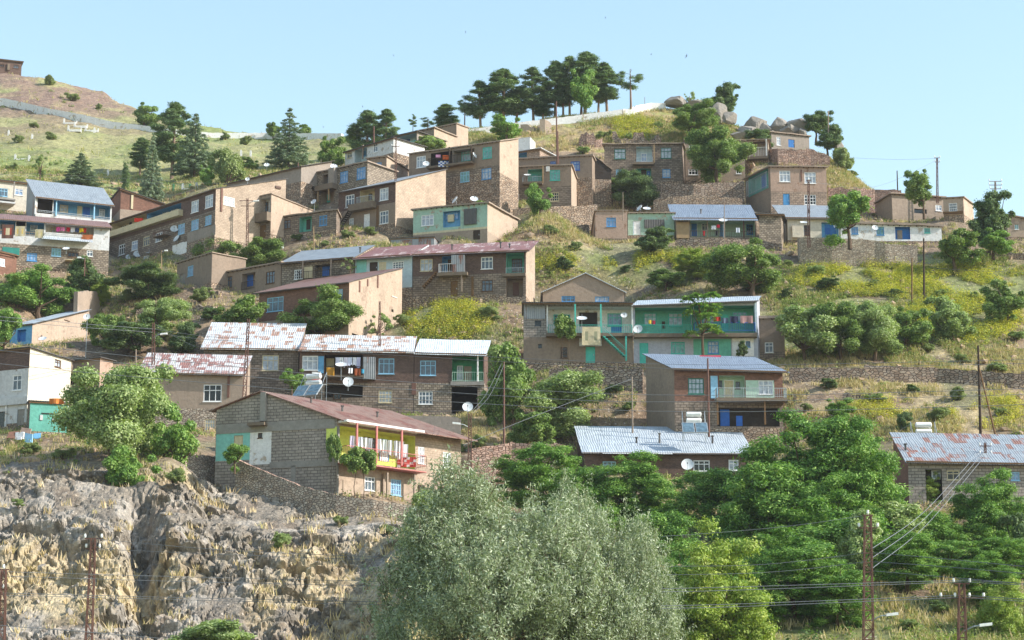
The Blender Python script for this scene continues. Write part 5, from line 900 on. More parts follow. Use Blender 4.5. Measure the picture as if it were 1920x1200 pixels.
        for k in range(330):
            i = rs.choice(6, p=[.24, .2, .2, .14, .11, .11]); d = rs.normal(size=3); d[2] = abs(d[2])-.35*rs.rand(); d /= np.linalg.norm(d); cls.append((lob[i]+d*np.array([lr[i][0], lr[i][0], lr[i][1]])*(.5+.5*rs.rand()**.5), d))
        for k in range(3700):
            c_, d = cls[rs.randint(330)]; q = c_+rs.normal(size=3)*np.array([.38, .38, .5]); d = d+rs.normal(size=3)*.25
            if q[2] < .05: continue
            dr = d*.6+np.array([0, 0, .9])+rs.normal(size=3)*.3; dr /= np.linalg.norm(dr); L = rs.uniform(.7, 1.6); m = 46; f = rs.rand(m, 1)
            pts = q+dr*f*L+np.array([0, 0, -1.])*(f**2)*.28+rs.normal(size=(m, 3))*(.10+.1*(1-f)); Ps.append(pts); nn = rs.normal(size=(m, 3))+d*.5+np.array([0, 0, .3]); Ns.append(nn/np.linalg.norm(nn, axis=1, keepdims=True)); Rn.append(np.clip(rs.rand(m)*.8+rs.rand()*.25, 0, 1))
            if k % 6 == 0: sp.append((q, q+dr*L))
        P, Nn, rnd = np.concatenate(Ps), np.concatenate(Ns), np.concatenate(Rn); V, F_ = leaves(P, Nn, .1, .27, rs); mat = FOL['willow']
        tr.tube([(0, 0, -2), (0, 0, 0), (0, 0, h*.25)], [.5, .4, .3], bark, 8)
        for l_ in lob: tr.tube([(0, 0, h*.15), (np.array([0, 0, h*.3])+l_)/2, l_+np.array([0, 0, .15*h])], [.25, .16, .05], bark, 6)
        for a, b in sp: tr.tube([a, b], [.02, .01], bark, 3)
        H_, W_ = h, w
    ext = np.percentile(np.abs(V[:, 0]), 98); sx = (W_/2)/ext
    return npmesh(kind+'_crown', V, F_, [mat], rnd), tr, H_, max(W_, 2*ext), seed
PROTO = {}
def proto(kind, v):
    if (kind, v) not in PROTO:
        me, tr, h, w, s = mk_tree(kind, 100+(v % 10)*13+len(kind), v >= 10); o = tr.build('trunk'); tm = o.data; bpy.data.objects.remove(o); PROTO[kind, v] = (me, tm, h, w)
    return PROTO[kind, v]
NM = dict(ailanthus='tree_of_heaven', vine='vine', pine='pine_tree', pinethin='pine_tree', conifer='conifer_tree', cypress='cypress_tree', locust='locust_tree', willow='willow_tree', bush='bush', broad='broadleaf_tree', bright='broadleaf_tree', dark='broadleaf_tree', pale='broadleaf_tree', sparse='sapling', yellowgreen='locust_tree')
TC = [0]
def tree(kind, cx, yt, yb, w, label, D=None, v=None, group=None, dd=0, name=None):
    TC[0] += 1; v = (TC[0]*7) % 3 if v is None else v; d = (D if D is not None else lookD(cx, yb, ZF))+dd; b = at(cx, yb, d); t = at(cx, yt, d); h = t.z-b.z; ww = w/F*d*1.1
    if kind in ('broad', 'pale', 'dark', 'bright') and ww > 7.2: v += 10
    me, tm, h0, w0 = proto(kind, v)
    gz_ = groundz(b.x, b.y)
    e = empty(name or NM[kind], b, label, 'bush' if kind == 'bush' else 'tree', group); rz = (TC[0]*2.399) % 6.28
    for nm, m_ in (('crown', me), ('trunk', tm)):
        o = bpy.data.objects.new(nm, m_); COL.objects.link(o); o.parent = e
    e.rotation_euler = (0, 0, rz if kind != 'willow' else 0); s = ww/w0; e.scale = (s, s, h/h0)
    return e
T = tree
GH = 'pines of the hilltop grove'
for a in [('pinethin', 871, 176, 240, 36, 'thin pine at the left end of the hilltop grove'), ('pine', 901, 150, 238, 68, 'second pine from the left in the hilltop grove, dark and leaning'), ('pine', 944, 130, 232, 96, 'broad full pine in the left half of the hilltop grove'), ('pine', 968, 160, 228, 65, 'low pine tucked right of the broad full pine'),
          ('pine', 1000, 125, 222, 68, 'pointed pine standing in the gap near the middle of the grove'), ('pine', 1018, 190, 222, 52, 'small low pine in the gap of the grove above the wall'), ('pine', 1041, 110, 215, 75, 'very dark pine right of the gap in the hilltop grove'), ('pine', 1068, 104, 212, 62, 'tall slim pine behind the very dark pine'),
          ('pine', 1097, 96, 208, 86, 'tallest pine at the crown of the hilltop grove'), ('pine', 1138, 114, 203, 70, 'rightmost pine of the grove with bare trunks below'), ('pine', 1122, 140, 203, 57, 'lower pine just inside the right end of the grove'), ('pine', 1056, 140, 212, 57, 'shaded pine beneath the two tallest crowns'),
          ('pinethin', 1183, 125, 196, 57, 'lone pine with thin bent trunk apart from the grove'), ('pine', 834, 194, 246, 60, 'small pine behind the mud roofs left of the grove')]:
    T(*a, group=GH, D=326 if a[1] > 860 else 330)
T('bright', 1090, 122, 206, 70, 'bright green leafy tree in front of the tallest hilltop pines', D=323)
T('pinethin', 802, 218, 252, 34, 'wispy low pine behind the left mud roofs', D=332); T('pinethin', 774, 214, 256, 22, 'sparse grey tree on the skyline left of the mud roofs', D=332)
T('pine', 690, 206, 300, 80, 'wide pine on the left skyline above the pale row house', D=345); T('pine', 722, 205, 296, 62, 'pine leaning right beside the wide skyline pine', D=342); T('broad', 663, 228, 285, 40, 'light leafy tree at the left foot of the skyline pines', D=347)
T('conifer', 541, 203, 318, 80, 'tall layered conifer on the grassy hill, left of centre'); T('broad', 512, 224, 262, 30, 'small green tree touching the layered conifer on its left', D=395); T('broad', 571, 230, 260, 34, 'small green tree on the far wall right of the layered conifer', D=395)
T('broad', 612, 252, 330, 64, 'rounded dark green tree above the blue window houses'); T('bush', 425, 275, 345, 68, 'grey green bush right of the cemetery pines'); T('broad', 470, 292, 330, 50, 'pale low tree above the dark grey roof', D=330)
T('broad', 270, 190, 248, 62, 'airy tree against the sky at the foot of the bare hill', D=405); T('pine', 322, 186, 335, 96, 'biggest pine of the cemetery group'); T('conifer', 364, 212, 335, 78, 'layered conifer at the right of the cemetery group'); T('pine', 262, 257, 328, 52, 'flat topped pine with pale trunk left of the cemetery group')
T('conifer', 283, 248, 384, 46, 'dark narrow conifer in front of the cemetery group'); T('cypress', 234, 302, 356, 18, 'slim cypress above the red brick gable'); T('conifer', 150, 287, 352, 70, 'spreading conifer above the blue balcony house'); T('sparse', 74, 282, 342, 46, 'thin pale sapling on the slope over the left roofs')
T('broad', 345, 262, 352, 56, 'leafy tree low in the cemetery group', D=335); T('bright', 385, 305, 350, 40, 'bright bush at the right foot of the cemetery group')
T('dark', 1352, 158, 226, 66, 'round dark tree on the skyline among the summit boulders', D=325); T('sparse', 1298, 168, 212, 32, 'small airy tree between the summit boulders', D=325); T('dark', 1530, 208, 262, 62, 'upper dark tree at the right end of the boulders', D=314); T('dark', 1552, 232, 288, 60, 'leaning dark tree with bare trunk over the pink rubble wall', D=305)
T('bush', 1580, 274, 320, 46, 'round bush on the steep sandy edge of the hill'); T('broad', 1292, 190, 262, 100, 'light green tree on the slope below the summit boulders', D=310); T('broad', 1345, 222, 346, 128, 'large old tree with thick trunk beside the squared stone house', D=291, v=1)
T('dark', 1425, 240, 280, 56, 'dark leafy tree over the railed balcony hut', D=306); T('bright', 950, 207, 264, 74, 'bright spreading tree in front of the pale hilltop wall', D=307); T('pale', 812, 252, 290, 70, 'pale bushy tree over the dark porch house', D=292)
T('dark', 1192, 318, 398, 92, 'dark fig tree under the squared stone house'); T('pale', 1175, 325, 372, 60, 'lighter tree crown on the left of the fig tree'); T('bright', 1012, 344, 408, 48, 'young bright tree at the green balcony door', v=1); T('vine', 902, 376, 440, 36, 'climbing vine at the corner of the mint and blue house', D=NB['Da']-1.2, name='vine'); T('vine', 888, 412, 452, 48, 'lower vine by the cellar door of the mint and blue house', D=NB['Da']-1.5, name='vine')
T('dark', 921, 337, 366, 40, 'dark bush at the right foot of the polka dot rug house'); T('bright', 1593, 357, 450, 98, 'umbrella shaped tree growing in front of the cream house', D=253, v=2); T('broad', 1732, 315, 396, 62, 'tree over the sagging mud hut on the right ridge', D=274)
T('dark', 1858, 365, 478, 96, 'dark spreading tree on the right ridge', D=262); T('broad', 1790, 430, 500, 96, 'green bush mass right of the white house', D=256); T('bright', 1862, 425, 478, 84, 'bright bush under the dark ridge tree', D=258)
T('dark', 1220, 428, 478, 78, 'dark bush in front of the mint green hut'); T('broad', 1412, 446, 562, 168, 'large round bushy tree below the stone block', v=0); T('yellowgreen', 1306, 464, 524, 90, 'yellow green bush beside the flowering weeds', name='bush'); T('broad', 1250, 500, 545, 80, 'low bush above the green house roof')
T('ailanthus', 1318, 543, 664, 120, 'tree of heaven with long fronds in front of the green balcony house', D=G2['Da']-2.6, v=0)
for i, a in enumerate([(1508, 566, 682, 112, 'leftmost crown of the bush thicket right of the green house'), (1578, 548, 680, 128, 'tallest crown of the bush thicket right of the green house'), (1640, 560, 676, 120, 'broad crown in the middle of the bush thicket'), (1700, 572, 660, 96, 'rightmost crown of the bush thicket'), (1788, 553, 645, 92, 'separate rounded bush between the thicket and the flowers'), (1890, 520, 610, 90, 'dark bush at the right edge below the ridge')]): T('broad' if i % 2 else 'dark' if i == 5 else 'pale', *a, group='bush thicket on the right slope')
T('broad', 408, 432, 538, 122, 'big leafy tree in front of the long balcony row', D=262); T('broad', 490, 438, 520, 116, 'right neighbour of the big leafy tree below the row houses', D=262); T('dark', 272, 498, 566, 138, 'dark fig crown under the long balcony row'); T('bright', 72, 497, 600, 170, 'big bright tree below the brick outbuilding at left', v=1); T('dark', 165, 488, 572, 90, 'shaded tree under the carpet house'); T('bright', 8, 575, 668, 70, 'bright tree cut by the left edge', D=226)
T('yellowgreen', 186, 520, 575, 40, 'yellowing tree between the shaded tree and the fig crown'); T('broad', 195, 573, 655, 76, 'leafy tree right of the white edged roof'); T('pale', 302, 553, 642, 112, 'pale leafy tree in the middle of the shaded bank'); T('dark', 250, 602, 672, 104, 'dark bush behind the thin lamp mast'); T('dark', 340, 605, 668, 60, 'dark bush right of the street lamp mast')
T('broad', 446, 550, 632, 104, 'tree left of the red brick house', D=232); T('broad', 602, 543, 655, 150, 'tree in front of the red brick house', D=232.5); T('sparse', 708, 575, 640, 64, 'thin sapling before the tall sunlit side wall', D=233); T('pale', 771, 504, 562, 42, 'pale fig at the stair of the brown brick house'); T('bright', 547, 684, 732, 52, 'compact bright bush before the stone house', D=213); T('sparse', 657, 478, 514, 34, 'vine on the turquoise house front', D=M2['Da']-1., name='vine')
T('broad', 962, 634, 806, 118, 'tree hiding the right end of the green balcony'); T('pale', 1050, 690, 838, 176, 'broad pale tree above the sheet metal roof', v=2); T('broad', 1004, 760, 850, 90, 'lower crown between the lattice mast and the pale tree')
T('pale', 205, 668, 905, 200, 'large airy tree on the cliff edge at left', D=189, v=0); T('bright', 332, 742, 900, 112, 'bright feathery tree in front of the checkered roof house', D=188.5); T('bright', 246, 838, 948, 96, 'feathery shrub hanging into the gully', D=183); T('bright', 440, 830, 880, 50, 'young shrub before the turquoise painted corner', D=185)
T('vine', 1060, 590, 684, 54, 'climber on the white balcony', D=G1['Da']-1.4, name='vine'); T('dark', 1394, 640, 672, 24, 'potted tree before the white wall panel', D=G2['Da']-1.2); T('dark', 1695, 770, 812, 34, 'small dark bush on the dry slope right'); T('bright', 1575, 742, 790, 70, 'green tip of shrub above the big locust'); T('vine', 674, 838, 945, 76, 'vine on the prop poles under the yellow balcony', D=FH['B'].y-1.8, name='vine'); T('vine', 624, 814, 925, 34, 'vine shoot at the corner of the yellow balcony', D=FH['B'].y-.9, name='vine')
GL = 'locust trees filling the lower right'
for a in [(1010, 824, 975, 170, 'locust right of the lattice mast', 184, 0), (1185, 838, 1010, 175, 'locust in front of the pale grey sheet roof', 180, 1), (1345, 868, 1060, 190, 'locust before the low stone house window', 176, 2), (1510, 758, 1080, 240, 'tallest locust beside the blue grey roof house', 172, 0), (1610, 800, 1080, 190, 'right half of the big locust pair', 174, 1), (1440, 850, 1120, 200, 'locust below the tallest locust', 168, 2),
          (1560, 930, 1200, 260, 'lower locust mass left of the rusty pylon', 160, 0), (1250, 945, 1180, 180, 'shaded locust right of the willow', 163, 2), (1400, 1000, 1215, 150, 'low locust in front of the tallest locust', 156, 1), (1868, 868, 1070, 150, 'locust before the rust streaked roof', 172, 1), (1745, 950, 1110, 150, 'locust behind the three thick cables', 170, 2), (1820, 980, 1120, 130, 'dark locust left of the wooden shed', 171, 0), (1090, 868, 1010, 120, 'small locust behind the willow top', 179, 2), (1100, 940, 1090, 160, 'locust shaded by the willow', 172, 0), (1490, 985, 1185, 190, 'low locust left of the rusty pylon, nearest the camera', 145, 0), (1572, 1040, 1190, 130, 'small locust just left of the rusty pylon foot', 143, 1), (1400, 1060, 1215, 140, 'low locust beside the yellow green acacia', 143, 2), (1290, 1010, 1200, 150, 'dark low locust between willow and acacia', 146, 1), (1780, 1010, 1110, 150, 'low locust under the three thick cables', 156, 0), (1880, 1000, 1110, 140, 'low locust below the wooden shed', 156, 2), (1600, 765, 1010, 170, 'locust crown reaching up right of the tallest locust', 170, 2), (1700, 990, 1110, 130, 'shady locust right of the rusty pylon', 150, 0), (1850, 1030, 1130, 120, 'shady locust above the grey pylon', 147, 1), (1560, 880, 1100, 170, 'locust crown in the heart of the green mass', 166, 0), (1650, 880, 1060, 120, 'locust at the right border of the green mass', 172, 1)]: T('locust', *a[:5], D=a[5], v=a[6], group=GL)
T('pale', 1610, 955, 1110, 110, 'silvery leaved tree behind the rusty pylon', D=154); T('pale', 1690, 935, 1050, 130, 'pale leafy tree under the block house wall', D=168); T('dark', 1660, 985, 1140, 110, 'dark tree filling the gap right of the rusty pylon', D=166); T('dark', 1930, 960, 1120, 110, 'dark tree at the right edge before the shed', D=165)
T('yellowgreen', 1345, 988, 1330, 200, 'yellow green acacia in the foreground right of the willow', D=138, v=1); T('yellowgreen', 1895, 1070, 1300, 110, 'yellow green acacia at the lower right corner', D=142, v=0); T('yellowgreen', 1745, 870, 955, 50, 'vine shoots at the block house corner', D=187, name='vine')
T('willow', 935, 888, 1350, 410, 'great silvery willow in the foreground', D=125, v=0); T('willow', 1125, 920, 1360, 285, 'right hand dome of the silvery willow pair', D=128, v=1); T('pale', 840, 925, 1120, 170, 'grey green bush at the left shoulder of the willow', D=170, v=1)
T('pale', 392, 1158, 1260, 160, 'grey green bush at the lower edge below the cliff', D=148); T('pale', 530, 997, 1032, 34, 'small green bush clinging to the rock face'); T('dark', 700, 1120, 1260, 120, 'shadowed bush at the left foot of the willow', D=150) if 0 else None
SHR = [(238, 566), (262, 590), (290, 602), (378, 566), (395, 600), (238, 640), (180, 610), (340, 660), (560, 452), (610, 462), (690, 440), (650, 447), (760, 610), (912, 600), (930, 560), (1040, 440), (1080, 470), (1110, 428), (1060, 508), (1170, 512), (1440, 540), (1480, 560), (1530, 520), (1560, 545), (1640, 540), (1680, 556), (1760, 560), (1820, 560), (1850, 620), (1900, 640), (1740, 660), (1800, 680), (1860, 700), (1520, 770), (1560, 730), (1640, 760), (1720, 740), (1760, 790), (1880, 780), (1800, 750), (900, 840), (930, 850), (860, 850), (1100, 720), (1150, 740), (1180, 770), (1010, 700), (1130, 260), (1180, 262), (1240, 240), (1090, 290), (1060, 330), (1260, 330), (1390, 300), (1600, 330), (1480, 500), (60, 240), (100, 262), (38, 268), (130, 190), (96, 160), (180, 205), (420, 262), (460, 272), (400, 300), (20, 320), (110, 330), (60, 850), (110, 862), (330, 905), (420, 905), (640, 985), (720, 1000), (40, 950), (1680, 1100), (1760, 1150), (1850, 1140), (1700, 1180)]
rsh = random.Random(5)
for (x, y) in SHR:
    s_ = rsh.uniform(20, 44) if y > 400 else rsh.uniform(14, 28); k_d = rsh.choice(['bush', 'bush', 'pale', 'dark'])
    k_d = 'bush' if (y < 400 and x < 500) else k_d
    tree('bush' if k_d == 'bush' else k_d, x+rsh.uniform(-6, 6), y-s_*.62, y, s_, 'low wild shrub growing on open ground between the houses and walls', group='wild shrubs on the slope', name='bush')
# ------------------------------------------------------------------ ground cover (uncountable stuff)
def sample(mask, n, seed):
    rs = np.random.RandomState(seed); vis = (np.abs(UG)[None, :] < .28) & (PYG < 1225) & (PXG > -30) & (PXG < 1950) & (YG > 128) & (~INS)
    ar = np.zeros_like(XG); ar[:-1] = (YG[1:]-YG[:-1])*YG[:-1]; wt = (ar*mask*vis).ravel(); c = np.cumsum(wt); k = np.searchsorted(c, rs.rand(n)*c[-1]); k = np.clip(k, 0, nU*(nD-1)-1); i, j = k//nU, np.minimum(k % nU, nU-2); a, b = rs.rand(n), rs.rand(n)
    def bl(G): return (G[i, j]*(1-a)+G[i+1, j]*a)*(1-b)+(G[i, j+1]*(1-a)+G[i+1, j+1]*a)*b
    return np.stack([bl(XG), bl(YG), bl(ZG)], 1), rs
def tufts(name, label, mask, n, blades, hgt, wid, spread, cols, seed, cat='grass', trans=.3, lean=.35):
    P, rs = sample(mask, n, seed); P = np.repeat(P, blades, 0); m = len(P); hh = np.repeat(hgt*(.5+rs.rand(n)), blades)[:, None]*(.7+.6*rs.rand(m, 1)); P = P+np.concatenate([rs.normal(size=(m, 2))*spread, np.full((m, 1), -.05)], 1)
    d = np.concatenate([rs.normal(size=(m, 2))*lean, np.ones((m, 1))], 1); tip = P+d*hh; an = rs.rand(m)*6.28; s = np.stack([np.cos(an), np.sin(an), np.zeros(m)], 1)*wid; mid = P+d*hh*.55
    V = np.stack([P-s*.5, P+s*.5, mid+s*.8, tip], 1); V = np.stack([P-s*.6, P+s*.6, tip+s*.15, mid-s*.6], 1).reshape(-1, 3); me = npmesh(name, V, np.arange(4*m).reshape(-1, 4), [foliage(cols, name+'_blades', trans, .8)], np.clip(np.repeat(rs.rand(n), blades)*.6+rs.rand(m)*.4, 0, 1)); tag(link(name, me), label, cat, None, 'stuff')
def puffs(name, label, mask, n, per, size, r, hgt, cols, seed, cat='weeds', up=1.):
    P, rs = sample(mask, n, seed); k = np.repeat(np.arange(n), per); m = len(k); rr = (r*(.5+rs.rand(n)))[k][:, None]; d = rs.normal(size=(m, 3)); d[:, 2] = np.abs(d[:, 2])*hgt; q = P[k]+d*rr*.6; nn = d+np.array([0, 0, up])+rs.normal(size=(m, 3))*.6; nn /= np.linalg.norm(nn, axis=1, keepdims=True)
    V, F_ = leaves(q, nn, size, .6, rs); me = npmesh(name, V, F_, [foliage(cols, name+'_leaves', .35, .7)], np.clip(rs.rand(n)[k]*.6+rs.rand(m)*.4, 0, 1)); tag(link(name, me), label, cat, None, 'stuff')
n_f = nzmap(XG, YG, .28, 31, 3)
tufts('dry_grass', 'straw coloured dry grass in clumps over the rocky cliff', cliff*(.08+ss(n_a*.5+n_f*.5, .46, .53)), 125000, 9, .52, .08, .24, ['#b39d72', '#cbb289', '#dec7a1', '#eddcbf'], 41)
tufts('dry_grass', 'tan dry grass on the terraces and summit', np.clip(dry+summit*.6+.12, 0, 1)*(YG < 330)*(1-cliff)*ss(n_f, .35, .6), 34000, 8, .42, .07, .25, ['#9a8860', '#b3a075', '#c7b58c', '#a8a270'], 42)
tufts('meadow_grass', 'yellow green meadow grass on the bare hill at far left', hill*(YG > 312)*ss(n_c, .3, .5), 15000, 4, .5, .12, .35, ['#8f9154', '#a3a062', '#b5a972', '#7f8a48'], 43)
puffs('green_weeds', 'low green weeds spread over the village slope', np.clip(green+.28*ss(n_a, .45, .6)+.12, 0, 1)*(YG < 330)*(1-cliff)*ss(n_f, .4, .55), 11500, 36, .10, .5, .8, ['#566a2e', '#6f823c', '#8a9a4c', '#a3aa60'], 44)
puffs('yellow_flowers', 'yellow flowering weeds in broad patches between the houses', yel*ss(n_f, .38, .54), 14000, 40, .085, .42, 1.5, ['#8d9848', '#b2b04a', '#d2c84c', '#e0d860'], 45, 'flowers')
puffs('cliff_scrub', 'sparse grey green scrub on the rocky cliff', cliff*ss(n_c, .45, .6)*.6+cliff*.06, 900, 40, .07, .32, .7, ['#4f5a35', '#69703f', '#808050', '#5d5a3a'], 46)
tufts('green_grass', 'tall green and yellowing grass on the garden terraces', np.clip(green*.8+.3*ss(n_a, .45, .6)+.08, 0, 1)*(YG < 330)*(1-cliff)*ss(n_f, .42, .58)*(1-yel*.8), 17000, 8, .42, .05, .25, ['#6d7442', '#8a8c54', '#a69f68', '#bdae80'], 49)
puffs('hill_scrub', 'low green scrub patches on the far grassy hill', hill*(YG > 315)*ss(n_a, .58, .7), 1500, 44, .16, .8, .45, ['#5b6e35', '#6f8142', '#84914f', '#95a060'], 47)
puffs('shrub_layer', 'shadowy undergrowth beneath the locust trees', ell(1450, 1050, 560, 170)*(PXG > 1180)*(PYG > 930), 6500, 44, .13, .9, 1.1, ['#3c5228', '#4e6632', '#637d3c', '#7f974e'], 48, 'undergrowth')
def stones(name, label, mask, n, rmin, rmax, mat, seed, pw=3., sink=.3):
    P, rs = sample(mask, n, seed); ico = [(0, 0, 1), (.894, 0, .447), (.276, .851, .447), (-.724, .526, .447), (-.724, -.526, .447), (.276, -.851, .447), (.724, .526, -.447), (-.276, .851, -.447), (-.894, 0, -.447), (-.276, -.851, -.447), (.724, -.526, -.447), (0, 0, -1)]
    Fi = np.array([(0, 1, 2), (0, 2, 3), (0, 3, 4), (0, 4, 5), (0, 5, 1), (1, 6, 2), (2, 7, 3), (3, 8, 4), (4, 9, 5), (5, 10, 1), (6, 7, 2), (7, 8, 3), (8, 9, 4), (9, 10, 5), (10, 6, 1), (11, 7, 6), (11, 8, 7), (11, 9, 8), (11, 10, 9), (11, 6, 10)])
    B = np.array(ico); r = rmin+(rmax-rmin)*rs.rand(n)**pw; V = B[None]*(1+rs.normal(size=(n, 12, 1))*.22)+rs.normal(size=(n, 12, 3))*.12; sc = np.stack([1+rs.rand(n)*.8, .7+rs.rand(n)*.6, .55+rs.rand(n)*.7], 1); V = V*sc[:, None]*r[:, None, None]
    an = rs.rand(n)*6.28; c, s = np.cos(an), np.sin(an); x = V[..., 0]*c[:, None]-V[..., 1]*s[:, None]; y = V[..., 0]*s[:, None]+V[..., 1]*c[:, None]; V = np.stack([x, y, V[..., 2]], -1)+P[:, None]+np.array([0, 0, 1])*(r*(.5-sink))[:, None, None]
    Fa = (Fi[None]+np.arange(n)[:, None, None]*12).reshape(-1, 3); me = npmesh(name, V.reshape(-1, 3), Fa, [mat]); tag(link(name, me), label, 'stones', None, 'stuff')
rockm = plaster('#978e82', .4, name='cliff_rock'); brk = plaster('#a48d74', .4, name='field_stone')
stones('cliff_stones', 'angular grey and tan rocks jutting out of the cliff', cliff*ss(rockn, .42, .55)+cliff*.12, 12000, .08, .5, rockm, 51, 3)
stones('field_stones', 'loose stones scattered over the village terraces', (1-cliff)*(YG < 325)*(YG > 175)*ss(n_f, .45, .6), 9000, .07, .45, brk, 52, 3.5)
# ------------------------------------------------------------------ satellite dishes, poles, wires, solar heaters, washing, boulders, graves, birds
def HD(lbl):
    for H in HO:
        if H['label'].startswith(lbl): return H
    raise KeyError(lbl)
def dish(px, py, D, dia, label, az=20, el=35, mast=1.0, wallmount=False):
    """az: degrees to the right of straight-at-camera"""
    c = at(px, py, D); e = empty('satellite_dish', c-Vector((0, 0, mast)), label, 'satellite dish', 'satellite dishes of the village')
    n = Vector((math.sin(R(az))*math.cos(R(el)), -math.cos(R(az))*math.cos(R(el)), math.sin(R(el)))); t = Vector((0, 0, 1)).cross(n).normalized(); b = n.cross(t); r = dia/2; mb = MB(); K, Q = 18, 4; rings = []
    for q in range(Q+1): rr = r*q/Q; rings.append([c+(t*math.cos(6.2832*k/K)*rr+b*math.sin(6.2832*k/K)*rr*1.08)+n*(.2*r*(q/Q)**2-.1*r) for k in range(K)])
    for q in range(Q):
        for k in range(K):
            k2 = (k+1) % K; f = [rings[q][k], rings[q+1][k], rings[q+1][k2], rings[q][k2]] if q else [rings[0][0], rings[1][k], rings[1][k2]]
            mb.face(f, M['dish']); mb.face([p-n*.03 for p in reversed(f)], M['steel'])
    for k in range(K): k2 = (k+1) % K; mb.face([rings[Q][k], rings[Q][k]-n*.03, rings[Q][k2]-n*.03, rings[Q][k2]], M['steel'])
    part(mb, 'reflector', e); mb = MB(); f = c+n*r*.95-b*r*.25; mb.bar(c-b*r*1.0, f, .02, M['steel']); mb.bar(f, f-n*.16, .05, M['darkroof'], 6); part(mb, 'feed_arm', e)
    mb = MB(); mb.bar(c-n*.15*r, c-n*.25-Vector((0, 0, .1)), .035, M['steel']); mb.bar(c-n*.25-Vector((0, 0, .1)), c-n*.25-Vector((0, 0, mast)), .035, M['steel']); part(mb, 'mast', e)
hd = lambda l, d=-.5: HD(l)['Da']+d
long_ = HD('long three'); 
def on(Hl, px, py, out=.4):
    H = HD(Hl); k, z = H['pf'].hit(px, py); return H['pf'].pt(k, z, out).y
LR = 'long three'; 
for a in [(550, 345, on('yellowish cut', 550, 345), .95, 'larger of two dishes in the dark left corner of the blue window row', 5, 30, .5), (542, 347, on('yellowish cut', 543, 347, .7), .8, 'smaller dish overlapped by its neighbour in the dark corner', -50, 30, .5), (626, 312, on('yellowish cut', 626, 312, -1), 1.0, 'dish crowning the grey closet on the roof edge', 10, 40, .7),
          (241, 482, on(LR, 241, 482), .8, 'lowest left dish on the long balcony row wall', 10, 30, .3), (258, 476, on(LR, 258, 476), 1.1, 'big round dish under the second window of the long row', 5, 30, .3), (280, 474, on(LR, 280, 474), 1.0, 'dish seen edge up beside the big round one on the long row', 5, 72, .3), (327, 429, on(LR, 327, 429, .8), 1.05, 'upper of two dishes by the small hanging balcony', 5, 30, .4), (331, 447, on(LR, 331, 447, .8), 1.0, 'lower of two dishes by the small hanging balcony', -45, 30, .4),
          (340, 508, 262, 1.1, 'dish standing free over the fig crown', 8, 30, 1.4), (500, 309, 290, .8, 'dish on the dark grey roof strip', 0, 40, .5), (464, 336, 279, .6, 'small dish on a pole above the peach wall', 0, 30, .8), (588, 378, 269, .75, 'small tilted dish on the corner mast of the low stone house', -30, 30, 1.4), (528, 461, 262, .7, 'narrow dish glowing among leaves right of the big tree', 55, 20, 1.5),
          (797, 390-0, 0, 0, '', 0, 0, 0), (798, 306, on('brown house with blue', 798, 308), 0, '', 0, 0, 0), (799, 307, on('brown house with blue', 815, 307, 1.15), .9, 'dish at the foot of the polka dot rug balcony', 0, 30, .3), (890, 291, on('brown house with blue', 889, 291, 1.1), .8, 'narrow dish at the right post of the timber balcony', 60, 25, .4), (989, 328, on('two storey mud', 989, 328, .8), 1.0, 'dish lying almost flat beside the green balcony door', 0, 64, .7),
          (853, 375, NB['Da']+1.5, 1.05, 'left of two dishes on the mint and blue house, seen from the side', -62, 30, .7), (889, 373, NB['Da']+.8, 1.05, 'right of two dishes on the mint and blue house, facing out', 8, 42, .7), (1199, 390, S2['Da']+1, .95, 'left dish over the mint hut, turned away', -58, 30, .6), (1213, 391, S2['Da']+.6, 1.05, 'right dish over the mint hut, tilted flat', 4, 58, .6),
          (1356, 413, S3['Da']-1.6, 1.15, 'white dish on a tall mast before the veranda roof', 0, 58, 2.2), (1507, 417, S5['Da']-1.6, 1.0, 'dish tilted flat in front of the cream wall', 0, 64, 1.6), (1570, 420, S5['Da']-2.2, 1.15, 'dish turned left before the blue doorway of the cream house', -50, 25, 1.6), (1641, 427, S6['Da']-1.4, .8, 'ring shaped dish before the white wall window', 5, 30, 1.4),
          (1091, 597, G1['Da']-1.6, 1.15, 'dish standing over the hanging carpet of the white balcony', 0, 60, 1.3), (1170, 591, G1['Da']-.4, .7, 'little dish inside the white balcony', 0, 30, .6), (1196, 617, G2['Da']-1.2, 1.0, 'round dish on the rail where white and green balconies meet', -10, 25, .4),
          (640, 684, W2['Da']-1.8, 1.25, 'dish before the laundry loggia, seen nearly flat', 0, 62, 1.4), (653, 716, W2['Da']-3.0, 1.1, 'full round dish below the laundry balcony', 5, 22, .8), (877, 763, 198, 1.0, 'round dish at the head of the lattice mast right of the yellow balcony house', 0, 25, .5), (596, 844, FH['A'].y-1.2, 1.1, 'round dish on the concrete block wall beside the yellow balcony', -8, 25, .4),
          (1289, 871, CH['Da']-1.0, 1.15, 'round dish beside the window under the pale grey roof', -5, 25, .6), (80, 635, 228, .9, 'dish on the dark roof of the left white house', -10, 55, .6), (163, 594, 229, .75, 'little dish on the tall thin mast right of the blue fronted house', 0, 25, 5.5), (124, 466, 244, .85, 'dish on a bracket beside the beige balcony at left', 0, 60, .4)]:
    if a[3] > 0: dish(*a)
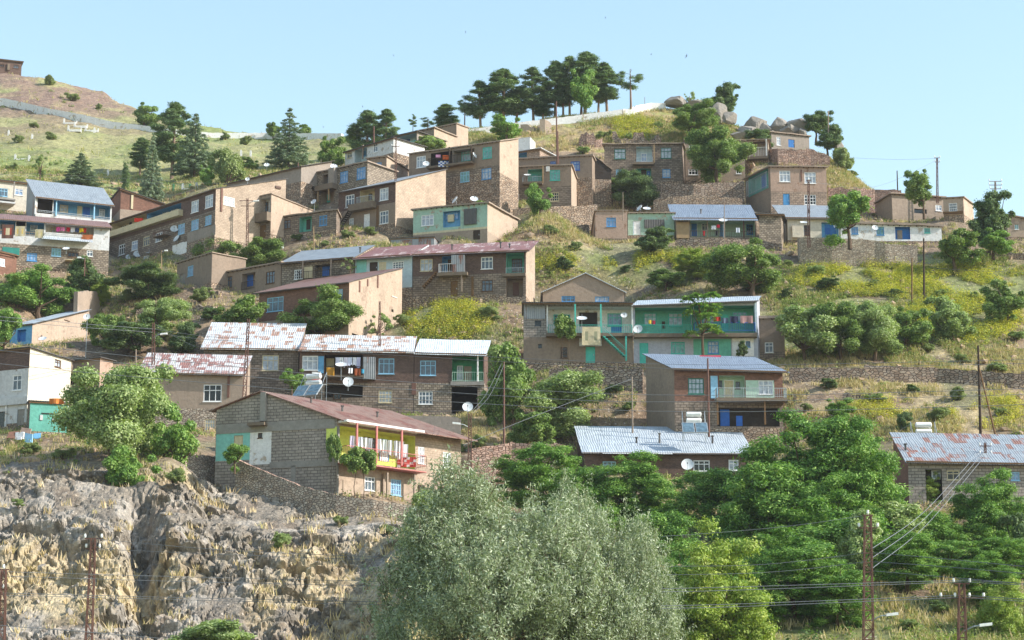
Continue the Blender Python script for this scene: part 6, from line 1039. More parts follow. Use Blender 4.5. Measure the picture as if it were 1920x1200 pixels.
def lattice(px, yt, yb, D, label, wid=.35, arms=(), lamp=None, name='lattice_pole', lean=0, group='utility poles', mat='rust'):
    t = at(px, yt, D); b = at(px+lean, yb, D); b.x += 0; m_ = M[mat]; e = empty(name, b, label, 'utility pole', group); mb = MB(); H_ = t.z-b.z+1.2; b = b-Vector((0, 0, 1.2)); up = t-b; n = int(H_/.55)
    for sx, sy in ((-1, -1), (1, -1), (1, 1), (-1, 1)): mb.bar(b+Vector((sx*wid/2, sy*wid/2, 0)), t+Vector((sx*wid*.3, sy*wid*.3, 0)), .045, m_)
    for k in range(n):
        f0, f1 = k/n, (k+1)/n; w0, w1 = wid/2*(1-.4*f0), wid/2*(1-.4*f1); p0, p1 = b+up*f0, b+up*f1; s = 1 if k % 2 else -1
        for sy in (-1, 1): mb.bar(p0+Vector((-s*w0, sy*w0, 0)), p1+Vector((s*w1, sy*w1, 0)), .025, m_, 3); mb.bar(p0+Vector((-w0, sy*w0, 0)), p0+Vector((w0, sy*w0, 0)), .022, m_, 3)
        for sx in (-1, 1): mb.bar(p0+Vector((sx*w0, -s*w0, 0)), p1+Vector((sx*w1, s*w1, 0)), .025, m_, 3)
    part(mb, 'mast', e)
    for (dy, hw, k) in arms:
        mb = MB(); z = t-Vector((0, 0, dy)); mb.bar(z-Vector((hw, 0, 0)), z+Vector((hw, 0, 0)), .05, m_); part(mb, 'crossarm', e)
        for i in range(k):
            x = -hw+2*hw*i/(k-1) if k > 1 else 0; q = z+Vector((x, -.04, .05)); mb = MB(); mb.tube([q, q+Vector((0, 0, .08)), q+Vector((0, 0, .24))], [.04, .08, .06], M['porcelain'], 8); part(mb, 'insulator', e)
    if lamp: 
        sgn, dz = lamp; q = t-Vector((0, 0, dz)); mb = MB(); mb.tube([q, q+Vector((sgn*.5, -.3, .25)), q+Vector((sgn*.9, -.4, .3))], [.04, .04, .04], M['steel'], 5); mb.box(q+Vector((sgn*.8, -.55, .22)), Vector((sgn*.7, 0, .08)), Vector((0, .3, 0)), Vector((0, 0, .16)), M['porcelain']); part(mb, 'lamp_head', e)
    return t
def pole(px, yt, yb, D, label, r=.09, mat='pole', lean=0, lamp=None, arms=(), name='wooden_pole', group='utility poles'):
    t = at(px, yt, D); b = at(px+lean, yb, D); e = empty(name, b, label, 'utility pole' if name != 'antenna_mast' else 'mast', group); mb = MB(); mb.tube([b-Vector((0, 0, 1)), t], [r*1.15, r*.8], M[mat], 7); part(mb, 'shaft', e)
    for (dy, hw, k) in arms:
        mb = MB(); z = t-Vector((0, 0, dy)); mb.bar(z-Vector((hw, 0, 0)), z+Vector((hw, 0, 0)), .04, M[mat]); part(mb, 'crossarm', e)
        for i in range(k): q = z+Vector((-hw+2*hw*i/max(1, k-1), -.04, .04)); mb = MB(); mb.tube([q, q+Vector((0, 0, .2))], [.06, .06], M['porcelain'], 6); part(mb, 'insulator', e)
    if lamp: q = t-Vector((0, 0, .15)); mb = MB(); mb.tube([q, q+Vector((lamp*.5, -.2, .1))], [.035, .035], M['steel'], 5); mb.box(q+Vector((lamp*.4, -.35, .02)), Vector((lamp*.4, 0, 0)), Vector((0, .25, 0)), Vector((0, 0, .16)), M['porcelain']); part(mb, 'lamp_head', e)
lattice(1627, 966, 1215, 126, 'rusty lattice pylon with white insulators in front of the locusts', .62, ((.0, .3, 1), (.75, .55, 2)), (1, 6.2)); lattice(1803, 1096, 1215, 120, 'grey lattice pylon low in the right foreground', .5, ((0, .5, 0), (.8, 1.2, 4)), (-1, 3.0), mat='pole') if 0 else lattice(1803, 1096, 1215, 120, 'grey lattice pylon low in the right foreground', .5, ((-.05, .45, 2), (.75, 1.2, 4)), (1, 2.6))
lattice(175, 1010, 1185, 128, 'rusty lattice pylon before the left cliff', .4, ((.0, .5, 2), (.6, .4, 2)), lean=-8); lattice(7, 1068, 1200, 120, 'dark pylon cut by the lower left edge', .4, ((.0, .3, 1), (1.1, .3, 1)), lean=-4)
lattice(881, 775, 905, 184, 'rust red lattice mast at the right corner of the yellow balcony house', .36, lamp=(-1, 1.3)); lattice(466, 598, 738, 207, 'rusty lattice mast in front of the rough stone house', .34, lean=-8); lattice(288, 605, 672, 214, 'dark lattice mast with street lamp above the checkered roof', .3, lamp=(1, 1.6))
lattice(742, 258, 435, 268, 'tall thin lattice mast at the corner of the blank sunlit wall', .3, ((1.2, .5, 2),), lean=0); lattice(464, 372, 452, 262, 'rusty lattice mast with lamp before the recessed grey windows', .3, ((.3, 1.0, 0), (1.0, .8, 0)), (1, .8)); lattice(986, 452, 556, 248, 'lattice mast at the turquoise corner balcony of the red roof house', .3)
lattice(549, 476, 528, 252, 'twin legged rusty mast before the grey sheet roof', .25); lattice(1516, 338, 446, 252, 'thin lattice mast before the cream house', .3, ((0, .3, 1),)); lattice(712, 565, 640, 222, 'slim ladder like mast before the tall plaster wall', .2); lattice(1757, 296, 365, 282, 'mast with twin insulators above the right ridge tree', .25, ((0, .35, 2), (.6, .3, 2)))
lattice(1866, 340, 372, 266, 'mast with comb of crossarms on the far right ridge', .22, ((0, .8, 2), (.5, .8, 2), (1.0, .7, 2)), mat='pole'); lattice(1847, 830, 870, 188, 'short rusty pole head with insulators on the rust streaked roof', .22, ((.3, .5, 2), (1.0, .5, 2)))
for a in [(1834, 648, 806, 204, 'dark wooden pole at right, upright of the leaning pair', .13, 'darkwood', 4), (1836, 690, 808, 203, 'wooden prop leaning against the dark pole at right', .09, 'wood', 32), (1732, 447, 552, 246, 'tall dark wooden pole below the white house', .12, 'darkwood', 0), (1710, 483, 560, 245, 'shorter pale wooden pole left of the dark one', .09, 'wood', -1), (1185, 706, 803, 207, 'slender wooden pole behind the pale grey sheet roof', .08, 'pole', 1),
          (945, 678, 818, 203, 'rust brown pole in the tree right of the green balcony', .1, 'rust', 0), (1043, 190, 306, 287, 'tall rust pole in front of the hilltop wall', .11, 'rust', 2), (1046, 246, 306, 286, 'shorter pole twinned with the tall rust pole', .08, 'rust', 1), (701, 237, 262, 298, 'ladder pole on the roof of the pale row house', .12, 'rust', 0), (559, 305, 336, 280, 'rusty stub pole at the left end of the blue window row', .1, 'rust', 1),
          (1327, 672, 800, 204, 'rust pole carrying wires before the green framed window', .1, 'rust', 2), (1682, 320, 358, 292, 'bare wooden pole against the sky on the right ridge', .09, 'darkwood', 1), (1553, 208, 240, 304, 'short pole behind the leaning dark tree', .1, 'pole', 0), (588, 425, 466, 258, 'pale pole on the rubble bank', .07, 'beige' if 0 else 'lightwood', 1), (1293, 180, 206, 324, 'small post left of the round dark tree', .06, 'pole', 0),
          (1209, 182, 206, 326, 'little post on the summit', .05, 'pole', 0), (602, 298, 310, 284, 'roof stub antenna near the dish closet', .04, 'pole', 0), (1358, 370, 446, 252, 'mast of the white dish through the veranda roof', .05, 'pole', 0), (1168, 360, 400, 256, 'thin post over the pinkish plaster hut', .05, 'pole', 0), (112, 640, 668, 212, 'thin mast on the left white house yard', .05, 'pole', 0), (255, 655, 690, 206, 'short capped post left of the checkered roof', .08, 'pole', 0)]:
    pole(a[0], a[1], a[2], a[3], a[4], a[5], a[6], a[7])
pole(303, 470, 502, 258, 'street lamp post beside the long balcony row', .07, 'lightwood', 0, 1, name='street_lamp', group='street lamps'); pole(159, 483, 502, 240, 'short street lamp by the beige balcony', .06, 'rust', 0, -1, name='street_lamp', group='street lamps')
# ---- wires
def wire(label, pts, Ds, r=.028, mat='cable', group='overhead wires', seg=10):
    r *= .7
    P = [at(x, y, d) for (x, y), d in zip(pts, Ds)]; out = []
    for i in range(len(P)-1):
        p0, p1, p2, p3 = P[max(0, i-1)], P[i], P[i+1], P[min(len(P)-1, i+2)]
        for k in range(seg): t = k/seg; out.append(.5*((2*p1)+(p2-p0)*t+(2*p0-5*p1+4*p2-p3)*t*t+(-p0+3*p1-3*p2+p3)*t**3))
    out.append(P[-1]); mb = MB(); mb.tube(out, [r]*len(out), M[mat], 4); o = mb.build('power_cable', None, out[0]); tag(o, label, 'cable', group)
W_ = wire
W_('upper wire from the left edge to the street lamp mast', [(-20, 592), (130, 605), (288, 617)], [180, 195, 214]); W_('lower wire from the left edge to the street lamp mast', [(-20, 599), (130, 612), (288, 623)], [180, 195, 214])
W_('upper wire from the street lamp mast to the rusty lattice mast', [(288, 617), (380, 630), (466, 636)], [214, 211, 207]); W_('lower wire from the street lamp mast to the rusty lattice mast', [(288, 624), (380, 636), (466, 640)], [214, 211, 207]); W_('guy wire slanting down right from the street lamp mast', [(290, 607), (330, 632), (366, 650)], [214, 212, 210], .02)
W_('long wire passing low over the left white house roof', [(-20, 640), (190, 662), (466, 690), (760, 716), (1100, 737), (1330, 741), (1600, 738), (1940, 728)], [150]*8, .026, 'cableL'); W_('second long wire just below the left white house roof', [(-20, 655), (190, 677), (466, 706), (760, 730), (1100, 751), (1330, 753), (1600, 748), (1940, 739)], [149]*8, .026, 'cableL')
W_('long wire crossing the whole village below the laundry balcony', [(-20, 680), (190, 701), (466, 724), (760, 748), (1100, 767), (1330, 772), (1600, 768), (1940, 758)], [148]*8, .026, 'cableL')
W_('wire under the eaves of the plain white roof', [(560, 650), (760, 659), (960, 671), (1261, 683), (1500, 683), (1940, 674)], [205, 200, 195, 190, 188, 186], .026, 'cableL'); W_('wire just below the eave wire, crossing the blue grey roof', [(560, 657), (760, 667), (960, 679), (1261, 691), (1500, 690), (1940, 681)], [205, 200, 195, 190, 188, 186], .026, 'cableL')
for i, (x0, y0, x1, y1, lb) in enumerate([(1633, 1030, 1844, 838, 'upper thick cable climbing right from the rusty pylon'), (1634, 1047, 1846, 846, 'middle thick cable climbing right from the rusty pylon'), (1635, 1066, 1849, 852, 'lower thick cable climbing right from the rusty pylon')]):
    W_(lb, [(x0, y0), ((x0+x1)/2-2, (y0+y1)/2+22), (x1, y1)], [126, 157, 188], .036, 'cableL', 'thick cables of the rusty pylon')
for i, (a, lb) in enumerate([([(1632, 1036), (1750, 1046), (1940, 1064)], 'first wire right of the rusty pylon'), ([(1632, 1053), (1750, 1061), (1940, 1077)], 'second wire right of the rusty pylon'), ([(1632, 1070), (1750, 1080), (1940, 1096)], 'third wire right of the rusty pylon')]): W_(lb, a, [126, 122, 116], .026, 'cableL')
for i, (a, lb) in enumerate([([(1626, 1036), (1500, 1052), (1400, 1060), (1250, 1062)], 'upper wire leaving the rusty pylon to the left'), ([(1626, 1053), (1500, 1068), (1400, 1075), (1250, 1078)], 'lower wire leaving the rusty pylon to the left'), ([(1626, 966), (1500, 984), (1380, 996), (1240, 1006)], 'top wire of the rusty pylon into the willow')]): W_(lb, a, [126, 126, 126, 126], .02, 'cableL')
for i, (y0, y1, y2, lb) in enumerate([(1088, 1100, 1086, 'highest of the low wires across the bottom'), (1091, 1106, 1092, 'second of the low wires across the bottom'), (1118, 1132, 1116, 'third of the low wires across the bottom'), (1122, 1137, 1119, 'fourth of the low wires across the bottom')]):
    W_(lb, [(1805, y0-(0 if i < 2 else 2)), (1400, y1), (1240, y1+4)], [120, 118, 117], .026, 'cableL', 'low wires of the grey pylon'); W_(lb.replace('low wires across the bottom', 'wires right of the grey pylon'), [(1805, y0-(0 if i < 2 else 2)), (1940, y0+7)], [120, 118], .026, 'cableL', 'low wires of the grey pylon')
for i, (y0, y1, y2, lb) in enumerate([(1010, 1032, 1046, 'top wire strung from the left rusty pylon over the cliff'), (1029, 1040, 1052, 'second wire strung from the left rusty pylon over the cliff'), (1072, 1083, 1092, 'wire crossing the foot of the cliff face, uppermost'), (1080, 1092, 1100, 'wire crossing the foot of the cliff face, second'), (1112, 1122, 1130, 'wire crossing the foot of the cliff face, third'), (1116, 1126, 1136, 'wire crossing the foot of the cliff face, lowest')]):
    xs = (176, 430, 760) if i < 2 else (5, 400, 790); W_(lb, [(xs[0], y0), (xs[1], y1), (xs[2], y2)], [128 if i < 2 else 120, 126, 126], .02, 'cableL')
W_('thin wire across the lowest left corner', [(-10, 1172), (150, 1184), (300, 1197)], [112, 112, 112], .025, 'cable'); W_('cable sagging from the vine wall to the lattice mast', [(705, 755), (780, 770), (877, 770)], [205, 200, 190], .03, 'cableL')
W_('cable rising from the yellow house roof corner toward the slender pole', [(868, 835), (960, 797), (1060, 758), (1185, 710)], [186, 192, 200, 207], .03, 'cableL'); W_('wire bundle from the lattice mast to the rust brown pole, left strand', [(884, 772), (912, 738), (940, 682)], [186, 195, 203], .025, 'cableL'); W_('wire bundle from the lattice mast to the rust brown pole, right strand', [(886, 775), (918, 742), (946, 682)], [186, 195, 203], .025, 'cableL')
W_('faint wires over the far left slope, upper', [(0, 322), (200, 333), (440, 346)], [270, 272, 276], .02, 'cableL'); W_('faint wires over the far left slope, lower', [(0, 327), (200, 339), (440, 352)], [270, 272, 276], .02, 'cableL'); W_('thin wire against the sky right of the summit', [(1553, 210), (1640, 262), (1757, 297)], [304, 294, 282], .018, 'cable') if 0 else W_('thin wire against the sky right of the summit', [(1600, 296), (1680, 299), (1757, 297)], [300, 292, 282], .018, 'cable')
W_('wire from the right ridge mast toward the white house', [(1757, 300), (1640, 350), (1516, 340)], [282, 270, 252], .018, 'cable'); W_('cable between dark wooden pole and the right edge', [(1732, 500), (1800, 506), (1940, 512)], [246, 240, 235], .022, 'cable'); W_('slanting guy wire of the leaning prop', [(1834, 700), (1760, 760), (1680, 812)], [204, 203, 202], .02, 'cableL')
# ---- solar heaters
def solar(px, py, D, label, W=2.0, H=1.9, az=0, tilt=42, tank_up=1.35):
    c = at(px, py, D); e = empty('solar_water_heater', c-Vector((0, 0, .6)), label, 'solar heater', 'solar water heaters'); ca, sa = math.cos(R(az)), math.sin(R(az)); tx = Vector((ca, sa, 0)); bk = Vector((-sa, ca, 0)); ud = bk*math.cos(R(tilt))+Vector((0, 0, math.sin(R(tilt)))); n = tx.cross(ud); gp = glass('#5f7885', .15)
    for s in (-1, 1):
        o = c+tx*(s*W*.265-W*.24)-ud*H/2; mb = MB(); mb.box(o, tx*W*.48, ud*H, n*.1, M['steel']); mb.box(o+tx*.06+ud*.06+n*.1, tx*(W*.48-.12), ud*(H-.12), n*.012, gp); part(mb, 'solar_panel', e)
    mb = MB()
    for s in (-.45, .45):
        p = c+tx*s*W-ud*H/2; q = c+tx*s*W+ud*H/2; mb.bar(p, p-Vector((0, 0, .6)), .03, M['steel']); g_ = q+Vector((0, 0, 0)); mb.bar(g_, g_-Vector((0, 0, 2.0)), .03, M['steel']); t_ = q+bk*.9+Vector((0, 0, tank_up)); mb.bar(q-ud*.2, t_, .03, M['steel']); mb.bar(t_, t_-Vector((0, 0, 3)), .03, M['steel']); mb.bar(q, t_-Vector((0, 0, 1.2)), .025, M['steel'])
    part(mb, 'frame', e)
    for k in (0, 1):
        tc = c+ud*H/2+bk*.5+Vector((0, 0, .35+k*.62)); mb = MB(); L = W*.6; mb.tube([tc-tx*L/2, tc-tx*(L/2-.06), tc+tx*(L/2-.06), tc+tx*L/2], [.16, .27, .27, .16], M['porcelain'], 12); mb.face([tc-tx*L/2+(Vector((0, 0, 1))*math.sin(a)+bk*math.cos(a))*.16 for a in [k_*.785 for k_ in range(8)]], M['porcelain']); mb.face([tc+tx*L/2+(Vector((0, 0, 1))*math.sin(-a)+bk*math.cos(-a))*.16 for a in [k_*.785 for k_ in range(8)]], M['porcelain']); part(mb, 'water_tank', e)
solar(1303, 803, 201, 'solar water heater with white tanks on the pale grey sheet roof', 2.4, 1.7); solar(1737, 824, 196, 'solar water heater on the rust streaked roof at right', 2.5, 1.7); solar(577, 733, 197, 'solar panels tilted on a rack behind the block gable ridge', 2.6, 1.7, az=-24, tilt=45)
# ---- washing and carpets
def cloth(px0, py0, px1, py1, D, col, label, group=None, name='garment', cat='clothes', wav=.05, pat=None):
    a, b = at(px0, py0, D), at(px1, py1, D); m_ = M.get(col) or paint(col, .9, 'cloth', var=.08); mb = MB(); nx, ny = 6, 4; rs_ = random.Random(px0*7+py0); ph = rs_.random()*6; G = {}
    for i in range(nx+1):
        for j in range(ny+1):
            f, q = i/nx, j/ny; G[i, j] = Vector((a.x+(b.x-a.x)*(f+(.06*math.sin(q*3+ph) if name == 'garment' else 0)), D+math.sin(f*9+ph)*wav*(.3+q), a.z+(b.z-a.z)*q*(1 if name != 'garment' else (1-.12*math.sin(f*3.1+ph)))))
    for i in range(nx):
        for j in range(ny):
            mm = m_
            if pat: mm = pat(i, j, nx, ny) or m_
            mb.face([G[i, j+1], G[i+1, j+1], G[i+1, j], G[i, j]], mm); mb.face([p+Vector((0, .02, 0)) for p in (G[i, j], G[i+1, j], G[i+1, j+1], G[i, j+1])], mm)
    o = mb.build(name, None, a); tag(o, label, cat, group)
GL1 = 'washing on the yellow balcony'; d0 = FH['pr']
def dpr(x, y, out): k, z = d0.hit(x, y); return d0.pt(k, z, out).y
xs = [656, 664, 672, 681, 690, 707, 717, 727, 738, 748]; cols = ['#d9cfe0', '#e8e6ea', '#dfe6ee', '#ecebe8', '#e6e6ea', '#e9ecec', '#e3ebe6', '#efeeee', '#e8eaec', '#f0eff0']
for i, x in enumerate(xs): cloth(x, 817+i*1.2, x+8, 838+i*1.6+(6 if i > 6 else 0), dpr(x, 830, .9), cols[i], 'white washing hung in a row along the yellow balcony', GL1)
cloth(748, 833, 765, 858, dpr(752, 840, 1.15), '#f0eff0', 'large white sheet at the right end of the yellow balcony line', None, 'bed_sheet', 'bed sheet')
cloth(745, 857, 780, 876, dpr(760, 865, 1.36), '#c4473f', 'red patterned rug over the right end of the yellow balcony railing', None, 'rug', 'rug', .02, lambda i, j, a, b: M['white'] if (i+j) % 3 == 0 else None)
for i, (x, c) in enumerate([(629, '#d8d6e6'), (637, '#efeff2'), (645, '#e7e0ee'), (653, '#dcdff0'), (661, '#f0eef2'), (669, '#d3cfe8')]): cloth(x, 670, x+7, 684+(i % 3)*2, W2['Da']-.2, c, 'pale washing in the dark laundry loggia', 'washing in the laundry loggia')
for x, y, x1, y1, c, l in [(612, 689, 627, 705, '#b8862f', 'ochre cloth on the laundry loggia rail'), (654, 690, 661, 700, '#e9e9ec', 'small white towel on the laundry loggia rail'), (664, 691, 676, 704, '#8c4a2c', 'rust brown cloth on the laundry loggia rail'), (678, 692, 683, 700, '#4fa8c8', 'turquoise cloth at the rail end of the laundry loggia')]: cloth(x, y, x1, y1, W2['Da']-1.1, c, l, None, 'cloth', 'cloth')
for x, y, x1, y1, c, l in [(1338, 594, 1351, 602, '#a8342c', 'red cloth on the green balcony line'), (1353, 596, 1366, 606, '#5c6a80', 'grey blue cloth on the green balcony line'), (1368, 593, 1384, 606, '#2c2f48', 'dark blue cloth on the green balcony line'), (1388, 592, 1412, 606, '#9c7a78', 'dusty pink cloth at the right of the green balcony line'), (1216, 600, 1222, 607, '#d9b83c', 'yellow cloth before the green balcony window'), (1223, 601, 1229, 608, '#a03048', 'crimson cloth before the green balcony window')]: cloth(x, y, x1, y1, G2['Da']-1.0, c, l, None, 'cloth', 'cloth')
carp = lambda c2, c3: (lambda i, j, a, b: (M[c3] if i in (2, 3) and j in (1, 2) else None) if 0 < i < a-1 and 0 < j < b-1 else M[c2])
cloth(1091, 613, 1126, 647, G1['Da']-1.0, '#8f8f74', 'large olive patterned carpet hanging from the white balcony', None, 'carpet', 'carpet', .02, carp('beige', 'beige'))
for x, y, x1, y1, c, l, c2, c3 in [(4, 421, 25, 447, '#a34a3c', 'red carpet with pale medallion on the far left balcony', 'rust', 'beige'), (29, 424, 46, 443, '#cfb36c', 'yellow carpet in the middle of the far left balcony', 'beige', 'fbe'), (66, 430, 81, 446, '#d2bf86', 'cream yellow carpet at the right of the far left balcony', 'beige', 'fbe')]: cloth(x, y, x1, y1, A3['Da']-.5, c, l, None, 'carpet', 'carpet', .02, carp(c2, c3))
AX = Plane(A3['A'], A3['B'])
for x, c, l in [(106, '#e85aa8', 'pink garment on the left white balcony line'), (114, '#f08fc0', 'light pink garment on the left white balcony line'), (124, '#c03040', 'dark red garment on the left white balcony line'), (133, '#e8e8f0', 'white garment on the left white balcony line'), (141, '#44507a', 'navy garment on the left white balcony line'), (149, '#f0d030', 'yellow garment on the left white balcony line'), (155, '#c8372c', 'red garment on the left white balcony line')]: cloth(x, 425+(x-100)*.05, x+7, 433+(x-100)*.05, AX.pt(AX.hit(x, 428)[0], 0, -.3).y, c, l)
cloth(153, 440, 174, 449, AX.pt(AX.hit(160, 445)[0], 0, .25).y, '#b0643c', 'orange brown rug over the left white balcony rail', None, 'rug', 'rug', .02)
cloth(252, 409, 268, 416, on(LR, 260, 412, .85), '#e03a28', 'bright red cloth on the beige balcony of the long row', None, 'cloth', 'cloth')
cloth(822, 302, 844, 313, on('brown house with blue', 833, 308, 1.2), '#2c4f96', 'blue rug with white dots over the timber balcony rail', None, 'rug', 'rug', .01, lambda i, j, a, b: M['white'] if (i+j) % 2 else None)
cloth(830, 291, 844, 299, on('brown house with blue', 836, 295, .6), '#e0682c', 'orange cloth above the polka dot rug', None, 'cloth', 'cloth'); cloth(817, 290, 826, 296, on('brown house with blue', 820, 293, .6), '#eba6c4', 'pink cloth left of the orange cloth', None, 'cloth', 'cloth')
for x, y, x1, y1, c, l in [(1344, 421, 1350, 427, '#e0304a', 'red cloth on the veranda line'), (1334, 423, 1343, 430, '#e8e8ee', 'white cloth beside the red one on the veranda line'), (1341, 432, 1347, 441, '#2e2c2e', 'dark garment hanging on the veranda rail'), (1318, 433, 1322, 442, '#a8282c', 'small red garment on the veranda rail'), (1380, 427, 1387, 436, '#c9ced6', 'pale cloth at the right of the veranda')]: cloth(x, y, x1, y1, S3['Da']-.3, c, l, None, 'cloth', 'cloth')
cloth(585, 697, 601, 719, 205, '#c04a3c', 'red and white rug drying behind the solar panels', None, 'rug', 'rug', .03, lambda i, j, a, b: M['white'] if j in (0, 3) else None)
cloth(1312, 666, 1352, 671, 214, '#c8566a', 'pink rug spread at the back edge of the blue grey roof', None, 'rug', 'rug', .02); cloth(92, 747, 120, 757, 200, '#c8783a', 'orange tarpaulin scrap over the turquoise ruin wall', None, 'tarpaulin', 'tarpaulin', .2)
# ---- summit boulders
def boulder(px, py, rx, ry, D, label, seed, name='boulder', mat=None):
    c = at(px, py, D); k = D/F; r = (rx*k, rx*k*.8, ry*k); rn = random.Random(seed); pl_ = [(Vector((rn.gauss(0, 1), rn.gauss(0, 1), rn.gauss(0, .8))).normalized(), rn.uniform(.42, .85)) for _ in range(15)]; mb = MB(); nu, nv = 26, 15; G = {}
    for i in range(nu):
        for j in range(nv+1):
            th, ph = 2*math.pi*i/nu, math.pi*j/nv; v = Vector((math.cos(th)*math.sin(ph), math.sin(th)*math.sin(ph), math.cos(ph))); s = 1.
            for n_, d_ in pl_:
                q = v.dot(n_)
                if q*s > d_: s = d_/q
            s *= 1+.05*noise.noise(v*4+Vector((seed, 0, 0)))+.05*noise.noise(v*1.6+Vector((0, seed, 0))); G[i, j] = c+Vector((v.x*s*r[0], v.y*s*r[1], v.z*s*r[2]))
    for i in range(nu):
        for j in range(nv): i2 = (i+1) % nu; mb.face([G[i, j], G[i, j+1], G[i2, j+1], G[i2, j]], mat or BLD)
    o = mb.build(name, None, c-Vector((0, 0, r[2]))); tag(o, label, 'boulder', 'summit boulders'); 
BLD = plaster('#8f887e', .35, name='granite')
for i, a in enumerate([(1272, 187, 24, 14, 325, 'long dark boulder at the left end of the summit rocks'), (1300, 192, 20, 11, 324, 'low boulder right of the long dark one'), (1322, 205, 24, 13, 322, 'slanting slab boulder below the round tree'), (1348, 204, 20, 17, 320, 'pointed pale boulder below the round tree'), (1366, 216, 18, 10, 318, 'thin slab leaning at the foot of the pointed boulder'), (1292, 212, 26, 10, 320, 'flat boulder behind the light green tree'), (1418, 226, 26, 17, 318, 'tall ridge boulder in the middle of the summit rocks'), (1400, 238, 24, 10, 316, 'rounded boulder left of the tall ridge boulder'), (1437, 238, 18, 11, 315, 'pale boulder right of the tall ridge boulder'),
                       (1462, 232, 22, 16, 315, 'domed grey boulder with a crack'), (1478, 240, 20, 14, 313, 'squat boulder in front of the domed one'), (1496, 230, 22, 15, 314, 'rightmost large boulder by the dark tree'), (1505, 244, 14, 9, 312, 'small boulder at the foot of the rightmost one'), (1451, 246, 9, 6, 311, 'little round stone between the big boulders'), (1385, 248, 22, 8, 313, 'half buried boulder above the railed hut'), (1573, 272, 12, 14, 304, 'rock knob on the sandy right edge of the hill')]): boulder(a[0], a[1]+6, a[2]*1.2, a[3]*1.4, a[4], a[5], 20+i)
# ---- cemetery
for i, (x, y, l) in enumerate([(118, 232, 'white grave frame highest on the left slope'), (138, 238, 'white grave frame just right of the highest one'), (126, 245, 'tilted white stone below the two grave frames'), (158, 246, 'lone small white gravestone right of the frames'), (14, 254, 'small white gravestone at the far left'), (26, 300, 'white grave with headstone low on the left slope'), (52, 302, 'tiny white gravestone beside the low left grave'), (58, 261, 'faint white gravestone mid slope left'), (175, 249, 'white stake stone left of the airy tree'), (340, 356, 'white grave inside the green fence'), (366, 354, 'small white headstone right of the green fence'), (450, 292, 'white headstone right of the cemetery pines'), (468, 293, 'second white headstone right of the cemetery pines'), (200, 330, 'weathered stone on the slope left of the cypress')]):
    D = lookD(x, y, ZF); c = at(x, y, D)-Vector((0, 0, .2)); big = 'frame' in l or 'grave with' in l or 'grave inside' in l; e = empty('gravestone', c, l, 'gravestone', 'graves on the left slope'); mb = MB(); mb.box(c, Vector((.35, 0, 0)), Vector((0, .15, 0)), Vector((0, 0, 1.1)), M['white']); mb.box(c+Vector((.06, .02, 1.1)), Vector((.23, 0, 0)), Vector((0, .11, 0)), Vector((0, 0, .18)), M['white']); part(mb, 'headstone', e)
    if big: mb = MB(); mb.box(c+Vector((.35, -.1, 0)), Vector((2.2, 0, 0)), Vector((0, .9, 0)), Vector((0, 0, .45)), M['white']); mb.box(c+Vector((2.55, 0, 0)), Vector((.2, 0, 0)), Vector((0, .15, 0)), Vector((0, 0, .8)), M['white']); part(mb, 'grave_slab', e)
D = lookD(338, 360, ZF); e = empty('fence', at(338, 361, D), 'green railing around a grave on the left slope', 'fence'); A_, B_ = at(323, 360, D), at(354, 360, D); railing(e, A_, B_, A_.z, 1.3, M['green'], .25, ends=[(A_, A_+Vector((0, 2, .4))), (B_, B_+Vector((0, 2, .4)))])
# ---- birds
def bird(px, py, D, span, label, rot=.4, bank=.3):
    c = at(px, py, D); mb = MB(); s = span/2; f = Vector((math.cos(rot), math.sin(rot)*.6, math.sin(rot)*.3)); sd = Vector((-math.sin(rot)*.5, .5, math.cos(rot))).normalized(); up = f.cross(sd).normalized(); m_ = M['darkroof']; mb.tube([c-f*.22*s, c-f*.1*s, c+f*.12*s, c+f*.2*s, c+f*.26*s], [.01, .05*s, .065*s, .04*s, .01], m_, 6)
    for q in (-1, 1):
        P = [c+f*.12*s, c+f*.1*s+sd*q*.45*s+up*.12*s, c-f*.22*s+sd*q*s+up*.02*s, c-f*.0*s+sd*q*.45*s+up*.1*s, c-f*.08*s]; mb.face(P, m_); mb.face(list(reversed([p-up*.012 for p in P])), m_)
        T_ = [c-f*.18*s, c-f*.42*s+sd*q*.09*s, c-f*.34*s]; mb.face(T_, m_); mb.face(list(reversed([p-up*.01 for p in T_])), m_)
    o = mb.build('bird', None, c); tag(o, label, 'bird', 'swifts over the village')
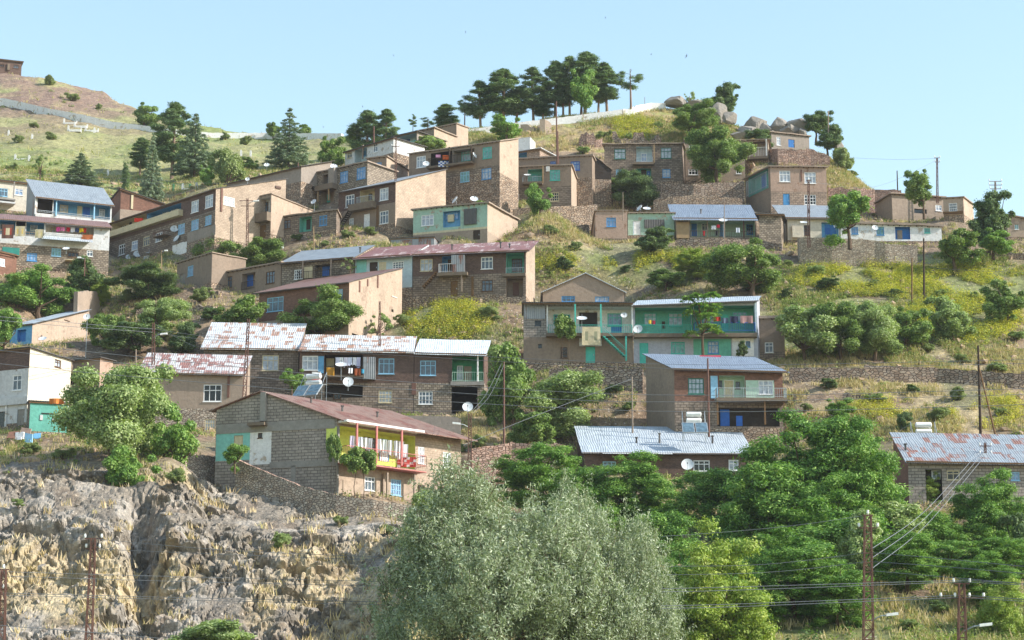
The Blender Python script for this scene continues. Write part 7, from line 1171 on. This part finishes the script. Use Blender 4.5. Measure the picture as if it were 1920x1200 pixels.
for a in [(1287, 105, 90, .36, 'largest dark swift against the sky right of the pines', -.5), (873, 60, 140, .3, 'tiny swift high above the grove left side', .2), (738, 104, 140, .3, 'tiny swift high over the left skyline', .8), (1221, 102, 140, .3, 'tiny swift just right of the pine grove sky', -.2), (606, 238, 150, .3, 'tiny swift low beside the layered conifer', .5), (1135, 33, 150, .3, 'tiny swift near the top of the sky', .1), (680, 200, 150, .32, 'tiny swift over the wide skyline pine', .3)]: bird(*a)
# ---- yard oddments seen by the left white house and elsewhere
def junk(px, py, D, w, h, col, label, name='debris_slab', seed=1):
    c = at(px, py, D); rn = random.Random(seed); mb = MB(); a = rn.uniform(-.6, .6); x = Vector((math.cos(a), math.sin(a), rn.uniform(-.25, .25)))*w; z = Vector((rn.uniform(-.3, .3), rn.uniform(.2, .6), 1)).normalized()*h; mb.box(c, x, x.cross(z).normalized()*-.12, z, M[col]); mb.box(c+x*.3-Vector((0, .3, .1)), x*.5, Vector((0, .3, 0)), z*.35, M[col]); o = mb.build(name, None, c); tag(o, label, 'rubble', 'fallen house debris')
for i, a in enumerate([(28, 824, 198, .9, .8, 'white', 'white broken plaster slab in front of the left white house'), (46, 828, 197, .8, .9, 'flb', 'pale blue broken slab beside the turquoise ruin'), (12, 822, 198, .9, .8, 'redbrick', 'lump of fallen brickwork at the left edge'), (62, 822, 198, .7, .5, 'blue', 'small blue painted fragment under the turquoise ruin'), (38, 812, 199, 1.0, .6, 'pinkplaster', 'pinkish plaster lump behind the white slab')]): junk(*a, seed=i+3)


# ---- air
hz = MB(); hm = bpy.data.materials.new('haze_air'); hm.use_nodes = True; t_ = hm.node_tree; t_.nodes.remove(t_.nodes['Principled BSDF']); pv = t_.nodes.new('ShaderNodeVolumePrincipled'); pv.inputs['Color'].default_value = (.9, .95, 1, 1); pv.inputs['Density'].default_value = .00009; t_.links.new(pv.outputs[0], t_.nodes['Material Output'].inputs['Volume'])
hz.box((-4600, -420, -75), (9200, 0, 0), (0, 2950, 0), (0, 0, 215), hm); tag(hz.build('haze'), kind='stuff', label='thin summer haze over the whole valley', cat='haze')
